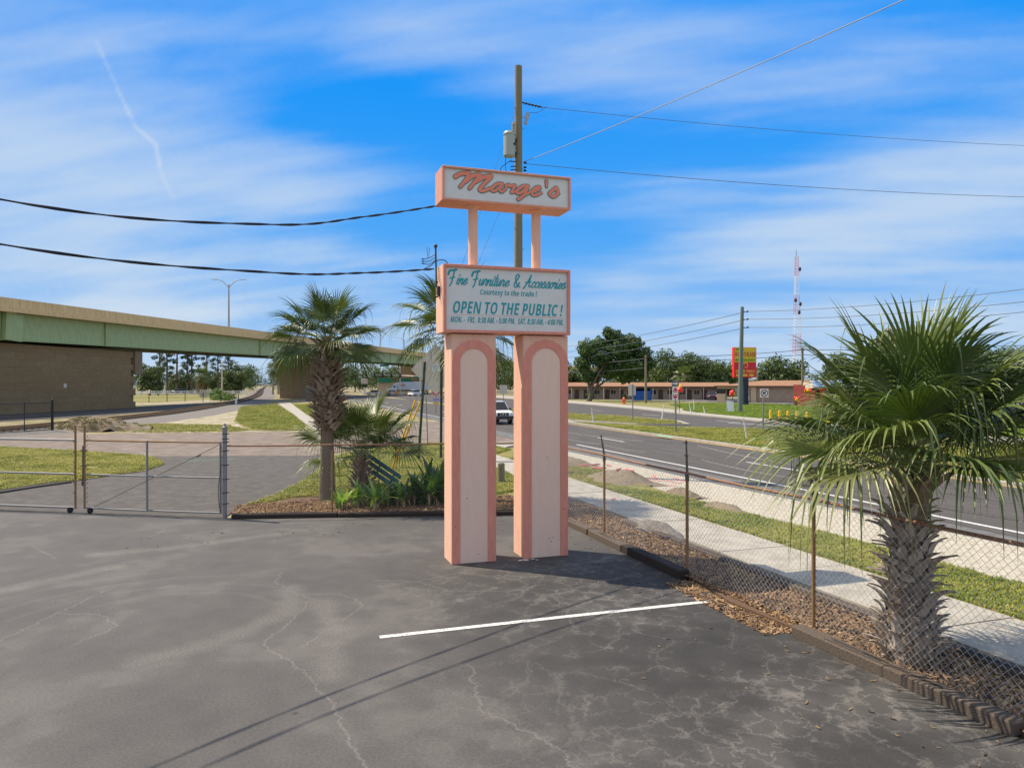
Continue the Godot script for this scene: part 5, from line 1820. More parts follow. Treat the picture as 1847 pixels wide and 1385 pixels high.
func make_poles_and_wires() -> void:
	# near utility pole with its transformer
	var o := thing("utility_pole", "tall wooden utility pole carrying a grey transformer, right behind the pylon sign", "utility pole", P(8.77, 25.54))
	var m := Mb.new()
	m.lathe(Vector3.ZERO, [Vector2(0.175, -0.1), Vector2(0.165, 4.0), Vector2(0.135, 15.2), Vector2(0.0, 15.22)], 18)
	part("shaft", m, M.pole_wood, o)
	var tr := Mb.new()
	var tb := Vector3(-0.40, 11.72, 0.12)
	tr.lathe(tb, [Vector2(0.0, 0.0), Vector2(0.18, 0.01), Vector2(0.215, 0.05), Vector2(0.215, 0.8), Vector2(0.235, 0.81), Vector2(0.235, 0.86), Vector2(0.19, 0.93), Vector2(0.0, 0.97)], 24)
	var can := part("transformer", tr, paint(0.36, 0.40, 0.37, 0.4), o)
	var bu := Mb.new()
	for k in 5:
		bu.lathe(tb + Vector3(0.16, 0.95 + 0.055 * k, 0), [Vector2(0.035, 0.0), Vector2(0.065, 0.012), Vector2(0.065, 0.02), Vector2(0.035, 0.05)], 12)
	bu.lathe(tb + Vector3(0.16, 1.22, 0), [Vector2(0.06, 0.0), Vector2(0.06, 0.1), Vector2(0.0, 0.13)], 12)
	part("bushing", bu, paint(0.40, 0.43, 0.44, 0.3), can)
	for k in 3:
		var lug := Mb.new()
		lug.ball(tb + Vector3(0.13 + 0.01 * k, 0.45 - 0.0 * k, 0.20 - 0.06 * k), Vector3(0.03, 0.05, 0.03))
		part("terminal", lug, M.dark_steel, can)
	var br := Mb.new()
	for y in [11.9, 12.4]:
		br.box(Vector3(-0.17, y, 0.06), Vector3(0.12, 0.06, 0.22), Basis(), 0.01)
	part("bracket", br, M.dark_steel, o)
	var cut := Mb.new()
	cut.rod(Vector3(0.13, 13.3, 0.0), Vector3(0.28, 13.32, 0.05), 0.022)
	cut.rod(Vector3(0.26, 13.05, 0.05), Vector3(0.33, 13.5, 0.05), 0.05, 12)
	cut.box(Vector3(0.40, 13.42, 0.05), Vector3(0.10, 0.05, 0.04), Basis(Vector3.FORWARD, 0.5))
	cut.rod(Vector3(0.30, 13.0, 0.05), Vector3(0.42, 13.45, 0.06), 0.018)
	part("fuse_cutout", cut, paint(0.38, 0.40, 0.43, 0.35), o)
	var ins := Mb.new()
	ins.rod(Vector3(0.15, 13.86, 0.0), Vector3(0.95, 13.78, 0.0), 0.028, 8)
	for k in 5:
		ins.ball(Vector3(0.3 + 0.13 * k, 13.845 - 0.013 * k, 0.0), Vector3(0.03, 0.055, 0.055), 6, 8)
	part("insulator", ins, M.dark_steel, o)
	var rack := Mb.new()
	for y in [11.60, 11.42, 11.3]:
		rack.rod(Vector3(-0.12, y, 0.08), Vector3(-0.36, y - 0.06, 0.18), 0.02)
		rack.ball(Vector3(0.24, y, 0.06), Vector3(0.07, 0.04, 0.05), 5, 7)
	rack.tube(smooth(PackedVector3Array([Vector3(-0.34, 11.6, 0.18), Vector3(-0.75, 11.25, 0.15), Vector3(-0.4, 11.0, 0.15), Vector3(-0.1, 11.2, 0.12)]), 6), [0.014], 5)
	rack.tube(smooth(PackedVector3Array([Vector3(-0.55, 12.2, 0.2), Vector3(-0.56, 11.2, 0.2), Vector3(-0.28, 11.05, 0.15)]), 6), [0.011], 5)
	rack.tube(smooth(PackedVector3Array([Vector3(0.35, 13.5, 0.05), Vector3(0.75, 13.55, 0.02), Vector3(1.15, 13.84, 0.0)]), 6), [0.008], 5)
	part("cable_rack", rack, M.cable, o)
	for k in 9:
		var st := Mb.new()
		var y := 7.6 + 0.75 * k
		st.rod(Vector3(0.13, y, 0.05) * Vector3(1 if k % 2 else -1, 1, 1), Vector3(0.20, y, 0.07) * Vector3(1 if k % 2 else -1, 1, 1), 0.01, 5)
		part("step_bolt", st, M.dark_steel, o)
	# wires; each a thing hung between its ends
	var wire := func(label: String, pts: PackedVector3Array, r: float, mat: Material, group := "") -> void:
		var w := Mb.new()
		w.tube(pts, [r], 6, false)
		tag(part("overhead_wire", w, mat), label, "wire", group)
	var service := func(pts: PackedVector3Array, label: String) -> void:
		var path := smooth(pts, 14)
		var w := Mb.new()
		w.tube(path, [0.011], 6)
		for k in 2:
			var coil := PackedVector3Array()
			for i in path.size():
				var a := i * 0.9 + PI * k
				coil.append(path[i] + Vector3(0.012 * cos(a), 0.012 * sin(a), 0.006 * cos(a)))
			w.tube(coil, [0.009], 5)
		tag(part("service_cable", w, M.cable), label, "wire", "twisted service cables feeding the pylon sign")
	service.call(PackedVector3Array([P(2.92, 13.3, 6.64), P(1.5, 12.35, 6.13), P(-0.01, 11.39, 5.69), P(-2.93, 9.62, 5.40), P(-7.15, 7.02, 5.9), P(-11, 4.6, 6.9)]), "upper twisted black cable from the upper sign box off to the left")
	service.call(PackedVector3Array([P(2.86, 13.2, 5.44), P(1.5, 12.35, 5.18), P(-0.01, 11.39, 4.97), P(-2.93, 9.62, 4.89), P(-7.15, 7.02, 5.4), P(-11, 4.6, 6.4)]), "lower twisted black cable from the sign's service mast off to the left")
	wire.call("topmost wire crossing the road from the pole's long insulator", hang(P(9.7, 25.54, 13.78), P(46, 25.5, 15.9), 0.35, 20), 0.009, M.thin_cable, "wires from the near utility pole")
	wire.call("middle wire crossing the road from below the transformer", hang(P(9.0, 25.54, 11.58), P(46, 25.5, 13.3), 0.4, 20), 0.011, M.thin_cable, "wires from the near utility pole")
	wire.call("twisted wire rising from the pole towards the camera, top centre", hang(P(8.95, 25.4, 11.6), P(15.5, 3.0, 11.9), 0.25, 20), 0.012, M.grey, "wires from the near utility pole")
	for q in [[13.6, "upper guy wire from the yellow guard to the pole's top"], [11.2, "lower guy wire from the yellow guard to the transformer's foot"]]:
		var a := P(3.9, 25.4, 0.0)
		var b := P(8.66, 25.5, q[0])
		wire.call(q[1], PackedVector3Array([a, b]), 0.006, M.thin_cable, "guy wires of the near utility pole")
		var g := Mb.new()
		var d := (b - a).normalized()
		g.rod(a + d * 0.05, a + d * 2.9, 0.035, 10)
		tag(part("guy_guard", g, M.yellow), ("steeper" if q[0] > 12.0 else "flatter") + " of the two yellow guy wire guards leaning behind the lily clumps", "guy guard", "yellow guy guards")
	# far pole beside the restaurant sign
	var f := thing("utility_pole", "slim green-grey utility pole standing in front of the restaurant sign", "utility pole", P(51.8, 71.3))
	var fm := Mb.new()
	fm.tube(PackedVector3Array([Vector3(0, -0.1, 0), Vector3(0.33, 12.3, 0)]), [0.30, 0.19], 12)
	part("shaft", fm, paint(0.14, 0.18, 0.16, 0.8), f)
	var heights := [11.75, 10.85, 9.9]
	for k in 3:
		var s := Mb.new()
		var y: float = heights[k]
		s.rod(Vector3(0.3, y, 0), Vector3(0.85, y - 0.05, 0.3), 0.04)
		s.ball(Vector3(0.85, y, 0.3), Vector3(0.12, 0.12, 0.12), 5, 8)
		part("insulator", s, M.dark_steel, f)
	var names := ["top", "middle", "bottom"]
	for k in 3:
		var y: float = heights[k]
		var at := P(52.6, 71.0, y)
		wire.call(names[k] + " wire of three running right from the slim pole to the big palm", hang(at, P(62.0, 28.0, [12.0, 10.9, 10.1][k]), 0.9, 16), 0.028, M.thin_cable, "wires of the slim pole")
		wire.call(names[k] + " wire of three running left from the slim pole over the oak", hang(at, P(62.3, 191.0, [13.4, 12.0, 10.7][k]), 1.6, 24), 0.035, M.thin_cable, "wires of the slim pole")
	for q in [[61.08, 110.35, 8.3, "grey wooden pole standing by the blue dumpster before the motel"], [109.25, 163.85, 9.0, "thin distant wooden pole rising behind the motel roof"], [86.0, 101.0, 9.5, "thin dark pole just right of the restaurant sign"]]:
		var u := thing("utility_pole", q[3], "utility pole", P(q[0], q[1]), 0.0, "far utility poles")
		var um := Mb.new()
		um.lathe(Vector3.ZERO, [Vector2(0.24, -0.1), Vector2(0.17, q[2]), Vector2(0.0, q[2] + 0.02)], 10)
		part("shaft", um, M.pole_wood, u)
		var ub := Mb.new()
		ub.rod(Vector3(-0.3, q[2] - 0.5, 0), Vector3(0.3, q[2] - 0.5, 0), 0.05)
		part("cross_arm", ub, M.dark_steel, u)
	for k in 2:
		wire.call(["upper", "lower"][k] + " cable from the grey pole by the dumpster past the restaurant sign", hang(P(61.2, 110.3, 7.9 - 0.75 * k), P(86.0, 101.0, 9.1 - 0.8 * k), 0.3, 12), 0.05, M.dark_steel, "cables before the motel")
		wire.call(["upper", "lower"][k] + " cable running from the grey pole by the dumpster into the oak", hang(P(61.2, 110.3, 7.7 - 1.6 * k), P(53.0, 150.0, 7.6 - 1.6 * k), 0.5, 12), 0.045, M.thin_cable, "cables before the motel")
		wire.call(["upper", "lower"][k] + " cable running right behind the big palm's fronds", hang(P(86.0, 101.0, 9.1 - 0.8 * k), P(120.0, 60.0, 9.6 - 0.8 * k), 0.4, 12), 0.05, M.dark_steel, "cables before the motel")
	# radio tower
	var t := thing("radio_tower", "tall red and white lattice radio tower far behind the restaurant", "radio tower", P(207.3, 247.1))
	var tower_red := paint(0.62, 0.20, 0.20, 0.7)
	var H := 56.5
	var secs := 14
	for i in secs:
		var tm := Mb.new()
		var y0 := H * i / secs
		var y1 := H * (i + 1) / secs
		var w0 := lerpf(2.5, 0.75, float(i) / secs)
		var w1 := lerpf(2.5, 0.75, float(i + 1) / secs)
		for k in 3:
			var a0 := TAU * k / 3 + 0.4
			var a1 := TAU * (k + 1) / 3 + 0.4
			var p := Vector3(cos(a0) * w0, y0, sin(a0) * w0)
			var q := Vector3(cos(a0) * w1, y1, sin(a0) * w1)
			tm.rod(p, q, 0.085, 5)
			for e in 3:
				var f0 := float(e) / 3
				var f1 := float(e + 1) / 3
				var A := Vector3(cos(a0), 0, sin(a0)) * lerpf(w0, w1, f0) + Vector3(0, lerpf(y0, y1, f0), 0)
				var B := Vector3(cos(a1), 0, sin(a1)) * lerpf(w0, w1, f1) + Vector3(0, lerpf(y0, y1, f1), 0)
				tm.rod(A, B, 0.04, 4)
				tm.rod(A, Vector3(cos(a1), 0, sin(a1)) * lerpf(w0, w1, f0) + Vector3(0, lerpf(y0, y1, f0), 0), 0.035, 4)
		part("lattice", tm, tower_red if (i / 2) % 2 == 0 else M.white, t)
	for q in [[51.0, 0.9], [38.0, -1.2], [33.0, 0.6], [36.5, 1.2]]:
		var dm := Mb.new()
		dm.ball(Vector3(q[1], q[0], 1.0), Vector3(0.6, 0.9, 0.5), 6, 8)
		part("antenna_dish", dm, M.dark_steel, t)
	var spike := Mb.new()
	spike.rod(Vector3(0, H, 0), Vector3(0, H + 2.6, 0), 0.08)
	part("whip_antenna", spike, M.dark_steel, t)
	# lamps on the overpass and masts under it
	for q in [[23.6, 1.0, 21.2, "twin-armed street lamp standing tall on the overpass, left of the palms"], [112.0, 1.0, 19.6, "street lamp on the overpass seen through the left palm's fronds"], [139.0, 1.0, 18.6, "street lamp on the overpass between the two left palms"]]:
		var k: float = q[0]
		var base := P(-16.66 + 0.4203 * k - 0.9074 * 0.3, 110.97 + 0.9074 * k + 0.4203 * 0.3, 12.7 + 0.0127 * k)
		var l := thing("street_lamp", q[3], "street lamp", base, 0.0, "street lamps on the overpass")
		var h: float = q[2] - base.y
		var lm := Mb.new()
		lm.lathe(Vector3.ZERO, [Vector2(0.17, -0.5), Vector2(0.10, h - 0.8), Vector2(0.0, h - 0.7)], 10)
		part("pole", lm, M.grey, l)
		for sd in [-1, 1]:
			var arm := Mb.new()
			arm.tube(smooth(PackedVector3Array([Vector3(0, h - 1.4, 0), Vector3(1.0 * sd, h - 0.35, 0.3 * sd), Vector3(2.1 * sd, h, 0.6 * sd)]), 6), [0.06], 6)
			var am := part("arm", arm, M.grey, l)
			var hd := Mb.new()
			hd.box(Vector3(2.4 * sd, h + 0.0, 0.68 * sd), Vector3(0.9, 0.10, 0.3), Basis(Vector3.UP, -0.28), 0.03)
			part("lamp_head", hd, M.grey, am)


func sign_post(called: String, label: String, at: Vector3, h: float, r: float, mat: Material, lean := Vector3.ZERO, cat := "sign") -> Node3D:
	var o := thing(called, label, cat, at)
	var m := Mb.new()
	m.tube(PackedVector3Array([Vector3(0, -0.05, 0), Vector3(0, h, 0) + lean]), [r], 8)
	part("post", m, mat, o)
	return o


func make_roadside() -> void:
	var face := atan(433.5 / 1300.0)
	# diamond warning sign seen from its back, on two channel posts
	var o := thing("diamond_road_sign", "big diamond road sign seen from its bare back on two green channel posts", "road sign", P(6.74, 30.54))
	var pl := Mb.new()
	var turn := Basis(Vector3.UP, -0.30)
	var half := 1.06
	pl.prism(PackedVector2Array([Vector2(-half, 0.03), Vector2(-half, -0.03), Vector2(-0.03, -half), Vector2(0.03, -half), Vector2(half, -0.03), Vector2(half, 0.03), Vector2(0.03, half), Vector2(-0.03, half)]), Transform3D(turn, Vector3(0, 3.93, -0.06)), 0.006)
	part("plate", pl, M.sign_back, o)
	for k in 2:
		var pm := Mb.new()
		var foot: Vector3 = [P(-0.78, 0.05, 0.0), P(0.2, 0.02, 0)][k]
		var head: Vector3 = [Vector3(-0.52, 4.25, 0.06), Vector3(0.22, 4.6, 0.03)][k]
		for e in [-1, 0, 1]:
			pm.tube(PackedVector3Array([foot + Vector3(0.035 * e, 0, 0.02 * absi(e)), head + Vector3(0.035 * e, 0, 0.02 * absi(e))]), [0.024], 4)
		part("post", pm, M.green_post, o)
	var lab := Mb.new()
	lab.box(turn * Vector3(-0.02, 0.07, 0) + Vector3(0, 3.93, -0.03), Vector3(0.36, 0.34, 0.012), turn)
	var tagp := part("sticker", lab, M.white, o)
	var lt := Mb.new()
	for e in 3:
		lt.box(turn * Vector3(-0.02, 0.15 - 0.09 * e, 0.008) + Vector3(0, 3.93, -0.03), Vector3(0.24 - 0.05 * e, 0.035, 0.004), turn)
	part("print", lt, paint(0.25, 0.3, 0.4, 0.6), tagp)
	# thin plain post left of it
	var th := sign_post("steel_post", "thin bare steel post behind the yellow guy guards", P(7.9, 37.9), 2.6, 0.03, M.galvanized, Vector3(-0.1, 0, 0), "post")
	# round railway sign
	var rx := sign_post("round_road_sign", "round faded pink railway crossing sign beyond the road, beside the left pillar", P(17.5, 79.5), 3.1, 0.05, M.galvanized)
	var d := Mb.new()
	var fb := Basis(Vector3.UP, -face)
	d.lathe(Vector3(0, 2.55, 0.06), [Vector2(0.0, -0.012), Vector2(0.54, -0.012), Vector2(0.54, 0.012), Vector2(0.0, 0.012)], 28, fb * Basis(Vector3(1, 0, 0), Vector3(0, 0, 1), Vector3(0, -1, 0)))
	part("disc", d, paint(0.66, 0.17, 0.20, 0.5), rx)
	var rl := Mb.new()
	lettering(rl, "R", fb * Vector3(-0.36, -0.13, 0.016) + Vector3(0, 2.55, 0.06), fb.x, Vector3.UP, 0.22, 0.26)
	lettering(rl, "R", fb * Vector3(0.14, -0.13, 0.016) + Vector3(0, 2.55, 0.06), fb.x, Vector3.UP, 0.22, 0.26)
	rl.box(fb * Vector3(0, 0, 0.017) + Vector3(0, 2.55, 0.06), Vector3(0.09, 0.9, 0.004), fb * Basis(Vector3.FORWARD, 0.75))
	rl.box(fb * Vector3(0, 0, 0.020) + Vector3(0, 2.55, 0.06), Vector3(0.09, 0.9, 0.004), fb * Basis(Vector3.FORWARD, -0.75))
	part("lettering", rl, paint(0.24, 0.02, 0.05, 0.6), rx)
	for q in [[1.55, 0.3, [0.35, 0.25, 0.5]], [1.1, 0.22, [0.75, 0.5, 0.05]]]:
		var p := Mb.new()
		p.box(Vector3(0, q[0], 0.07), Vector3(0.7, q[1], 0.02), fb)
		part("plate", p, paint(q[2][0], q[2][1], q[2][2], 0.6), rx)
	# wooden bollard
	var wb := thing("wooden_bollard", "short weathered wooden bollard between the two pylon pillars", "bollard", P(7.18, 22.66))
	var bm := Mb.new()
	bm.lathe(Vector3.ZERO, [Vector2(0.125, -0.05), Vector2(0.12, 0.66), Vector2(0.10, 0.70), Vector2(0.0, 0.71)], 12)
	part("trunk", bm, M.pole_wood, wb)
	# one-way stack in the median
	var s := sign_post("one_way_sign", "one way arrow sign over a white plate with red arrowheads in the median", P(25.2, 41.5), 3.55, 0.06, M.galvanized, Vector3(-0.06, 0, 0))
	var p1 := Mb.new()
	p1.box(Vector3(-0.1, 3.32, 0.08), Vector3(0.46, 0.36, 0.02), fb, 0.004)
	var ow := part("arrow_plate", p1, M.black, s)
	var rim := Mb.new()
	for e in [-1, 1]:
		rim.box(fb * Vector3(0, 0.15 * e, 0.013) + Vector3(-0.1, 3.32, 0.08), Vector3(0.42, 0.02, 0.004), fb)
	rim.prism(PackedVector2Array([Vector2(-0.19, -0.05), Vector2(0.07, -0.05), Vector2(0.07, -0.11), Vector2(0.2, 0.0), Vector2(0.07, 0.11), Vector2(0.07, 0.05), Vector2(-0.19, 0.05)]), Transform3D(fb, fb * Vector3(0, 0, 0.012) + Vector3(-0.1, 3.32, 0.08)), 0.003)
	part("arrow", rim, M.white, ow)
	var p2 := Mb.new()
	p2.box(Vector3(-0.1, 2.68, 0.08), Vector3(0.37, 0.88, 0.02), fb, 0.004)
	var pw := part("plate", p2, M.white, s)
	for sg in [1, -1]:
		var e := Mb.new()
		e.prism(PackedVector2Array([Vector2(-0.14, 0.06 * sg), Vector2(0.14, 0.06 * sg), Vector2(0.14, 0.22 * sg), Vector2(0.0, 0.41 * sg), Vector2(-0.14, 0.22 * sg)]), Transform3D(fb, fb * Vector3(0, 0, 0.012) + Vector3(-0.1, 2.68, 0.08)), 0.003)
		part("arrowhead", e, M.red, pw)
		var e2 := Mb.new()
		for x in [-0.06, 0.06]:
			e2.ball(fb * Vector3(x, 0.14 * sg, 0.016) + Vector3(-0.1, 2.68, 0.08), Vector3(0.035, 0.045, 0.003), 5, 8, fb)
		part("print", e2, M.white, pw)
	# no left turn sign
	var n := sign_post("no_left_turn_sign", "square white no left turn sign on a grey post in the median", P(32.1, 41.6), 3.0, 0.055, M.galvanized, Vector3(0.05, 0, 0))
	var np := Mb.new()
	np.box(Vector3(0.05, 2.67, 0.08), Vector3(0.58, 0.58, 0.02), fb, 0.004)
	var npl := part("plate", np, M.white, n)
	var ring := Mb.new()
	var rb := fb * Basis(Vector3(1, 0, 0), Vector3(0, 0, 1), Vector3(0, -1, 0))
	ring.lathe(Vector3(0.05, 2.67, 0.08), [Vector2(0.20, -0.013), Vector2(0.255, -0.013), Vector2(0.255, 0.014), Vector2(0.20, 0.014), Vector2(0.20, -0.013)], 28, rb)
	ring.box(fb * Vector3(0, 0, 0.016) + Vector3(0.05, 2.67, 0.08), Vector3(0.045, 0.44, 0.004), fb * Basis(Vector3.FORWARD, 0.75))
	part("ring", ring, paint(0.16, 0.015, 0.025, 0.5), npl)
	var ar := Mb.new()
	ar.box(fb * Vector3(0.05, -0.05, 0.012) + Vector3(0.05, 2.67, 0.08), Vector3(0.06, 0.18, 0.004), fb)
	ar.box(fb * Vector3(0.0, 0.05, 0.0125) + Vector3(0.05, 2.67, 0.08), Vector3(0.16, 0.06, 0.004), fb)
	ar.prism(PackedVector2Array([Vector2(-0.15, 0.05), Vector2(-0.04, -0.04), Vector2(-0.04, 0.14)]), Transform3D(fb, fb * Vector3(0, 0, 0.011) + Vector3(0.05, 2.67, 0.08)), 0.004)
	part("arrow", ar, M.black, npl)
	# signs seen from behind
	var sb := sign_post("road_sign", "grey back of a double road sign standing in the narrow island", P(30.2, 56.9), 3.3, 0.05, M.galvanized)
	for k in 2:
		var q := Mb.new()
		q.box(Vector3(-0.22 + 0.36 * k, 2.75, -0.05), Vector3(0.33, 1.0 - 0.1 * k, 0.02), fb, 0.004)
		part("plate", q, M.sign_back, sb)
	var ws := sign_post("road_sign", "white square sign on a thin post seen between the pylon pillars", P(36.6, 114.3), 3.0, 0.06, M.galvanized)
	var wp := Mb.new()
	wp.box(Vector3(0, 2.35, 0.05), Vector3(1.25, 1.5, 0.03), fb, 0.01)
	part("plate", wp, M.sign_back, ws)
	# leaning delineators
	for q in [[25.75, 55.6, 1.15, 0.05, "white flexible marker post at the median's left end with an orange tip"], [33.5, 57.6, 1.3, -0.12, "white marker post leaning at the island's tip"], [26.2, 35.4, 1.25, 0.12, "white marker post leaning in the near median, right of the one way sign"], [43.5, 68.5, 1.2, 0.14, "thin white marker post leaning on the lawn left of centre"], [44.9, 68.0, 0.75, 0.1, "low white marker stub on the lawn's edge"], [49.3, 77.0, 1.3, 0.02, "thin white marker behind the one way sign"]]:
		var m := Mb.new()
		m.tube(PackedVector3Array([Vector3(0, -0.05, 0), Vector3(-q[3], q[2] * 0.5, 0), Vector3(-q[3] * 2.0, q[2], 0)]), [0.045, 0.045, 0.04], 6)
		var mk := thing("marker_post", q[4], "marker post", P(q[0], q[1], 0.1), 0.0, "white marker posts along the road")
		part("shaft", m, M.white, mk)
		var b := Mb.new()
		b.tube(PackedVector3Array([Vector3(-q[3] * 1.6, q[2] * 0.8, 0), Vector3(-q[3] * 1.85, q[2] * 0.92, 0)]), [0.05], 6)
		part("band", b, paint(0.6, 0.3, 0.1, 0.6) if q[0] < 26 and q[1] > 50 else M.sign_back, mk)
	# yellow bollards before the restaurant
	var first: Node3D
	var where := [[41.46, 52.7, "leftmost yellow bollard of the row on the far sidewalk"], [41.5, 51.6, "second yellow bollard from the left on the far sidewalk"], [41.4, 50.4, "third yellow bollard from the left on the far sidewalk"], [41.4, 49.3, "fourth yellow bollard from the left on the far sidewalk"], [41.3, 48.0, "fifth yellow bollard from the left, just left of the palm's fronds"], [41.2, 45.5, "yellow bollard half hidden behind the big palm's fronds"]]
	for i in where.size():
		var q: Array = where[i]
		if i == 0:
			first = thing("yellow_bollard", q[2], "bollard", P(q[0], q[1], 0.08), 0.0, "yellow bollards on the far sidewalk")
			var m := Mb.new()
			m.lathe(Vector3.ZERO, [Vector2(0.115, 0.12), Vector2(0.11, 0.85), Vector2(0.08, 0.93), Vector2(0.0, 0.96)], 14)
			part("sleeve", m, M.yellow, first)
			var b := Mb.new()
			b.lathe(Vector3.ZERO, [Vector2(0.15, -0.02), Vector2(0.13, 0.12), Vector2(0.0, 0.121)], 14)
			part("foot", b, M.black, first)
		else:
			copy_of(first, P(q[0], q[1], 0.08), 0.0, q[2])
	# balloons
	for q in [[43.9, 71.5, 2.65, 0.58, "red and yellow balloon cluster tied behind the one way sign"], [52.6, 73.8, 2.2, 0.5, "red and yellow balloon cluster left of the slim utility pole"], [63.0, 75.0, 1.35, 0.42, "low red and orange balloon cluster on the restaurant lawn"], [67.5, 78.0, 2.2, 0.6, "red and yellow balloons before the red restaurant porch"]]:
		var b := thing("balloon_cluster", q[4], "balloons", P(q[0], q[1]), 0.0, "balloon clusters along the lawn")
		var st := Mb.new()
		st.rod(Vector3(0, 0, 0), Vector3(0, q[2], 0), 0.035)
		part("stake", st, M.dark_steel, b)
		for k in 11:
			var bl := Mb.new()
			var off: Vector3 = Vector3(rng.randf_range(-1, 1), rng.randf_range(-0.75, 0.9), rng.randf_range(-1, 1)) * 0.62 * q[3]
			bl.ball(Vector3(0, q[2], 0) + off, Vector3(0.36, 0.42, 0.36) * q[3], 8, 12)
			part("balloon", bl, M.bright_red if k % 3 != 1 else M.yellow, b)
	var af := thing("sandwich_board", "small white sandwich board on the lawn under the balloons", "sign", P(51.4, 72.6, 0.03), -face)
	for sd in [-1, 1]:
		var m := Mb.new()
		m.box(Vector3(0, 0.62, 0.2 * sd), Vector3(0.75, 1.25, 0.03), Basis(Vector3.RIGHT, -0.28 * sd), 0.005)
		part("board", m, M.white, af)
	# hydrant
	var hy := thing("fire_hydrant", "orange fire hydrant on the grass before the motel", "hydrant", P(54.5, 105.7, 0.03))
	var hm := Mb.new()
	hm.lathe(Vector3.ZERO, [Vector2(0.3, 0.0), Vector2(0.3, 0.12), Vector2(0.2, 0.14), Vector2(0.2, 0.75), Vector2(0.27, 0.78), Vector2(0.25, 0.92), Vector2(0.1, 1.05), Vector2(0.0, 1.15)], 14)
	part("barrel", hm, paint(0.75, 0.14, 0.03, 0.5), hy)
	for sd in [-1, 1]:
		var e := Mb.new()
		e.rod(Vector3(0.18 * sd, 0.55, 0), Vector3(0.34 * sd, 0.55, 0), 0.1)
		part("nozzle", e, paint(0.75, 0.14, 0.03, 0.5), hy)
	# blue dumpster
	var du := thing("dumpster", "blue dumpster with a dark lid beside the grey pole at the motel", "dumpster", P(67.0, 122.5, 0.02), -face)
	var dm := Mb.new()
	dm.prism(PackedVector2Array([Vector2(-1.1, 0.15), Vector2(1.1, 0.15), Vector2(1.1, 1.9), Vector2(-1.1, 2.4)]), Transform3D(Basis(Vector3.UP, -PI / 2), Vector3(1.6, 0, 0)), 3.2)
	part("bin", dm, paint(0.02, 0.12, 0.45, 0.5), du)
	var dl := Mb.new()
	dl.box(Vector3(0, 2.2, 0), Vector3(3.3, 0.06, 2.3), Basis(Vector3.RIGHT, -0.22), 0.02)
	part("lid", dl, M.black, du)
	for k in 4:
		var e := Mb.new()
		e.box(Vector3(-1.35 + 0.9 * k, 1.1, 1.13), Vector3(0.1, 1.7, 0.06))
		part("rib", e, paint(0.02, 0.10, 0.38, 0.5), du)
	# dirt heaps
	mound("dirt_mound", "grass-topped dirt mound beyond the gates at the left", P(-11.6, 57.8), Vector3(6.6, 1.15, 3.4), M.dirt, 3, true)
	mound("dirt_mound", "pink-sprayed sandy dirt heap beside the sidewalk behind the first fence post", P(11.2, 22.2, 0.03), Vector3(2.0, 0.42, 3.4), M.dirt, 5)
	mound("dirt_mound", "small grey dirt heap on the verge farther along the sidewalk", P(11.4, 27.4, 0.03), Vector3(2.2, 0.40, 3.6), M.dirt, 6)
	mound("dirt_mound", "brown earth clod on the verge behind the second fence post", P(11.5, 18.6, 0.03), Vector3(0.9, 0.26, 1.5), M.dirt, 7)
	mound("dirt_mound", "brown earth heap on the grass verge right of the second fence post", P(11.2, 16.0, 0.03), Vector3(0.8, 0.22, 1.9), M.dirt, 8)
	mound("dirt_mound", "pale gravel heap against the mulch behind the fence", P(8.05, 14.2, 0.03), Vector3(0.7, 0.32, 2.4), M.ballast, 9)
	var spray := Mb.new()
	for k in 9:
		var c := P(11.0 + rng.randf_range(-0.45, 0.5), 22.6 + rng.randf_range(-1.0, 1.2), 0.40)
		spray.ball(c, Vector3(0.05, 0.03, 0.28), 4, 7, Basis(Vector3.UP, rng.randf() * TAU))
	struct("paint_mark", spray, paint(0.66, 0.20, 0.19, 0.9))
	# tipped green bench behind the small palm
	var be := thing("slatted_bench", "dark green slatted bench lying tipped against the small palm", "bench", P(3.05, 22.9, 0.02), 0.1)
	var tilt := Basis(Vector3.FORWARD, 0.62) * Basis(Vector3.RIGHT, 0.85)
	for k in 6:
		var m := Mb.new()
		m.box(Vector3(0.15, 0.58, 0.0) + tilt * Vector3(0.0, 0.035 * (k % 2), -0.30 + 0.12 * k), Vector3(1.6, 0.035, 0.085), tilt, 0.01)
		part("slat", m, paint(0.012, 0.075, 0.06, 0.35), be)
	for x in [-0.55, 0.0, 0.55]:
		var m := Mb.new()
		m.box(Vector3(0.15, 0.58, 0.0) + tilt * Vector3(x, -0.04, 0.0), Vector3(0.06, 0.05, 0.75), tilt, 0.01)
		m.box(Vector3(0.15, 0.58, 0.0) + tilt * Vector3(x, -0.22, 0.3), Vector3(0.05, 0.34, 0.05), tilt, 0.01)
		part("bracket", m, paint(0.02, 0.09, 0.075, 0.4), be)
	# white marker stub by the track, low fences far off
	var mk := thing("track_marker", "short white marker post beside the railway under the overpass", "marker post", P(-5.2, 118))
	var mm := Mb.new()
	mm.box(Vector3(0, 0.5, 0), Vector3(0.3, 1.2, 0.2), Basis(), 0.03)
	part("post", mm, M.white, mk)
	var ff := thing("field_fence", "low black wire fence round the field under the overpass", "fence", P(-40, 150))
	for k in 12:
		var m := Mb.new()
		m.rod(Vector3(3.1 * k, 0, 0.6 * k), Vector3(3.1 * k, 1.6, 0.6 * k), 0.07, 6)
		part("post", m, M.black, ff)
	for y in [0.8, 1.5]:
		var m := Mb.new()
		m.rod(Vector3(0, y, 0), Vector3(34, y, 6.6), 0.03, 5)
		part("rail", m, M.black, ff)
	var wf := thing("white_rail_fence", "long white rail fence along the road behind the field", "fence", P(-52, 232))
	for k in 26:
		var m := Mb.new()
		m.box(Vector3(1.8 * k, 0.65, 0.2 * k), Vector3(0.2, 1.3, 0.2))
		part("post", m, M.white, wf)
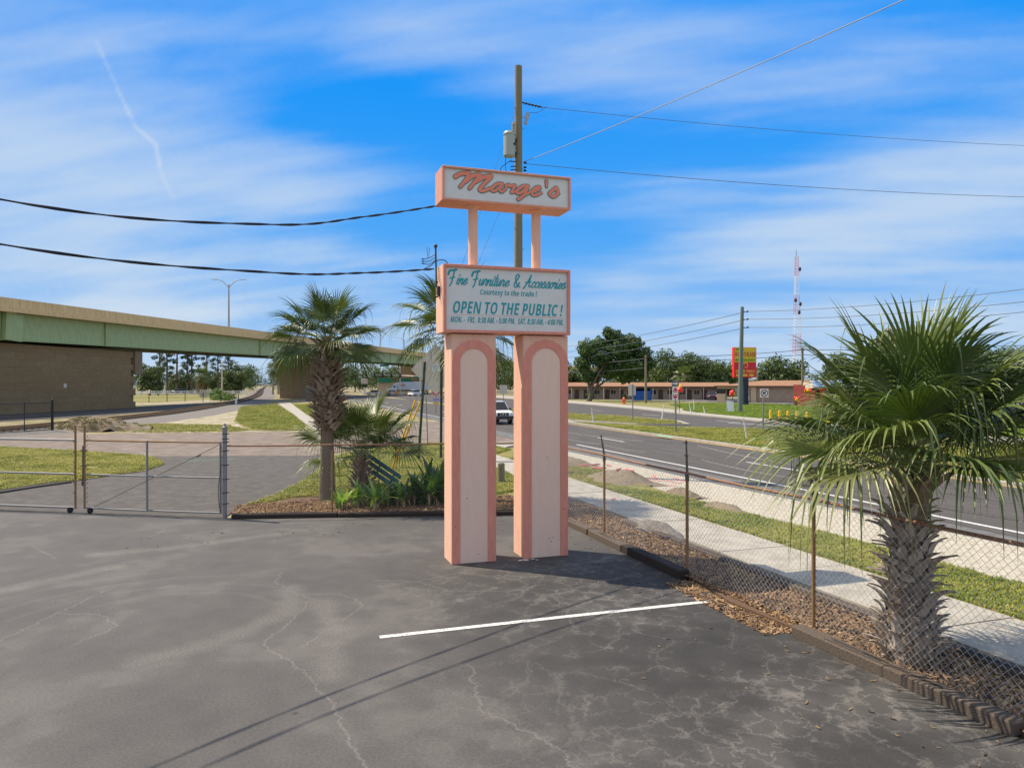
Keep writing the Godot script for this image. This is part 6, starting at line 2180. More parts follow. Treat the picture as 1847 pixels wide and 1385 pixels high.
	for y in [0.6, 1.15]:
		var m := Mb.new()
		m.box(Vector3(22.5, y, 2.5), Vector3(45.3, 0.2, 0.1), Basis(Vector3.UP, -0.11))
		part("rail", m, M.white, wf)
	var wp2 := thing("picket_gate", "pale wooden panel gate at the end of the field fence", "gate", P(-14.5, 196), -0.5)
	for k in 11:
		var m := Mb.new()
		m.box(Vector3(-3.0 + 0.6 * k, 0.9, 0), Vector3(0.5, 1.9 + 0.1 * sin(k * 2.0), 0.06), Basis(), 0.01)
		part("plank", m, paint(0.42, 0.40, 0.36, 0.8), wp2)
	for q in [[-13.8, 226, 9.6, "grey lamp mast among the trees under the overpass"], [2.3, 252, 9.5, "white pole beside the pair of far palms"], [36.2, 214.0, 8.2, "slim pole in front of the distant truck"]]:
		var l := sign_post("street_mast", q[3], P(q[0], q[1]), q[2], 0.16, M.sign_back, Vector3.ZERO, "pole")
		var cap := Mb.new()
		cap.ball(Vector3(0, q[2], 0), Vector3(0.3, 0.2, 0.3), 5, 8)
		part("cap", cap, M.sign_back, l)
	# traffic signal mast
	var ts := thing("traffic_signal", "long traffic signal mast arm over the far junction behind the bridge", "traffic signal", P(40.1, 202.7))
	var tm := Mb.new()
	tm.lathe(Vector3.ZERO, [Vector2(0.26, 0), Vector2(0.2, 7.4), Vector2(0, 7.45)], 12)
	part("pole", tm, M.sign_back, ts)
	var am := Mb.new()
	var end := P(25.9, 218.0, 5.95) - P(40.1, 202.7)
	am.tube(PackedVector3Array([Vector3(0, 5.4, 0), end * 0.5 + Vector3(0, 2.9, 0), end]), [0.2, 0.16, 0.1], 8)
	var arm := part("arm", am, M.sign_back, ts)
	for k in 5:
		var c := end * (0.35 + 0.15 * k) + Vector3(0, 5.4 * (0.65 - 0.15 * k) + 0.1, 0.3)
		var b := Mb.new()
		b.box(c, Vector3(0.5, 1.25, 0.4), Basis(), 0.03)
		var head := part("signal_head", b, M.black if k != 3 else M.dark_steel, arm)
		var e := Mb.new()
		for y in [-0.4, 0.0, 0.4]:
			e.ball(c + Vector3(0, y, 0.2), Vector3(0.14, 0.14, 0.05), 5, 8)
		part("lens", e, M.glass_dark, head)
	for q in [[0.05, "green street name board"], [0.62, "board"]]:
		var b := Mb.new()
		b.box(end * q[0] + Vector3(0, 5.0, 0.3), Vector3(2.6, 0.6, 0.06), fb)
		part("name_board", b, paint(0.01, 0.20, 0.11, 0.5), arm)



func make_buildings() -> void:
	var face := atan(433.5 / 1300.0)
	var tan_wall := stone(ntex(256, 0.03, 80, [[0.2, 0.44, 0.32, 0.235], [0.6, 0.52, 0.39, 0.29], [0.9, 0.56, 0.43, 0.33]], 4), 5.0, M.fine, 0.8)
	var shingle := stone(ntex(256, 0.06, 81, [[0.2, 0.27, 0.135, 0.07], [0.6, 0.37, 0.195, 0.105], [0.9, 0.44, 0.25, 0.15]], 4), 3.0, M.fine, 0.4)
	var brown := paint(0.10, 0.062, 0.045, 0.6)
	var dark := paint(0.035, 0.03, 0.028, 0.4)
	var cream := paint(0.62, 0.46, 0.29, 0.8)
	# the motel: one long row of rooms under a low shingled roof
	var o := thing("motel_building", "long low tan motel with an orange-brown shingled roof and a row of dark doors", "motel", P(57.4, 147.8), -0.545)
	var L := 38.0
	var wall := Mb.new()
	wall.box(Vector3(L / 2, 1.35, -4.0), Vector3(L, 2.7, 8.0))
	var wl := part("wall", wall, tan_wall, o)
	var roof := Mb.new()
	roof.prism(PackedVector2Array([Vector2(1.5, 2.58), Vector2(1.5, 2.80), Vector2(-4.0, 3.62), Vector2(-9.0, 2.8), Vector2(-9.0, 2.6)]), Transform3D(Basis(Vector3(0, 0, 1), Vector3(0, 1, 0), Vector3(-1, 0, 0)), Vector3(L + 0.6, 0, 0)), L + 1.2)
	var rf := part("roof", roof, shingle, o)
	var fascia := Mb.new()
	fascia.box(Vector3(L / 2, 2.67, 1.53), Vector3(L + 1.2, 0.2, 0.05))
	part("fascia", fascia, brown, rf)
	for k in 11:
		var m := Mb.new()
		m.box(Vector3(2.2 + 3.45 * k, 1.29, 1.35), Vector3(0.14, 2.58, 0.14), Basis(), 0.02)
		part("porch_post", m, M.white if k == 3 else M.sign_back, o)
	for x in [1.0, 6.6, 8.6, 13.2, 16.2, 21.6, 24.5, 30.4, 33.5]:
		var m := Mb.new()
		m.box(Vector3(x, 1.03, 0.0), Vector3(0.98, 2.06, 0.1), Basis(), 0.01)
		var d := part("door", m, brown, o)
		var k := Mb.new()
		k.ball(Vector3(x + 0.38, 1.0, 0.08), Vector3(0.05, 0.05, 0.05), 5, 7)
		part("handle", k, M.chrome, d)
	for x in [3.0, 4.8, 11.0, 14.5, 18.0, 19.8, 23.0, 26.4, 29.0, 31.9]:
		var m := Mb.new()
		m.box(Vector3(x, 1.55, 0.0), Vector3(1.25, 1.05, 0.12), Basis(), 0.01)
		var w := part("window", m, M.sign_back, o)
		for sd in [-1, 1]:
			var g := Mb.new()
			g.box(Vector3(x + 0.29 * sd, 1.55, 0.05), Vector3(0.52, 0.9, 0.04))
			part("pane", g, M.glass_dark, w)
	for q in [[2.0, 0.55], [9.8, 0.9], [17.0, 0.5], [20.5, 0.8]]:
		var sh := thing("shrub", ["round green shrub at the motel's left end", "round clipped shrub before the motel beside the oak's trunk", "small shrub by a motel door left of the dumpster", "low shrub by the motel right of the dumpster"][[2.0, 9.8, 17.0, 20.5].find(q[0])], "shrub", o.transform * Vector3(q[0], 0, 2.6), 0.0, "shrubs along the motel")
		var mb := Mb.new()
		crown(mb, [[Vector3(0, q[1], 0), Vector3(0.9, 0.9, 0.9) * q[1] * 1.4]], 420, 0.16, Color(0.02, 0.05, 0.012), Color(0.06, 0.12, 0.03))
		part("foliage", mb, M.leaf, sh, true)
		var sm := Mb.new()
		sm.rod(Vector3.ZERO, Vector3(0, q[1], 0), 0.06, 6)
		part("stem", sm, M.bark, sh)
	# hip-roofed front building
	var h := thing("hip_roof_building", "tan building with a low orange-brown hip roof and a cream porch, right of the motel", "building", P(77.8, 113.2), -0.701)
	var W := 27.0
	var hw := Mb.new()
	hw.box(Vector3(W / 2 + 2.6, 1.5, -5.0), Vector3(W - 5.2, 3.0, 10.0))
	part("wall", hw, tan_wall, h)
	var hr := Mb.new()
	var A := [Vector3(-0.8, 2.98, 0.9), Vector3(W + 0.8, 2.98, 0.9), Vector3(W + 0.8, 2.98, -10.8), Vector3(-0.8, 2.98, -10.8)]
	var R0 := Vector3(7.5, 3.95, -5.0)
	var R1 := Vector3(W - 6.5, 3.95, -5.0)
	hr.quad(A[0], A[1], R1, R0)
	hr.quad(A[2], A[3], R0, R1)
	hr.tri(A[1], A[2], R1)
	hr.tri(A[3], A[0], R0)
	hr.quad(A[3], A[2], A[1], A[0])
	var hrf := part("roof", hr, shingle, h)
	var hf := Mb.new()
	hf.box(Vector3(W / 2, 2.88, 0.93), Vector3(W + 1.6, 0.2, 0.05))
	hf.box(Vector3(-0.83, 2.88, -5.0), Vector3(0.05, 0.2, 11.7))
	part("fascia", hf, brown, hrf)
	for q in [[0.4, 1.5], [6.0, 0.9]]:
		var m := Mb.new()
		m.box(Vector3(q[0], 1.5, 0.3), Vector3(q[1], 3.0, 0.5), Basis(), 0.02)
		part("pillar", m, cream, h)
	var wn := Mb.new()
	wn.box(Vector3(0.4, 2.0, 0.57), Vector3(1.6, 0.9, 0.06))
	part("window", wn, M.glass_dark, h)
	var beam := Mb.new()
	beam.box(Vector3(3.2, 2.6, 0.3), Vector3(5.4, 0.35, 0.3))
	part("beam", beam, cream, h)
	for x in [4.5, 13.2, 19.0]:
		var m := Mb.new()
		m.box(Vector3(x, 1.75, 0.0), Vector3(1.1, 1.25, 0.1))
		var w := part("window", m, M.sign_back, h)
		for sd in [-1, 1]:
			var g := Mb.new()
			g.box(Vector3(x, 1.75 + 0.28 * sd, 0.05), Vector3(0.9, 0.5, 0.03))
			part("pane", g, M.glass_dark, w)
	# restaurant
	var r := thing("restaurant_building", "small restaurant with bright red walls and a blue tiled awning behind the palm", "restaurant", P(72.8, 82.0), -face)
	var rb := Mb.new()
	rb.box(Vector3(2.9, 1.6, -5.5), Vector3(5.8, 3.2, 8.0))
	part("wall", rb, paint(0.22, 0.03, 0.025, 0.6), r)
	var rb2 := Mb.new()
	rb2.box(Vector3(9.9, 1.6, -5.4), Vector3(8.1, 3.2, 8.0))
	part("side_wall", rb2, tan_wall, r)
	for k in 3:
		var m := Mb.new()
		m.box(Vector3(0.35 + 2.6 * k, 1.35, 0.0), Vector3(0.7, 2.7, 0.5), Basis(), 0.02)
		part("column", m, M.bright_red, r)
		if k < 2:
			var b := Mb.new()
			b.box(Vector3(1.65 + 2.6 * k, 0.45, 0.0), Vector3(1.85, 0.9, 0.3), Basis(), 0.02)
			part("half_wall", b, M.bright_red, r)
			var g := Mb.new()
			g.box(Vector3(1.65 + 2.6 * k, 1.7, -1.47), Vector3(1.6, 1.6, 0.06))
			part("window", g, M.glass_dark, r)
	var fa := Mb.new()
	fa.box(Vector3(6.0, 2.88, -0.6), Vector3(14.6, 0.36, 2.6), Basis(), 0.02)
	part("fascia", fa, M.sign_back, r)
	var blue := paint(0.10, 0.20, 0.42, 0.4)
	for k in 24:
		var m := Mb.new()
		m.box(Vector3(-0.9 + 0.6 * k, 3.36, 0.05), Vector3(0.5, 0.09, 1.9), Basis(Vector3.RIGHT, 0.48), 0.03)
		part("roof_tile", m, blue if k % 2 else paint(0.30, 0.40, 0.58, 0.4), r)
	var ub := Mb.new()
	ub.box(Vector3(6.5, 3.3, -2.6), Vector3(14.0, 0.4, 4.0))
	part("roof", ub, M.sign_back, r)
	# its tall road sign
	var s := thing("restaurant_sign", "tall red and yellow restaurant drive-thru sign on a navy post", "sign", P(69.3, 94.3), -0.20)
	var post := Mb.new()
	post.box(Vector3(0.25, 2.2, -0.1), Vector3(0.72, 4.6, 0.72), Basis(), 0.03)
	part("post", post, paint(0.012, 0.018, 0.05, 0.5), s)
	var sb := Mb.new()
	sb.box(Vector3(0, 6.63, 0), Vector3(3.62, 4.66, 0.75), Basis(), 0.03)
	var sx := part("cabinet", sb, M.bright_red, s)
	var yp := Mb.new()
	yp.box(Vector3(0.0, 7.78, 0.375), Vector3(3.42, 2.25, 0.03))
	part("yellow_panel", yp, paint(0.70, 0.48, 0.02, 0.4), sx)
	var rp := Mb.new()
	rp.box(Vector3(0.0, 5.52, 0.375), Vector3(3.42, 2.2, 0.03))
	part("red_panel", rp, paint(0.62, 0.008, 0.03, 0.4), sx)
	var gl := Mb.new()
	gl.prism(PackedVector2Array([Vector2(-1.6, 8.42), Vector2(-0.25, 8.42), Vector2(-0.25, 8.84), Vector2(-1.6, 8.84)]), Transform3D(Basis(), Vector3(0, 0, 0.392)), 0.004)
	gl.prism(PackedVector2Array([Vector2(-1.62, 6.76), Vector2(1.64, 6.76), Vector2(1.64, 7.24), Vector2(-1.62, 7.24)]), Transform3D(Basis(), Vector3(0, 0, 0.392)), 0.004)
	part("green_band", gl, paint(0.40, 0.46, 0.01, 0.5), sx)
	var gt := Mb.new()
	lettering(gt, "GRAND", Vector3(-1.52, 8.50, 0.40), Vector3.RIGHT, Vector3.UP, 1.2, 0.26)
	lettering(gt, "BEST RESTAURANT", Vector3(-1.55, 6.84, 0.40), Vector3.RIGHT, Vector3.UP, 3.1, 0.32)
	part("lettering", gt, paint(0.05, 0.11, 0.008, 0.5), sx)
	var rt := Mb.new()
	lettering(rt, "ROCORAM", Vector3(-1.6, 7.48, 0.394), Vector3.RIGHT, Vector3.UP, 3.22, 0.74)
	part("lettering", rt, paint(0.36, 0.005, 0.01, 0.5), sx)
	var yt := Mb.new()
	lettering(yt, "DRIVE-THRU", Vector3(-1.5, 5.02, 0.394), Vector3.RIGHT, Vector3.UP, 3.0, 0.46)
	for k in 3:
		var x := -1.05 + 1.05 * k
		yt.prism(PackedVector2Array([Vector2(x - 0.42, 4.50), Vector2(x + 0.2, 4.50), Vector2(x + 0.45, 4.66), Vector2(x + 0.2, 4.82), Vector2(x - 0.42, 4.82)]), Transform3D(Basis(), Vector3(0, 0, 0.392)), 0.004)
	var curl := PackedVector2Array()
	for k in 20:
		var a := 2.6 - k * 0.28
		curl.append(Vector2(cos(a), sin(a) * 1.2) * (0.42 - 0.012 * k) + Vector2(0.1, 6.1))
	stroke(yt, curl, 0.14, 0.06, Transform3D(Basis(), Vector3(0, 0, 0.394)))
	part("print", yt, paint(0.72, 0.50, 0.03, 0.5), sx)
	# white flat-roofed building behind the motel
	var w := thing("flat_roof_building", "white flat-roofed commercial building behind the motel roof", "building", P(112, 174.5), -face)
	var wm := Mb.new()
	wm.box(Vector3(16, 2.2, -6), Vector3(32, 4.4, 12))
	part("wall", wm, M.sign_back, w)
	var pm := Mb.new()
	pm.box(Vector3(16, 4.55, -6), Vector3(32.6, 0.5, 12.6), Basis(), 0.03)
	part("roof_edge", pm, M.white, w)
	for k in 4:
		var m := Mb.new()
		m.box(Vector3(5 + 6.5 * k + (2.0 if k == 3 else 0.0), 5.3, -5), Vector3(1.8, 1.2, 1.8), Basis(), 0.05)
		part("roof_unit", m, M.white, w)
	# far shops behind the bridge
	var g := thing("white_shed", "long low white building among the pines under the overpass", "building", P(-40.5, 309), -face)
	var gm := Mb.new()
	gm.box(Vector3(6, 1.7, -3), Vector3(12.5, 3.4, 6))
	part("wall", gm, M.white, g)
	var gr := Mb.new()
	gr.box(Vector3(6, 3.6, -3), Vector3(13.4, 0.5, 7), Basis(), 0.05)
	part("roof", gr, M.grey, g)
	for k in 3:
		var m := Mb.new()
		m.box(Vector3(2 + 4 * k, 1.5, 0), Vector3(1.5, 1.2, 0.1))
		part("window", m, M.glass_dark, g)
	var shop := thing("green_roof_shop", "distant shop with green canopy roofs behind the white truck", "shop", P(36.5, 262), -face)
	var sm := Mb.new()
	sm.box(Vector3(6, 1.9, -4), Vector3(13, 3.8, 8))
	part("wall", sm, cream, shop)
	var green := paint(0.01, 0.22, 0.13, 0.5)
	for q in [[2.4, 5.2], [10.2, 4.6]]:
		var m := Mb.new()
		m.prism(PackedVector2Array([Vector2(-q[1] / 2, 3.8), Vector2(q[1] / 2, 3.8), Vector2(q[1] / 2 - 0.8, 5.4), Vector2(-q[1] / 2 + 0.8, 5.4)]), Transform3D(Basis(), Vector3(q[0], 0, -1.0)), 2.0)
		part("canopy", m, green, shop)
	var ps := thing("pylon_sign", "small white gas-station price sign left of the distant truck", "sign", P(27.5, 228), -face)
	var pp := Mb.new()
	pp.box(Vector3(0, 1.6, 0), Vector3(0.5, 3.2, 0.4), Basis(), 0.03)
	part("post", pp, M.white, ps)
	var pb := Mb.new()
	pb.box(Vector3(0, 4.1, 0), Vector3(2.1, 1.5, 0.4), Basis(), 0.05)
	part("cabinet", pb, paint(0.72, 0.60, 0.56, 0.5), ps)
	var pd := Mb.new()
	pd.box(Vector3(0, 2.7, 0), Vector3(1.1, 0.9, 0.44), Basis(), 0.03)
	part("price_board", pd, M.black, ps)
	var bf := thing("roadside_barrier", "low orange and white barriers in front of the distant truck", "barrier", P(38.6, 217.5), -face)
	for k in 6:
		var m := Mb.new()
		m.box(Vector3(-4.0 + 1.5 * k, 0.55, 0), Vector3(1.35, 1.1, 0.3), Basis(), 0.05)
		part("block", m, paint(0.72, 0.42, 0.16, 0.6) if k % 2 else M.sign_back, bf)


func hull(mb: Mb, rows: Array) -> void:
	# rows of (z, half width, bottom, top, tumble): rounded boxes lofted nose to tail
	var rings := []
	for r in rows:
		var w: float = r[1]
		var b: float = r[2]
		var t: float = r[3]
		var e: float = r[4]
		rings.append([Vector3(-w * 0.92, b, r[0]), Vector3(w * 0.92, b, r[0]), Vector3(w, lerpf(b, t, 0.25), r[0]), Vector3(w, lerpf(b, t, 0.6), r[0]), Vector3(w - e * 0.35, lerpf(b, t, 0.93), r[0]), Vector3(w - e, t, r[0]), Vector3(-w + e, t, r[0]), Vector3(-w + e * 0.35, lerpf(b, t, 0.93), r[0]), Vector3(-w, lerpf(b, t, 0.6), r[0]), Vector3(-w, lerpf(b, t, 0.25), r[0])])
	for i in rings.size() - 1:
		for k in 10:
			var j := (k + 1) % 10
			mb.quad(rings[i][k], rings[i + 1][k], rings[i + 1][j], rings[i][j])
	var f: Array = rings[0]
	var l: Array = rings[rings.size() - 1]
	for k in range(1, 9):
		mb.tri(f[0], f[k], f[k + 1])
		mb.tri(l[0], l[k + 1], l[k])


func wheel(o: Node3D, at: Vector3, r: float, w: float) -> void:
	var side := Basis(Vector3(0, 0, 1), Vector3(1, 0, 0), Vector3(0, 1, 0))
	var t := Mb.new()
	t.lathe(at, [Vector2(r * 0.6, -w / 2), Vector2(r * 0.92, -w / 2), Vector2(r, -w * 0.3), Vector2(r, w * 0.3), Vector2(r * 0.92, w / 2), Vector2(r * 0.6, w / 2)], 18, side)
	var ty := part("wheel", t, M.rubber, o)
	var m := Mb.new()
	m.lathe(at, [Vector2(0.0, -w * 0.42), Vector2(r * 0.6, -w * 0.38), Vector2(r * 0.6, w * 0.38), Vector2(0.0, w * 0.42)], 14, side)
	part("rim", m, M.chrome, ty)


# nose towards +z
func car(label: String, category: String, at: Vector3, turn: float, col: Material, kind: String) -> Node3D:
	var o := thing("parked_car" if category == "car" else category.replace(" ", "_"), label, category, at, turn)
	var L := 4.6
	var H := 1.45
	var W := 0.9
	var base := 0.0
	if kind == "suv":
		L = 4.8
		H = 1.8
		W = 0.96
		base = 0.12
	elif kind == "pickup":
		L = 5.4
		H = 1.85
		W = 0.98
		base = 0.16
	var z1 := L / 2
	var belt := H * 0.60
	var hood := belt * 0.98
	var b := Mb.new()
	hull(b, [[z1, W * 0.84, 0.34 + base, hood * 0.80, 0.08], [z1 - 0.07, W * 0.93, 0.28 + base, hood * 0.90, 0.09], [z1 - 0.5, W, 0.24 + base, hood * 0.98, 0.10], [z1 - 1.25, W, 0.24 + base, belt * 1.02, 0.08], [0.0, W, 0.24 + base, belt * 1.03, 0.05], [-z1 + 0.5, W, 0.26 + base, belt * (1.04), 0.05], [-z1 + 0.05, W * 0.95, 0.32 + base, belt * 1.0, 0.06], [-z1, W * 0.88, 0.4 + base, belt * 0.93, 0.08]])
	part("body", b, col, o)
	var c0 := z1 - 1.22
	var c3 := -z1 + (0.35 if kind == "suv" else 0.6 if kind == "sedan" else 2.1)
	var g := Mb.new()
	hull(g, [[c0, W * 0.93, belt, belt + 0.03, 0.02], [c0 - 0.68, W * 0.92, belt, H - 0.05, 0.17], [c0 - 1.3, W * 0.92, belt, H - 0.03, 0.19], [lerpf(c0, c3, 0.75), W * 0.92, belt, H - 0.05, 0.18], [c3, W * 0.90, belt, belt + (0.45 if kind == "suv" else 0.06), 0.06]])
	var cab := part("windows", g, M.glass_dark, o)
	var rf := Mb.new()
	hull(rf, [[c0 - 0.66, W * 0.76, H - 0.06, H - 0.03, 0.03], [c0 - 1.2, W * 0.75, H - 0.05, H + 0.01, 0.06], [lerpf(c0, c3, 0.72), W * 0.75, H - 0.06, H, 0.06], [lerpf(c0, c3, 0.80), W * 0.75, H - 0.09, H - 0.04, 0.03]])
	part("roof", rf, col, cab)
	for sd in [-1, 1]:
		for q in [[c0 - 0.02, c0 - 0.72], [lerpf(c0, c3, 0.48), lerpf(c0, c3, 0.47)]]:
			var pm := Mb.new()
			pm.rod(Vector3(W * 0.93 * sd, belt, q[0]), Vector3(W * 0.765 * sd, H - 0.04, q[1]), 0.035, 6)
			part("pillar", pm, col, cab)
		var mi := Mb.new()
		mi.box(Vector3((W + 0.13) * sd, belt + 0.12, c0 - 0.35), Vector3(0.2, 0.17, 0.12), Basis(), 0.04)
		part("mirror", mi, M.black if kind == "pickup" else col, o)
		var hl := Mb.new()
		hl.box(Vector3(W * 0.76 * sd, hood * 0.79 + base * 0.2, z1 - 0.08), Vector3(W * 0.34, 0.19, 0.2), Basis(Vector3.UP, 0.22 * sd), 0.04)
		part("headlight", hl, M.lens, o)
		var tl := Mb.new()
		tl.box(Vector3(W * 0.80 * sd, belt * 0.86, -z1 + 0.04), Vector3(0.2, 0.28, 0.12), Basis(), 0.03)
		part("tail_light", tl, M.red_lens, o)
		for z in [z1 - 0.92, -z1 + 1.0]:
			wheel(o, Vector3((W - 0.10) * sd, 0.33 + base * 0.4, z), 0.33 + base * 0.4, 0.24)
	var gr := Mb.new()
	gr.box(Vector3(0, hood * 0.74 + base * 0.2, z1 - 0.0), Vector3(W * 0.98, 0.24, 0.06), Basis(), 0.02)
	var grille := part("grille", gr, M.black, o)
	if kind == "pickup":
		var v := Mb.new()
		for sd in [-1, 1]:
			v.box(Vector3(0.22 * sd, hood * 0.74 + base * 0.2, z1 + 0.035), Vector3(0.06, 0.26, 0.02), Basis(Vector3.FORWARD, 0.35 * sd), 0.008)
		v.box(Vector3(0, hood * 0.74 + base * 0.2, z1 + 0.04), Vector3(0.16, 0.12, 0.02), Basis(), 0.01)
		part("grille_bar", v, M.chrome, grille)
	var bp := Mb.new()
	bp.box(Vector3(0, 0.42 + base, z1 + 0.02), Vector3(W * 1.86, 0.24, 0.14), Basis(), 0.05)
	part("bumper", bp, M.dark_steel if kind == "pickup" else col, o)
	var b2 := Mb.new()
	b2.box(Vector3(0, 0.45 + base, -z1 + 0.0), Vector3(W * 1.84, 0.2, 0.12), Basis(), 0.05)
	part("bumper", b2, M.dark_steel if kind == "pickup" else col, o)
	return o


func make_vehicles() -> void:
	var face := atan(433.5 / 1300.0)
	car("white pickup truck driving towards the camera between the pylon pillars", "pickup truck", P(17.75, 58.2, 0.012), 0.0, M.car_white, "pickup")
	car("white sedan crossing the railway far under the overpass", "car", P(-14.0, 342, 0.0), PI / 2 - face, M.car_white, "sedan")
	car("dark blue car on the road behind the field under the overpass", "car", P(-27.5, 246, 0.35), -PI / 2 - face, paint(0.03, 0.06, 0.16, 0.25), "sedan")
	car("white van waiting under the bridge left of the diamond sign", "van", P(36.8, 193.0, 0.0), PI - 0.75, M.car_white, "suv")
	car("small red and white car in front of the distant truck's trailer", "car", P(34.6, 221.0, 0.0), -PI / 2, paint(0.55, 0.28, 0.25, 0.3), "sedan")
	car("silver car left of the distant truck, half hidden by fronds", "car", P(29.2, 220.5, 0.0), -PI / 2 - 0.4, paint(0.5, 0.52, 0.55, 0.25), "sedan")
	car("dark maroon sport utility car parked at the motel's right end", "car", P(85.2, 126.6, 0.02), -0.5, paint(0.12, 0.05, 0.07, 0.3), "suv")
	car("white car parked beside the restaurant behind the big palm's fronds", "car", P(84.5, 55.0, 0.02), PI / 2 - 0.2, M.car_white, "suv")
	# semi truck
	var o := thing("semi_truck", "white semi truck with a plain box trailer stopped at the far junction", "truck", P(37.0, 222.5, 0.0), -PI / 2 - face)
	var t := Mb.new()
	t.box(Vector3(0, 2.75, -4.9), Vector3(2.5, 2.35, 9.4), Basis(), 0.05)
	var tr := part("trailer", t, paint(0.62, 0.66, 0.72, 0.4), o)
	var lg := Mb.new()
	lg.prism(PackedVector2Array([Vector2(-0.75, -0.2), Vector2(-0.3, -0.42), Vector2(0.3, -0.42), Vector2(0.75, -0.2), Vector2(0.75, 0.2), Vector2(0.3, 0.42), Vector2(-0.3, 0.42), Vector2(-0.75, 0.2)]), Transform3D(Basis(Vector3.UP, PI / 2), Vector3(1.252, 2.9, -1.8)), 0.01)
	part("emblem", lg, paint(0.55, 0.35, 0.30, 0.5), tr)
	var ch := Mb.new()
	ch.box(Vector3(0, 1.25, -3.6), Vector3(1.0, 0.35, 12.0), Basis(), 0.03)
	part("chassis", ch, M.dark_steel, o)
	var cb := Mb.new()
	hull(cb, [[3.4, 1.0, 0.5, 1.75, 0.15], [3.2, 1.1, 0.45, 1.95, 0.2], [2.0, 1.15, 0.45, 2.05, 0.2], [1.5, 1.2, 0.45, 2.9, 0.3], [0.9, 1.22, 0.45, 3.5, 0.3], [0.2, 1.22, 0.45, 3.8, 0.3]])
	var cm := part("cab", cb, M.car_white, o)
	var wd := Mb.new()
	wd.box(Vector3(0, 2.5, 1.76), Vector3(2.0, 0.75, 0.06), Basis(Vector3.RIGHT, -0.54), 0.02)
	for sd in [-1, 1]:
		wd.box(Vector3(1.2 * sd, 2.5, 0.9), Vector3(0.06, 0.7, 0.7), Basis(), 0.02)
	part("window", wd, paint(0.03, 0.25, 0.33, 0.2), cm)
	for z in [2.6, -0.2, -1.5, -7.6, -8.8]:
		for sd in [-1, 1]:
			wheel(o, Vector3(1.05 * sd, 0.5, z), 0.5, 0.3)


func crown(mb: Mb, blobs: Array, n: int, size: float, dark: Color, light: Color) -> void:
	var total := 0.0
	for b in blobs:
		total += b[1].x * b[1].y
	for b in blobs:
		var c: Vector3 = b[0]
		var r: Vector3 = b[1]
		var m := int(n * r.x * r.y / total)
		var hue := rng.randf_range(-0.22, 0.22)
		for i in m:
			var d := Vector3(rng.randfn(), rng.randfn(), rng.randfn()).normalized()
			var k := pow(rng.randf(), 0.30) * (0.86 + 0.22 * sin(d.x * 6.0 + c.x * 3.0) * sin(d.y * 7.0 + c.y) + rng.randf_range(0.0, 0.12))
			var p := c + d * r * k
			var up := (d + Vector3(rng.randfn(), rng.randfn() + 0.5, rng.randfn()) * 0.75).normalized()
			var a := up.cross(Vector3(rng.randfn(), rng.randfn(), rng.randfn())).normalized()
			var s := size * rng.randf_range(0.6, 1.35)
			var q := up.cross(a) * s * 0.5
			a *= s
			mb.col = dark.lerp(light, clampf(0.5 + hue + rng.randf_range(-0.45, 0.45), 0.0, 1.0))
			mb.quad(p - a, p - q, p + a, p + q)
	mb.col = Color(1, 1, 1)


func broad_tree(label: String, at: Vector3, h: float, w: float, n: int, leaf: float, dark: Color, light: Color, group: String, low := 0.25) -> Node3D:
	var o := thing("leafy_tree", label, "tree", at, -atan(433.5 / 1300.0), group)
	var t := Mb.new()
	t.tube(smooth(PackedVector3Array([Vector3(0, -0.1, 0), Vector3(0.03 * h, h * 0.25, 0), Vector3(-0.01 * h, h * 0.55, 0.02 * h)]), 4), [h * 0.030, h * 0.024, h * 0.020, h * 0.018, h * 0.015, h * 0.012, h * 0.010, h * 0.008, h * 0.005], 8)
	for k in 5:
		var a := k * 1.26 + rng.randf()
		t.tube(smooth(PackedVector3Array([Vector3(0.02 * h, h * 0.24, 0), Vector3(cos(a) * w * 0.14, h * 0.42, sin(a) * w * 0.14), Vector3(cos(a) * w * 0.30, h * 0.62, sin(a) * w * 0.30)]), 3), [h * 0.014, h * 0.009, h * 0.004], 6)
	part("trunk", t, M.bark, o)
	var blobs := []
	for i in 15:
		var a := i * 2.4 + rng.randf() * 0.6
		var f := float(i) / 14
		var y := lerpf(low * h + 0.08 * h, h * 0.86, f)
		var rad := w * 0.5 * sqrt(maxf(0.1, 1.0 - pow(absf((y / h - 0.52) / 0.50), 2.2))) * rng.randf_range(0.45, 0.8)
		var br := w * rng.randf_range(0.15, 0.24)
		blobs.append([Vector3(cos(a) * rad, y, sin(a) * rad * 0.8), Vector3(br, br * rng.randf_range(0.65, 0.95), br)])
	blobs.append([Vector3(0, h * 0.62, 0), Vector3(w * 0.28, h * 0.22, w * 0.26)])
	var mb := Mb.new()
	crown(mb, blobs, n, leaf, dark, light)
	part("crown", mb, M.leaf, o, true)
	return o


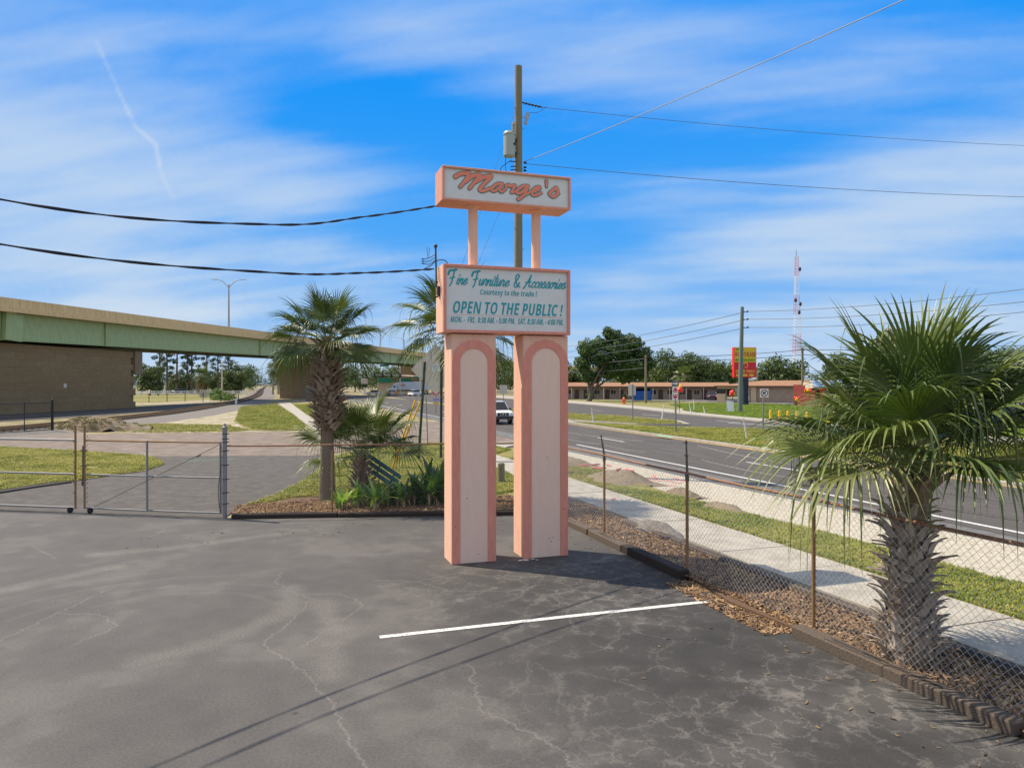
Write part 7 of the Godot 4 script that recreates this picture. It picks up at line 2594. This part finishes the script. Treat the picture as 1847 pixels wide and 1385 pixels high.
func pine(label: String, at: Vector3, h: float) -> Node3D:
	var o := thing("pine_tree", label, "tree", at, 0.0, "tall pines behind the overpass")
	var t := Mb.new()
	var lean := rng.randf_range(-0.6, 0.6)
	t.tube(PackedVector3Array([Vector3(0, -0.1, 0), Vector3(lean * 0.4, h * 0.5, 0), Vector3(lean, h * 0.97, 0)]), [0.36, 0.27, 0.08], 8)
	var blobs := []
	for i in 20:
		var y := lerpf(h * 0.22, h, pow(float(i) / 19, 0.9))
		var a := i * 2.4
		var d := lerpf(2.6, 0.5, float(i) / 19) * rng.randf_range(0.6, 1.2)
		var c := Vector3(lean * y / h + cos(a) * d, y, sin(a) * d)
		t.rod(Vector3(lean * y / h, y - 0.5, 0), c, 0.06, 5)
		var s := rng.randf_range(0.7, 1.25)
		blobs.append([c, Vector3(1.25, 0.75, 1.25) * s])
	part("trunk", t, M.bark, o)
	var mb := Mb.new()
	crown(mb, blobs, 1500, 0.30, Color(0.018, 0.040, 0.015), Color(0.065, 0.10, 0.035))
	part("crown", mb, M.leaf, o, true)
	return o


func make_trees() -> void:
	var face := atan(433.5 / 1300.0)
	var o := thing("oak_tree", "big rounded dark green oak on the grass before the motel's left end", "tree", P(57.05, 124.5), -face)
	var t := Mb.new()
	t.tube(smooth(PackedVector3Array([Vector3(-0.2, -0.1, 0), Vector3(0.2, 1.5, 0), Vector3(-0.3, 4.0, 0), Vector3(-0.4, 8.0, 0)]), 4), [0.62, 0.5, 0.46, 0.42, 0.4, 0.36, 0.32, 0.28, 0.24, 0.2, 0.14, 0.1, 0.06], 10)
	for q in [[Vector3(0.2, 1.4, 0), Vector3(1.6, 3.6, 0.3), Vector3(4.5, 9.5, 0.3)], [Vector3(0.3, 1.8, 0), Vector3(2.6, 3.6, -0.4), Vector3(8.0, 7.5, -0.5)], [Vector3(0.1, 2.2, 0), Vector3(1.6, 5.4, 1.0), Vector3(5.4, 11.0, 0.8)], [Vector3(0.0, 2.4, 0), Vector3(1.2, 5.0, -1.2), Vector3(3.0, 8.0, -2.0)]]:
		t.tube(smooth(PackedVector3Array(q), 4), [0.34, 0.3, 0.26, 0.22, 0.18, 0.14, 0.11, 0.08, 0.05], 8)
	part("trunk", t, M.bark, o)
	var blobs := []
	for q in [[-0.4, 9.9, 0.2, 2.3], [-1.3, 7.2, 0.3, 1.9], [-0.9, 5.0, 0.8, 1.7], [1.7, 8.3, 0.5, 2.3], [4.3, 12.2, 0.0, 1.9], [3.4, 13.2, 0.2, 1.2], [5.3, 9.6, 0.8, 2.6], [8.3, 10.9, 0.0, 2.1], [10.1, 8.9, 0.0, 1.9], [11.2, 7.2, 0.4, 1.5], [7.6, 6.6, 1.0, 2.3], [9.6, 5.4, 0.0, 1.7], [4.2, 5.6, -0.5, 1.9], [2.2, 10.8, -0.6, 1.9], [1.0, 4.6, -0.9, 1.4], [6.6, 11.6, -1.4, 1.7], [3.3, 7.0, -2.2, 2.4], [7.5, 8.5, -2.3, 2.6], [6.6, 4.4, 0.2, 1.4]]:
		blobs.append([Vector3(q[0], q[1], q[2]), Vector3(q[3], q[3] * 0.86, q[3] * 1.1)])
	var mb := Mb.new()
	crown(mb, blobs, 30000, 0.21, Color(0.03, 0.07, 0.012), Color(0.10, 0.17, 0.03))
	part("crown", mb, M.leaf, o, true)
	var bg := "trees behind the motel"
	var D := Color(0.045, 0.08, 0.022)
	var G := Color(0.15, 0.20, 0.05)
	for q in [[94.9, 179.2, 9.0, 13, "dark bushy tree behind the motel just right of the oak"], [99.8, 167.0, 11.3, 13, "tallest rounded tree behind the motel, right of the oak"], [105.4, 163.5, 9.6, 11, "bright green tree behind the motel in the middle of the row"], [111.5, 168.0, 9.4, 11, "dark tree behind the motel left of the restaurant sign"], [118.2, 171.4, 8.6, 10, "tree behind the motel just behind the restaurant sign's left edge"], [126.0, 176.0, 7.4, 9, "low tree behind the white flat-roofed building"], [103.5, 128.0, 7.6, 11, "light green tree above the hip roof beside the palm's left fronds"], [112.0, 118.0, 7.8, 10, "dark green tree behind the restaurant's blue awning"], [119.3, 118.3, 8.6, 11, "tree behind the big palm, left half"], [120.5, 96.9, 8.6, 11, "tree behind the big palm's right fronds"], [129.0, 94.0, 8.8, 12, "tree at the far right edge behind the palm"], [68.2, 158.5, 7.0, 10, "dark tree low behind the oak's crown"]]:
		broad_tree(q[4], P(q[0], q[1]), q[2] * 1.12, q[3] * 1.1, 7500, 0.29, D, G, bg, 0.1)
	broad_tree("brownish half-bare tree rising behind the top of the big palm", P(111.0, 104.5), 14.5, 9.0, 5200, 0.24, Color(0.11, 0.075, 0.05), Color(0.26, 0.19, 0.13), "", 0.4)
	# pines and other trees beyond the overpass
	var pl := [[-38.3, 287, "leftmost tall pine under the overpass beside the abutment"], [-31.7, 253, "tall pine with a thick trunk, second from the abutment"], [-30.1, 263, "tall pine close behind the second one under the overpass"], [-28.7, 281, "leaning pine above the white building under the overpass"], [-25.5, 262, "dark pine right of the white building under the overpass"], [-23.4, 292, "pine behind the brown palm under the overpass"], [-19.8, 302, "slim pine right of the brown palm under the overpass"], [-17.4, 330, "small distant pine left of the grey lamp mast"]]
	for q in pl:
		pine(q[2], P(q[0], q[1]), rng.randf_range(17, 23))
	var lg := "trees beyond the overpass"
	for q in [[-34.2, 236.0, 9.5, 9, "dark dense tree hugging the abutment's right edge"], [-33.0, 300.0, 7.0, 12, "olive undergrowth tree behind the white building"], [-24.0, 310.0, 8.0, 12, "olive tree among the pines behind the brown palm"], [-14.2, 278.8, 8.5, 9, "round green tree right of the grey lamp mast"], [-11.8, 250.0, 7.5, 8, "yellowish bush tree left of the railway gap"], [-12.6, 330.0, 13.0, 15, "large dark tree beside the railway vanishing point"], [-13.5, 390.0, 13.0, 18, "hazy dark tree farthest along the railway"], [15.3, 311.0, 11.5, 14, "green tree behind the overpass pier"], [22.5, 288.0, 11.0, 13, "green tree behind the small palm's fronds"], [32.8, 305.3, 11.5, 14, "green tree above the gas-station sign"], [45.7, 320.0, 12.0, 15, "yellow-green tree behind the truck's trailer"], [55.4, 329.0, 12.0, 14, "tree behind the traffic signal pole"], [67.0, 336.0, 12.0, 15, "tree behind the diamond sign"], [52.0, 203.0, 7.0, 8, "bush behind the white van under the bridge"], [70.0, 232.0, 13.5, 15, "shady tree seen between the pylon pillars"], [82.0, 240.0, 12.5, 14, "tree right of the pillars behind the bridge's far end"]]:
		broad_tree(q[4], P(q[0], q[1]), q[2], q[3], 3600, 0.34, Color(0.05, 0.08, 0.025) if q[0] < 30 else Color(0.07, 0.11, 0.028), Color(0.15, 0.19, 0.055), lg, 0.12)
	for q in [[-17.3, 205.0, 5.6, 1.9, "big shaggy brown palm standing in the field under the overpass", 4], [0.3, 242.0, 8.2, 1.7, "left one of the pair of far palms beside the pier", 0], [2.0, 248.0, 8.0, 1.7, "right one of the pair of far palms beside the pier", 0], [98.0, 158.0, 5.6, 1.9, "pale palm crown peeking over the motel roof", 0]]:
		var p := palm(q[4], P(q[0], q[1]), [[0.4, -0.1], [0.34, 1.0], [0.36, q[2]], [0.1, q[2] + 0.3]], M.boot3 if q[5] else M.boot0, q[2], [24, 1.4, -0.9, 1], q[3], 1.2)
		if q[5]:
			for i in 26:
				frond(p, Vector3(0, q[2] - 0.6 - 0.10 * i, 0), i * 2.4, rng.randf_range(-1.2, -0.6), 0.9, 1.5, 1.0, 4, 22)
	# small planted palm in the field and weeds by the track
	var weed := thing("weeds", "bright green weeds beside the railway under the overpass", "weeds", P(-9.6, 160))
	weed.set_meta("kind", "stuff")
	var wb := Mb.new()
	crown(wb, [[Vector3(0, 0.6, 0), Vector3(3.0, 0.9, 9.0)], [Vector3(-1.5, 1.2, -5.0), Vector3(1.6, 1.2, 3.0)]], 2200, 0.2, Color(0.05, 0.11, 0.015), Color(0.14, 0.22, 0.03))
	part("foliage", wb, M.leaf, weed, true)
	# woods closing the horizon
	var far := Mb.new()
	var blob := []
	for i in 230:
		var px := -260.0 + i * 10.2
		if px > 462 and px < 492:
			continue
		var d := rng.randf_range(420, 470)
		var x := (px - 923.5) / 1300.0 * d
		var s := x * 0.9487 + d * 0.3163
		var tt := -x * 0.3163 + d * 0.9487
		var hh := rng.randf_range(8.0, 12.5)
		blob.append([P(s, tt, hh * 0.5), Vector3(rng.randf_range(3.5, 6.0), hh * 0.55, 4.0)])
	for i in 40:
		var x := -330.0 + i * 9.0
		var s := x * 0.9487 + 900 * 0.3163
		blob.append([P(s, -x * 0.3163 + 900 * 0.9487, 6.0), Vector3(9.0, 8.0, 6.0)])
	crown(far, blob, 42000, 0.75, Color(0.045, 0.075, 0.032), Color(0.10, 0.14, 0.06))
	var w := part("distant_woods", far, M.leaf, self, true)
	w.set_meta("kind", "stuff")


func tuft_mesh(kind: int) -> ArrayMesh:
	var m := Mb.new()
	var r := RandomNumberGenerator.new()
	r.seed = 40 + kind
	for i in 9:
		var a := r.randf() * TAU
		var o := Vector3(cos(a), 0, sin(a))
		var b := Vector3(r.randf_range(-0.06, 0.06), -0.005, r.randf_range(-0.06, 0.06))
		var h := r.randf_range(0.03, 0.075)
		var s := Vector3(-o.z, 0, o.x) * r.randf_range(0.004, 0.007)
		var mid := b + o * h * 0.25 + Vector3(0, h * 0.7, 0)
		var tip := b + o * h * r.randf_range(0.5, 1.0) + Vector3(0, h, 0)
		m.quad(b - s, b + s, mid + s * 0.8, mid - s * 0.8)
		m.tri(mid - s * 0.8, mid + s * 0.8, tip)
	return m.mesh()


func grass_patch(called: String, poly: Array, n: int, y: float, size: float, a: Color, b: Color, dry: Color, dryness: float) -> void:
	var pg := PackedVector2Array()
	var lo := Vector2(1e9, 1e9)
	var hi := Vector2(-1e9, -1e9)
	for p in poly:
		var q := Vector2(p[0], p[1])
		pg.append(q)
		lo = lo.min(q)
		hi = hi.max(q)
	var f := FastNoiseLite.new()
	f.seed = n
	f.frequency = 0.35
	var xs := []
	var cs := []
	var tries := 0
	while xs.size() < n and tries < n * 6:
		tries += 1
		var q := Vector2(rng.randf_range(lo.x, hi.x), rng.randf_range(lo.y, hi.y))
		if not Geometry2D.is_point_in_polygon(q, pg):
			continue
		var e := f.get_noise_2d(q.x, q.y)
		if e + rng.randf_range(-0.25, 0.25) < -0.33:
			continue
		xs.append(Transform3D(Basis(Vector3.UP, rng.randf() * TAU).scaled(Vector3(1, rng.randf_range(0.6, 1.3), 1) * size * rng.randf_range(0.7, 1.3)), P(q.x, q.y, y)))
		var c := a.lerp(b, clampf(0.5 + e + rng.randf_range(-0.4, 0.4), 0, 1))
		if rng.randf() < dryness + e * 0.4:
			c = c.lerp(dry, rng.randf_range(0.4, 1.0))
		cs.append(c)
	stuff(called, tuft_mesh(0), M.blade, xs, cs)


func make_grass() -> void:
	var a := Color(0.17, 0.225, 0.02)
	var b := Color(0.32, 0.335, 0.035)
	var dry := Color(0.50, 0.40, 0.15)
	grass_patch("grass", [[9.85, 2.5], [11.75, 2.5], [11.6, 8.5], [11.45, 13.4], [11.2, 18.0], [10.6, 20.5], [9.85, 21.0]], 15000, 0.035, 1.0, a, b, dry, 0.18)
	grass_patch("grass", [[9.9, 21], [11.5, 21], [11.9, 24.5], [11.3, 30], [9.9, 30]], 2500, 0.035, 1.0, a, b, dry, 0.5)
	grass_patch("grass", [[-0.8, 20.3], [0.15, 22.3], [0.96, 24.9], [1.69, 28.2], [2.84, 33.2], [4.5, 37.4], [6.6, 39.2], [9.0, 39.0], [10.8, 38.3], [11.3, 34.0], [9.8, 31.8], [8.2, 29.0], [8.2, 21.5], [6.0, 20.0], [3.0, 21.0], [0.6, 21.6]], 42000, 0.035, 1.1, a, b, dry, 0.30)
	grass_patch("grass", [[-8.1, 25.6], [-7.26, 26.9], [-6.39, 27.8], [-5.49, 29.2], [-4.57, 30.3], [-4.2, 32.47], [-4.74, 34.9], [-5.8, 36.8], [-8.43, 39.6], [-10.3, 41.4], [-13.5, 44.0], [-17, 45], [-17, 30], [-11, 24.5]], 40000, 0.022, 1.1, Color(0.26, 0.28, 0.022), Color(0.42, 0.39, 0.045), dry, 0.2)
	grass_patch("grass", [[22.85, 14], [23.4, 34], [23.5, 44.7], [24.0, 55.5], [25.6, 51.6], [28.0, 46.8], [30.9, 44.4], [33.6, 41.8], [35.0, 36], [37.2, 28], [37.8, 18], [33, 12]], 52000, 0.105, 1.35, a, b, dry, 0.28)
	grass_patch("grass", [[24.8, 63.0], [28.0, 52.0], [31.3, 50.5], [33.0, 54.8], [33.0, 64], [30.5, 72], [28, 90]], 9000, 0.105, 1.6, a, b, dry, 0.4)
	grass_patch("grass", [[42.8, 22], [43.1, 53], [44.0, 60], [45.4, 68], [47.2, 76], [52, 84], [60, 101], [69, 107], [77, 98], [76, 84], [65, 66], [59, 40]], 30000, 0.03, 2.0, Color(0.13, 0.22, 0.012), Color(0.23, 0.31, 0.02), dry, 0.04)
	grass_patch("grass", [[-4.4, 112], [0.7, 122], [2.1, 80], [2.6, 54.0], [-1.2, 54.8], [-3.0, 68]], 14000, 0.012, 1.6, a, b, dry, 0.2)
	grass_patch("grass", [[3.3, 120], [8.6, 120], [9.2, 90], [8.0, 64], [4.6, 58], [3.8, 70]], 9000, 0.012, 1.6, a, b, dry, 0.1)
	grass_patch("grass", [[-14.5, 62], [-9, 54.6], [-3, 53.4], [-1.4, 54.4], [-3.4, 62], [-9, 66]], 3500, -0.012, 1.5, a, b, dry, 0.4)
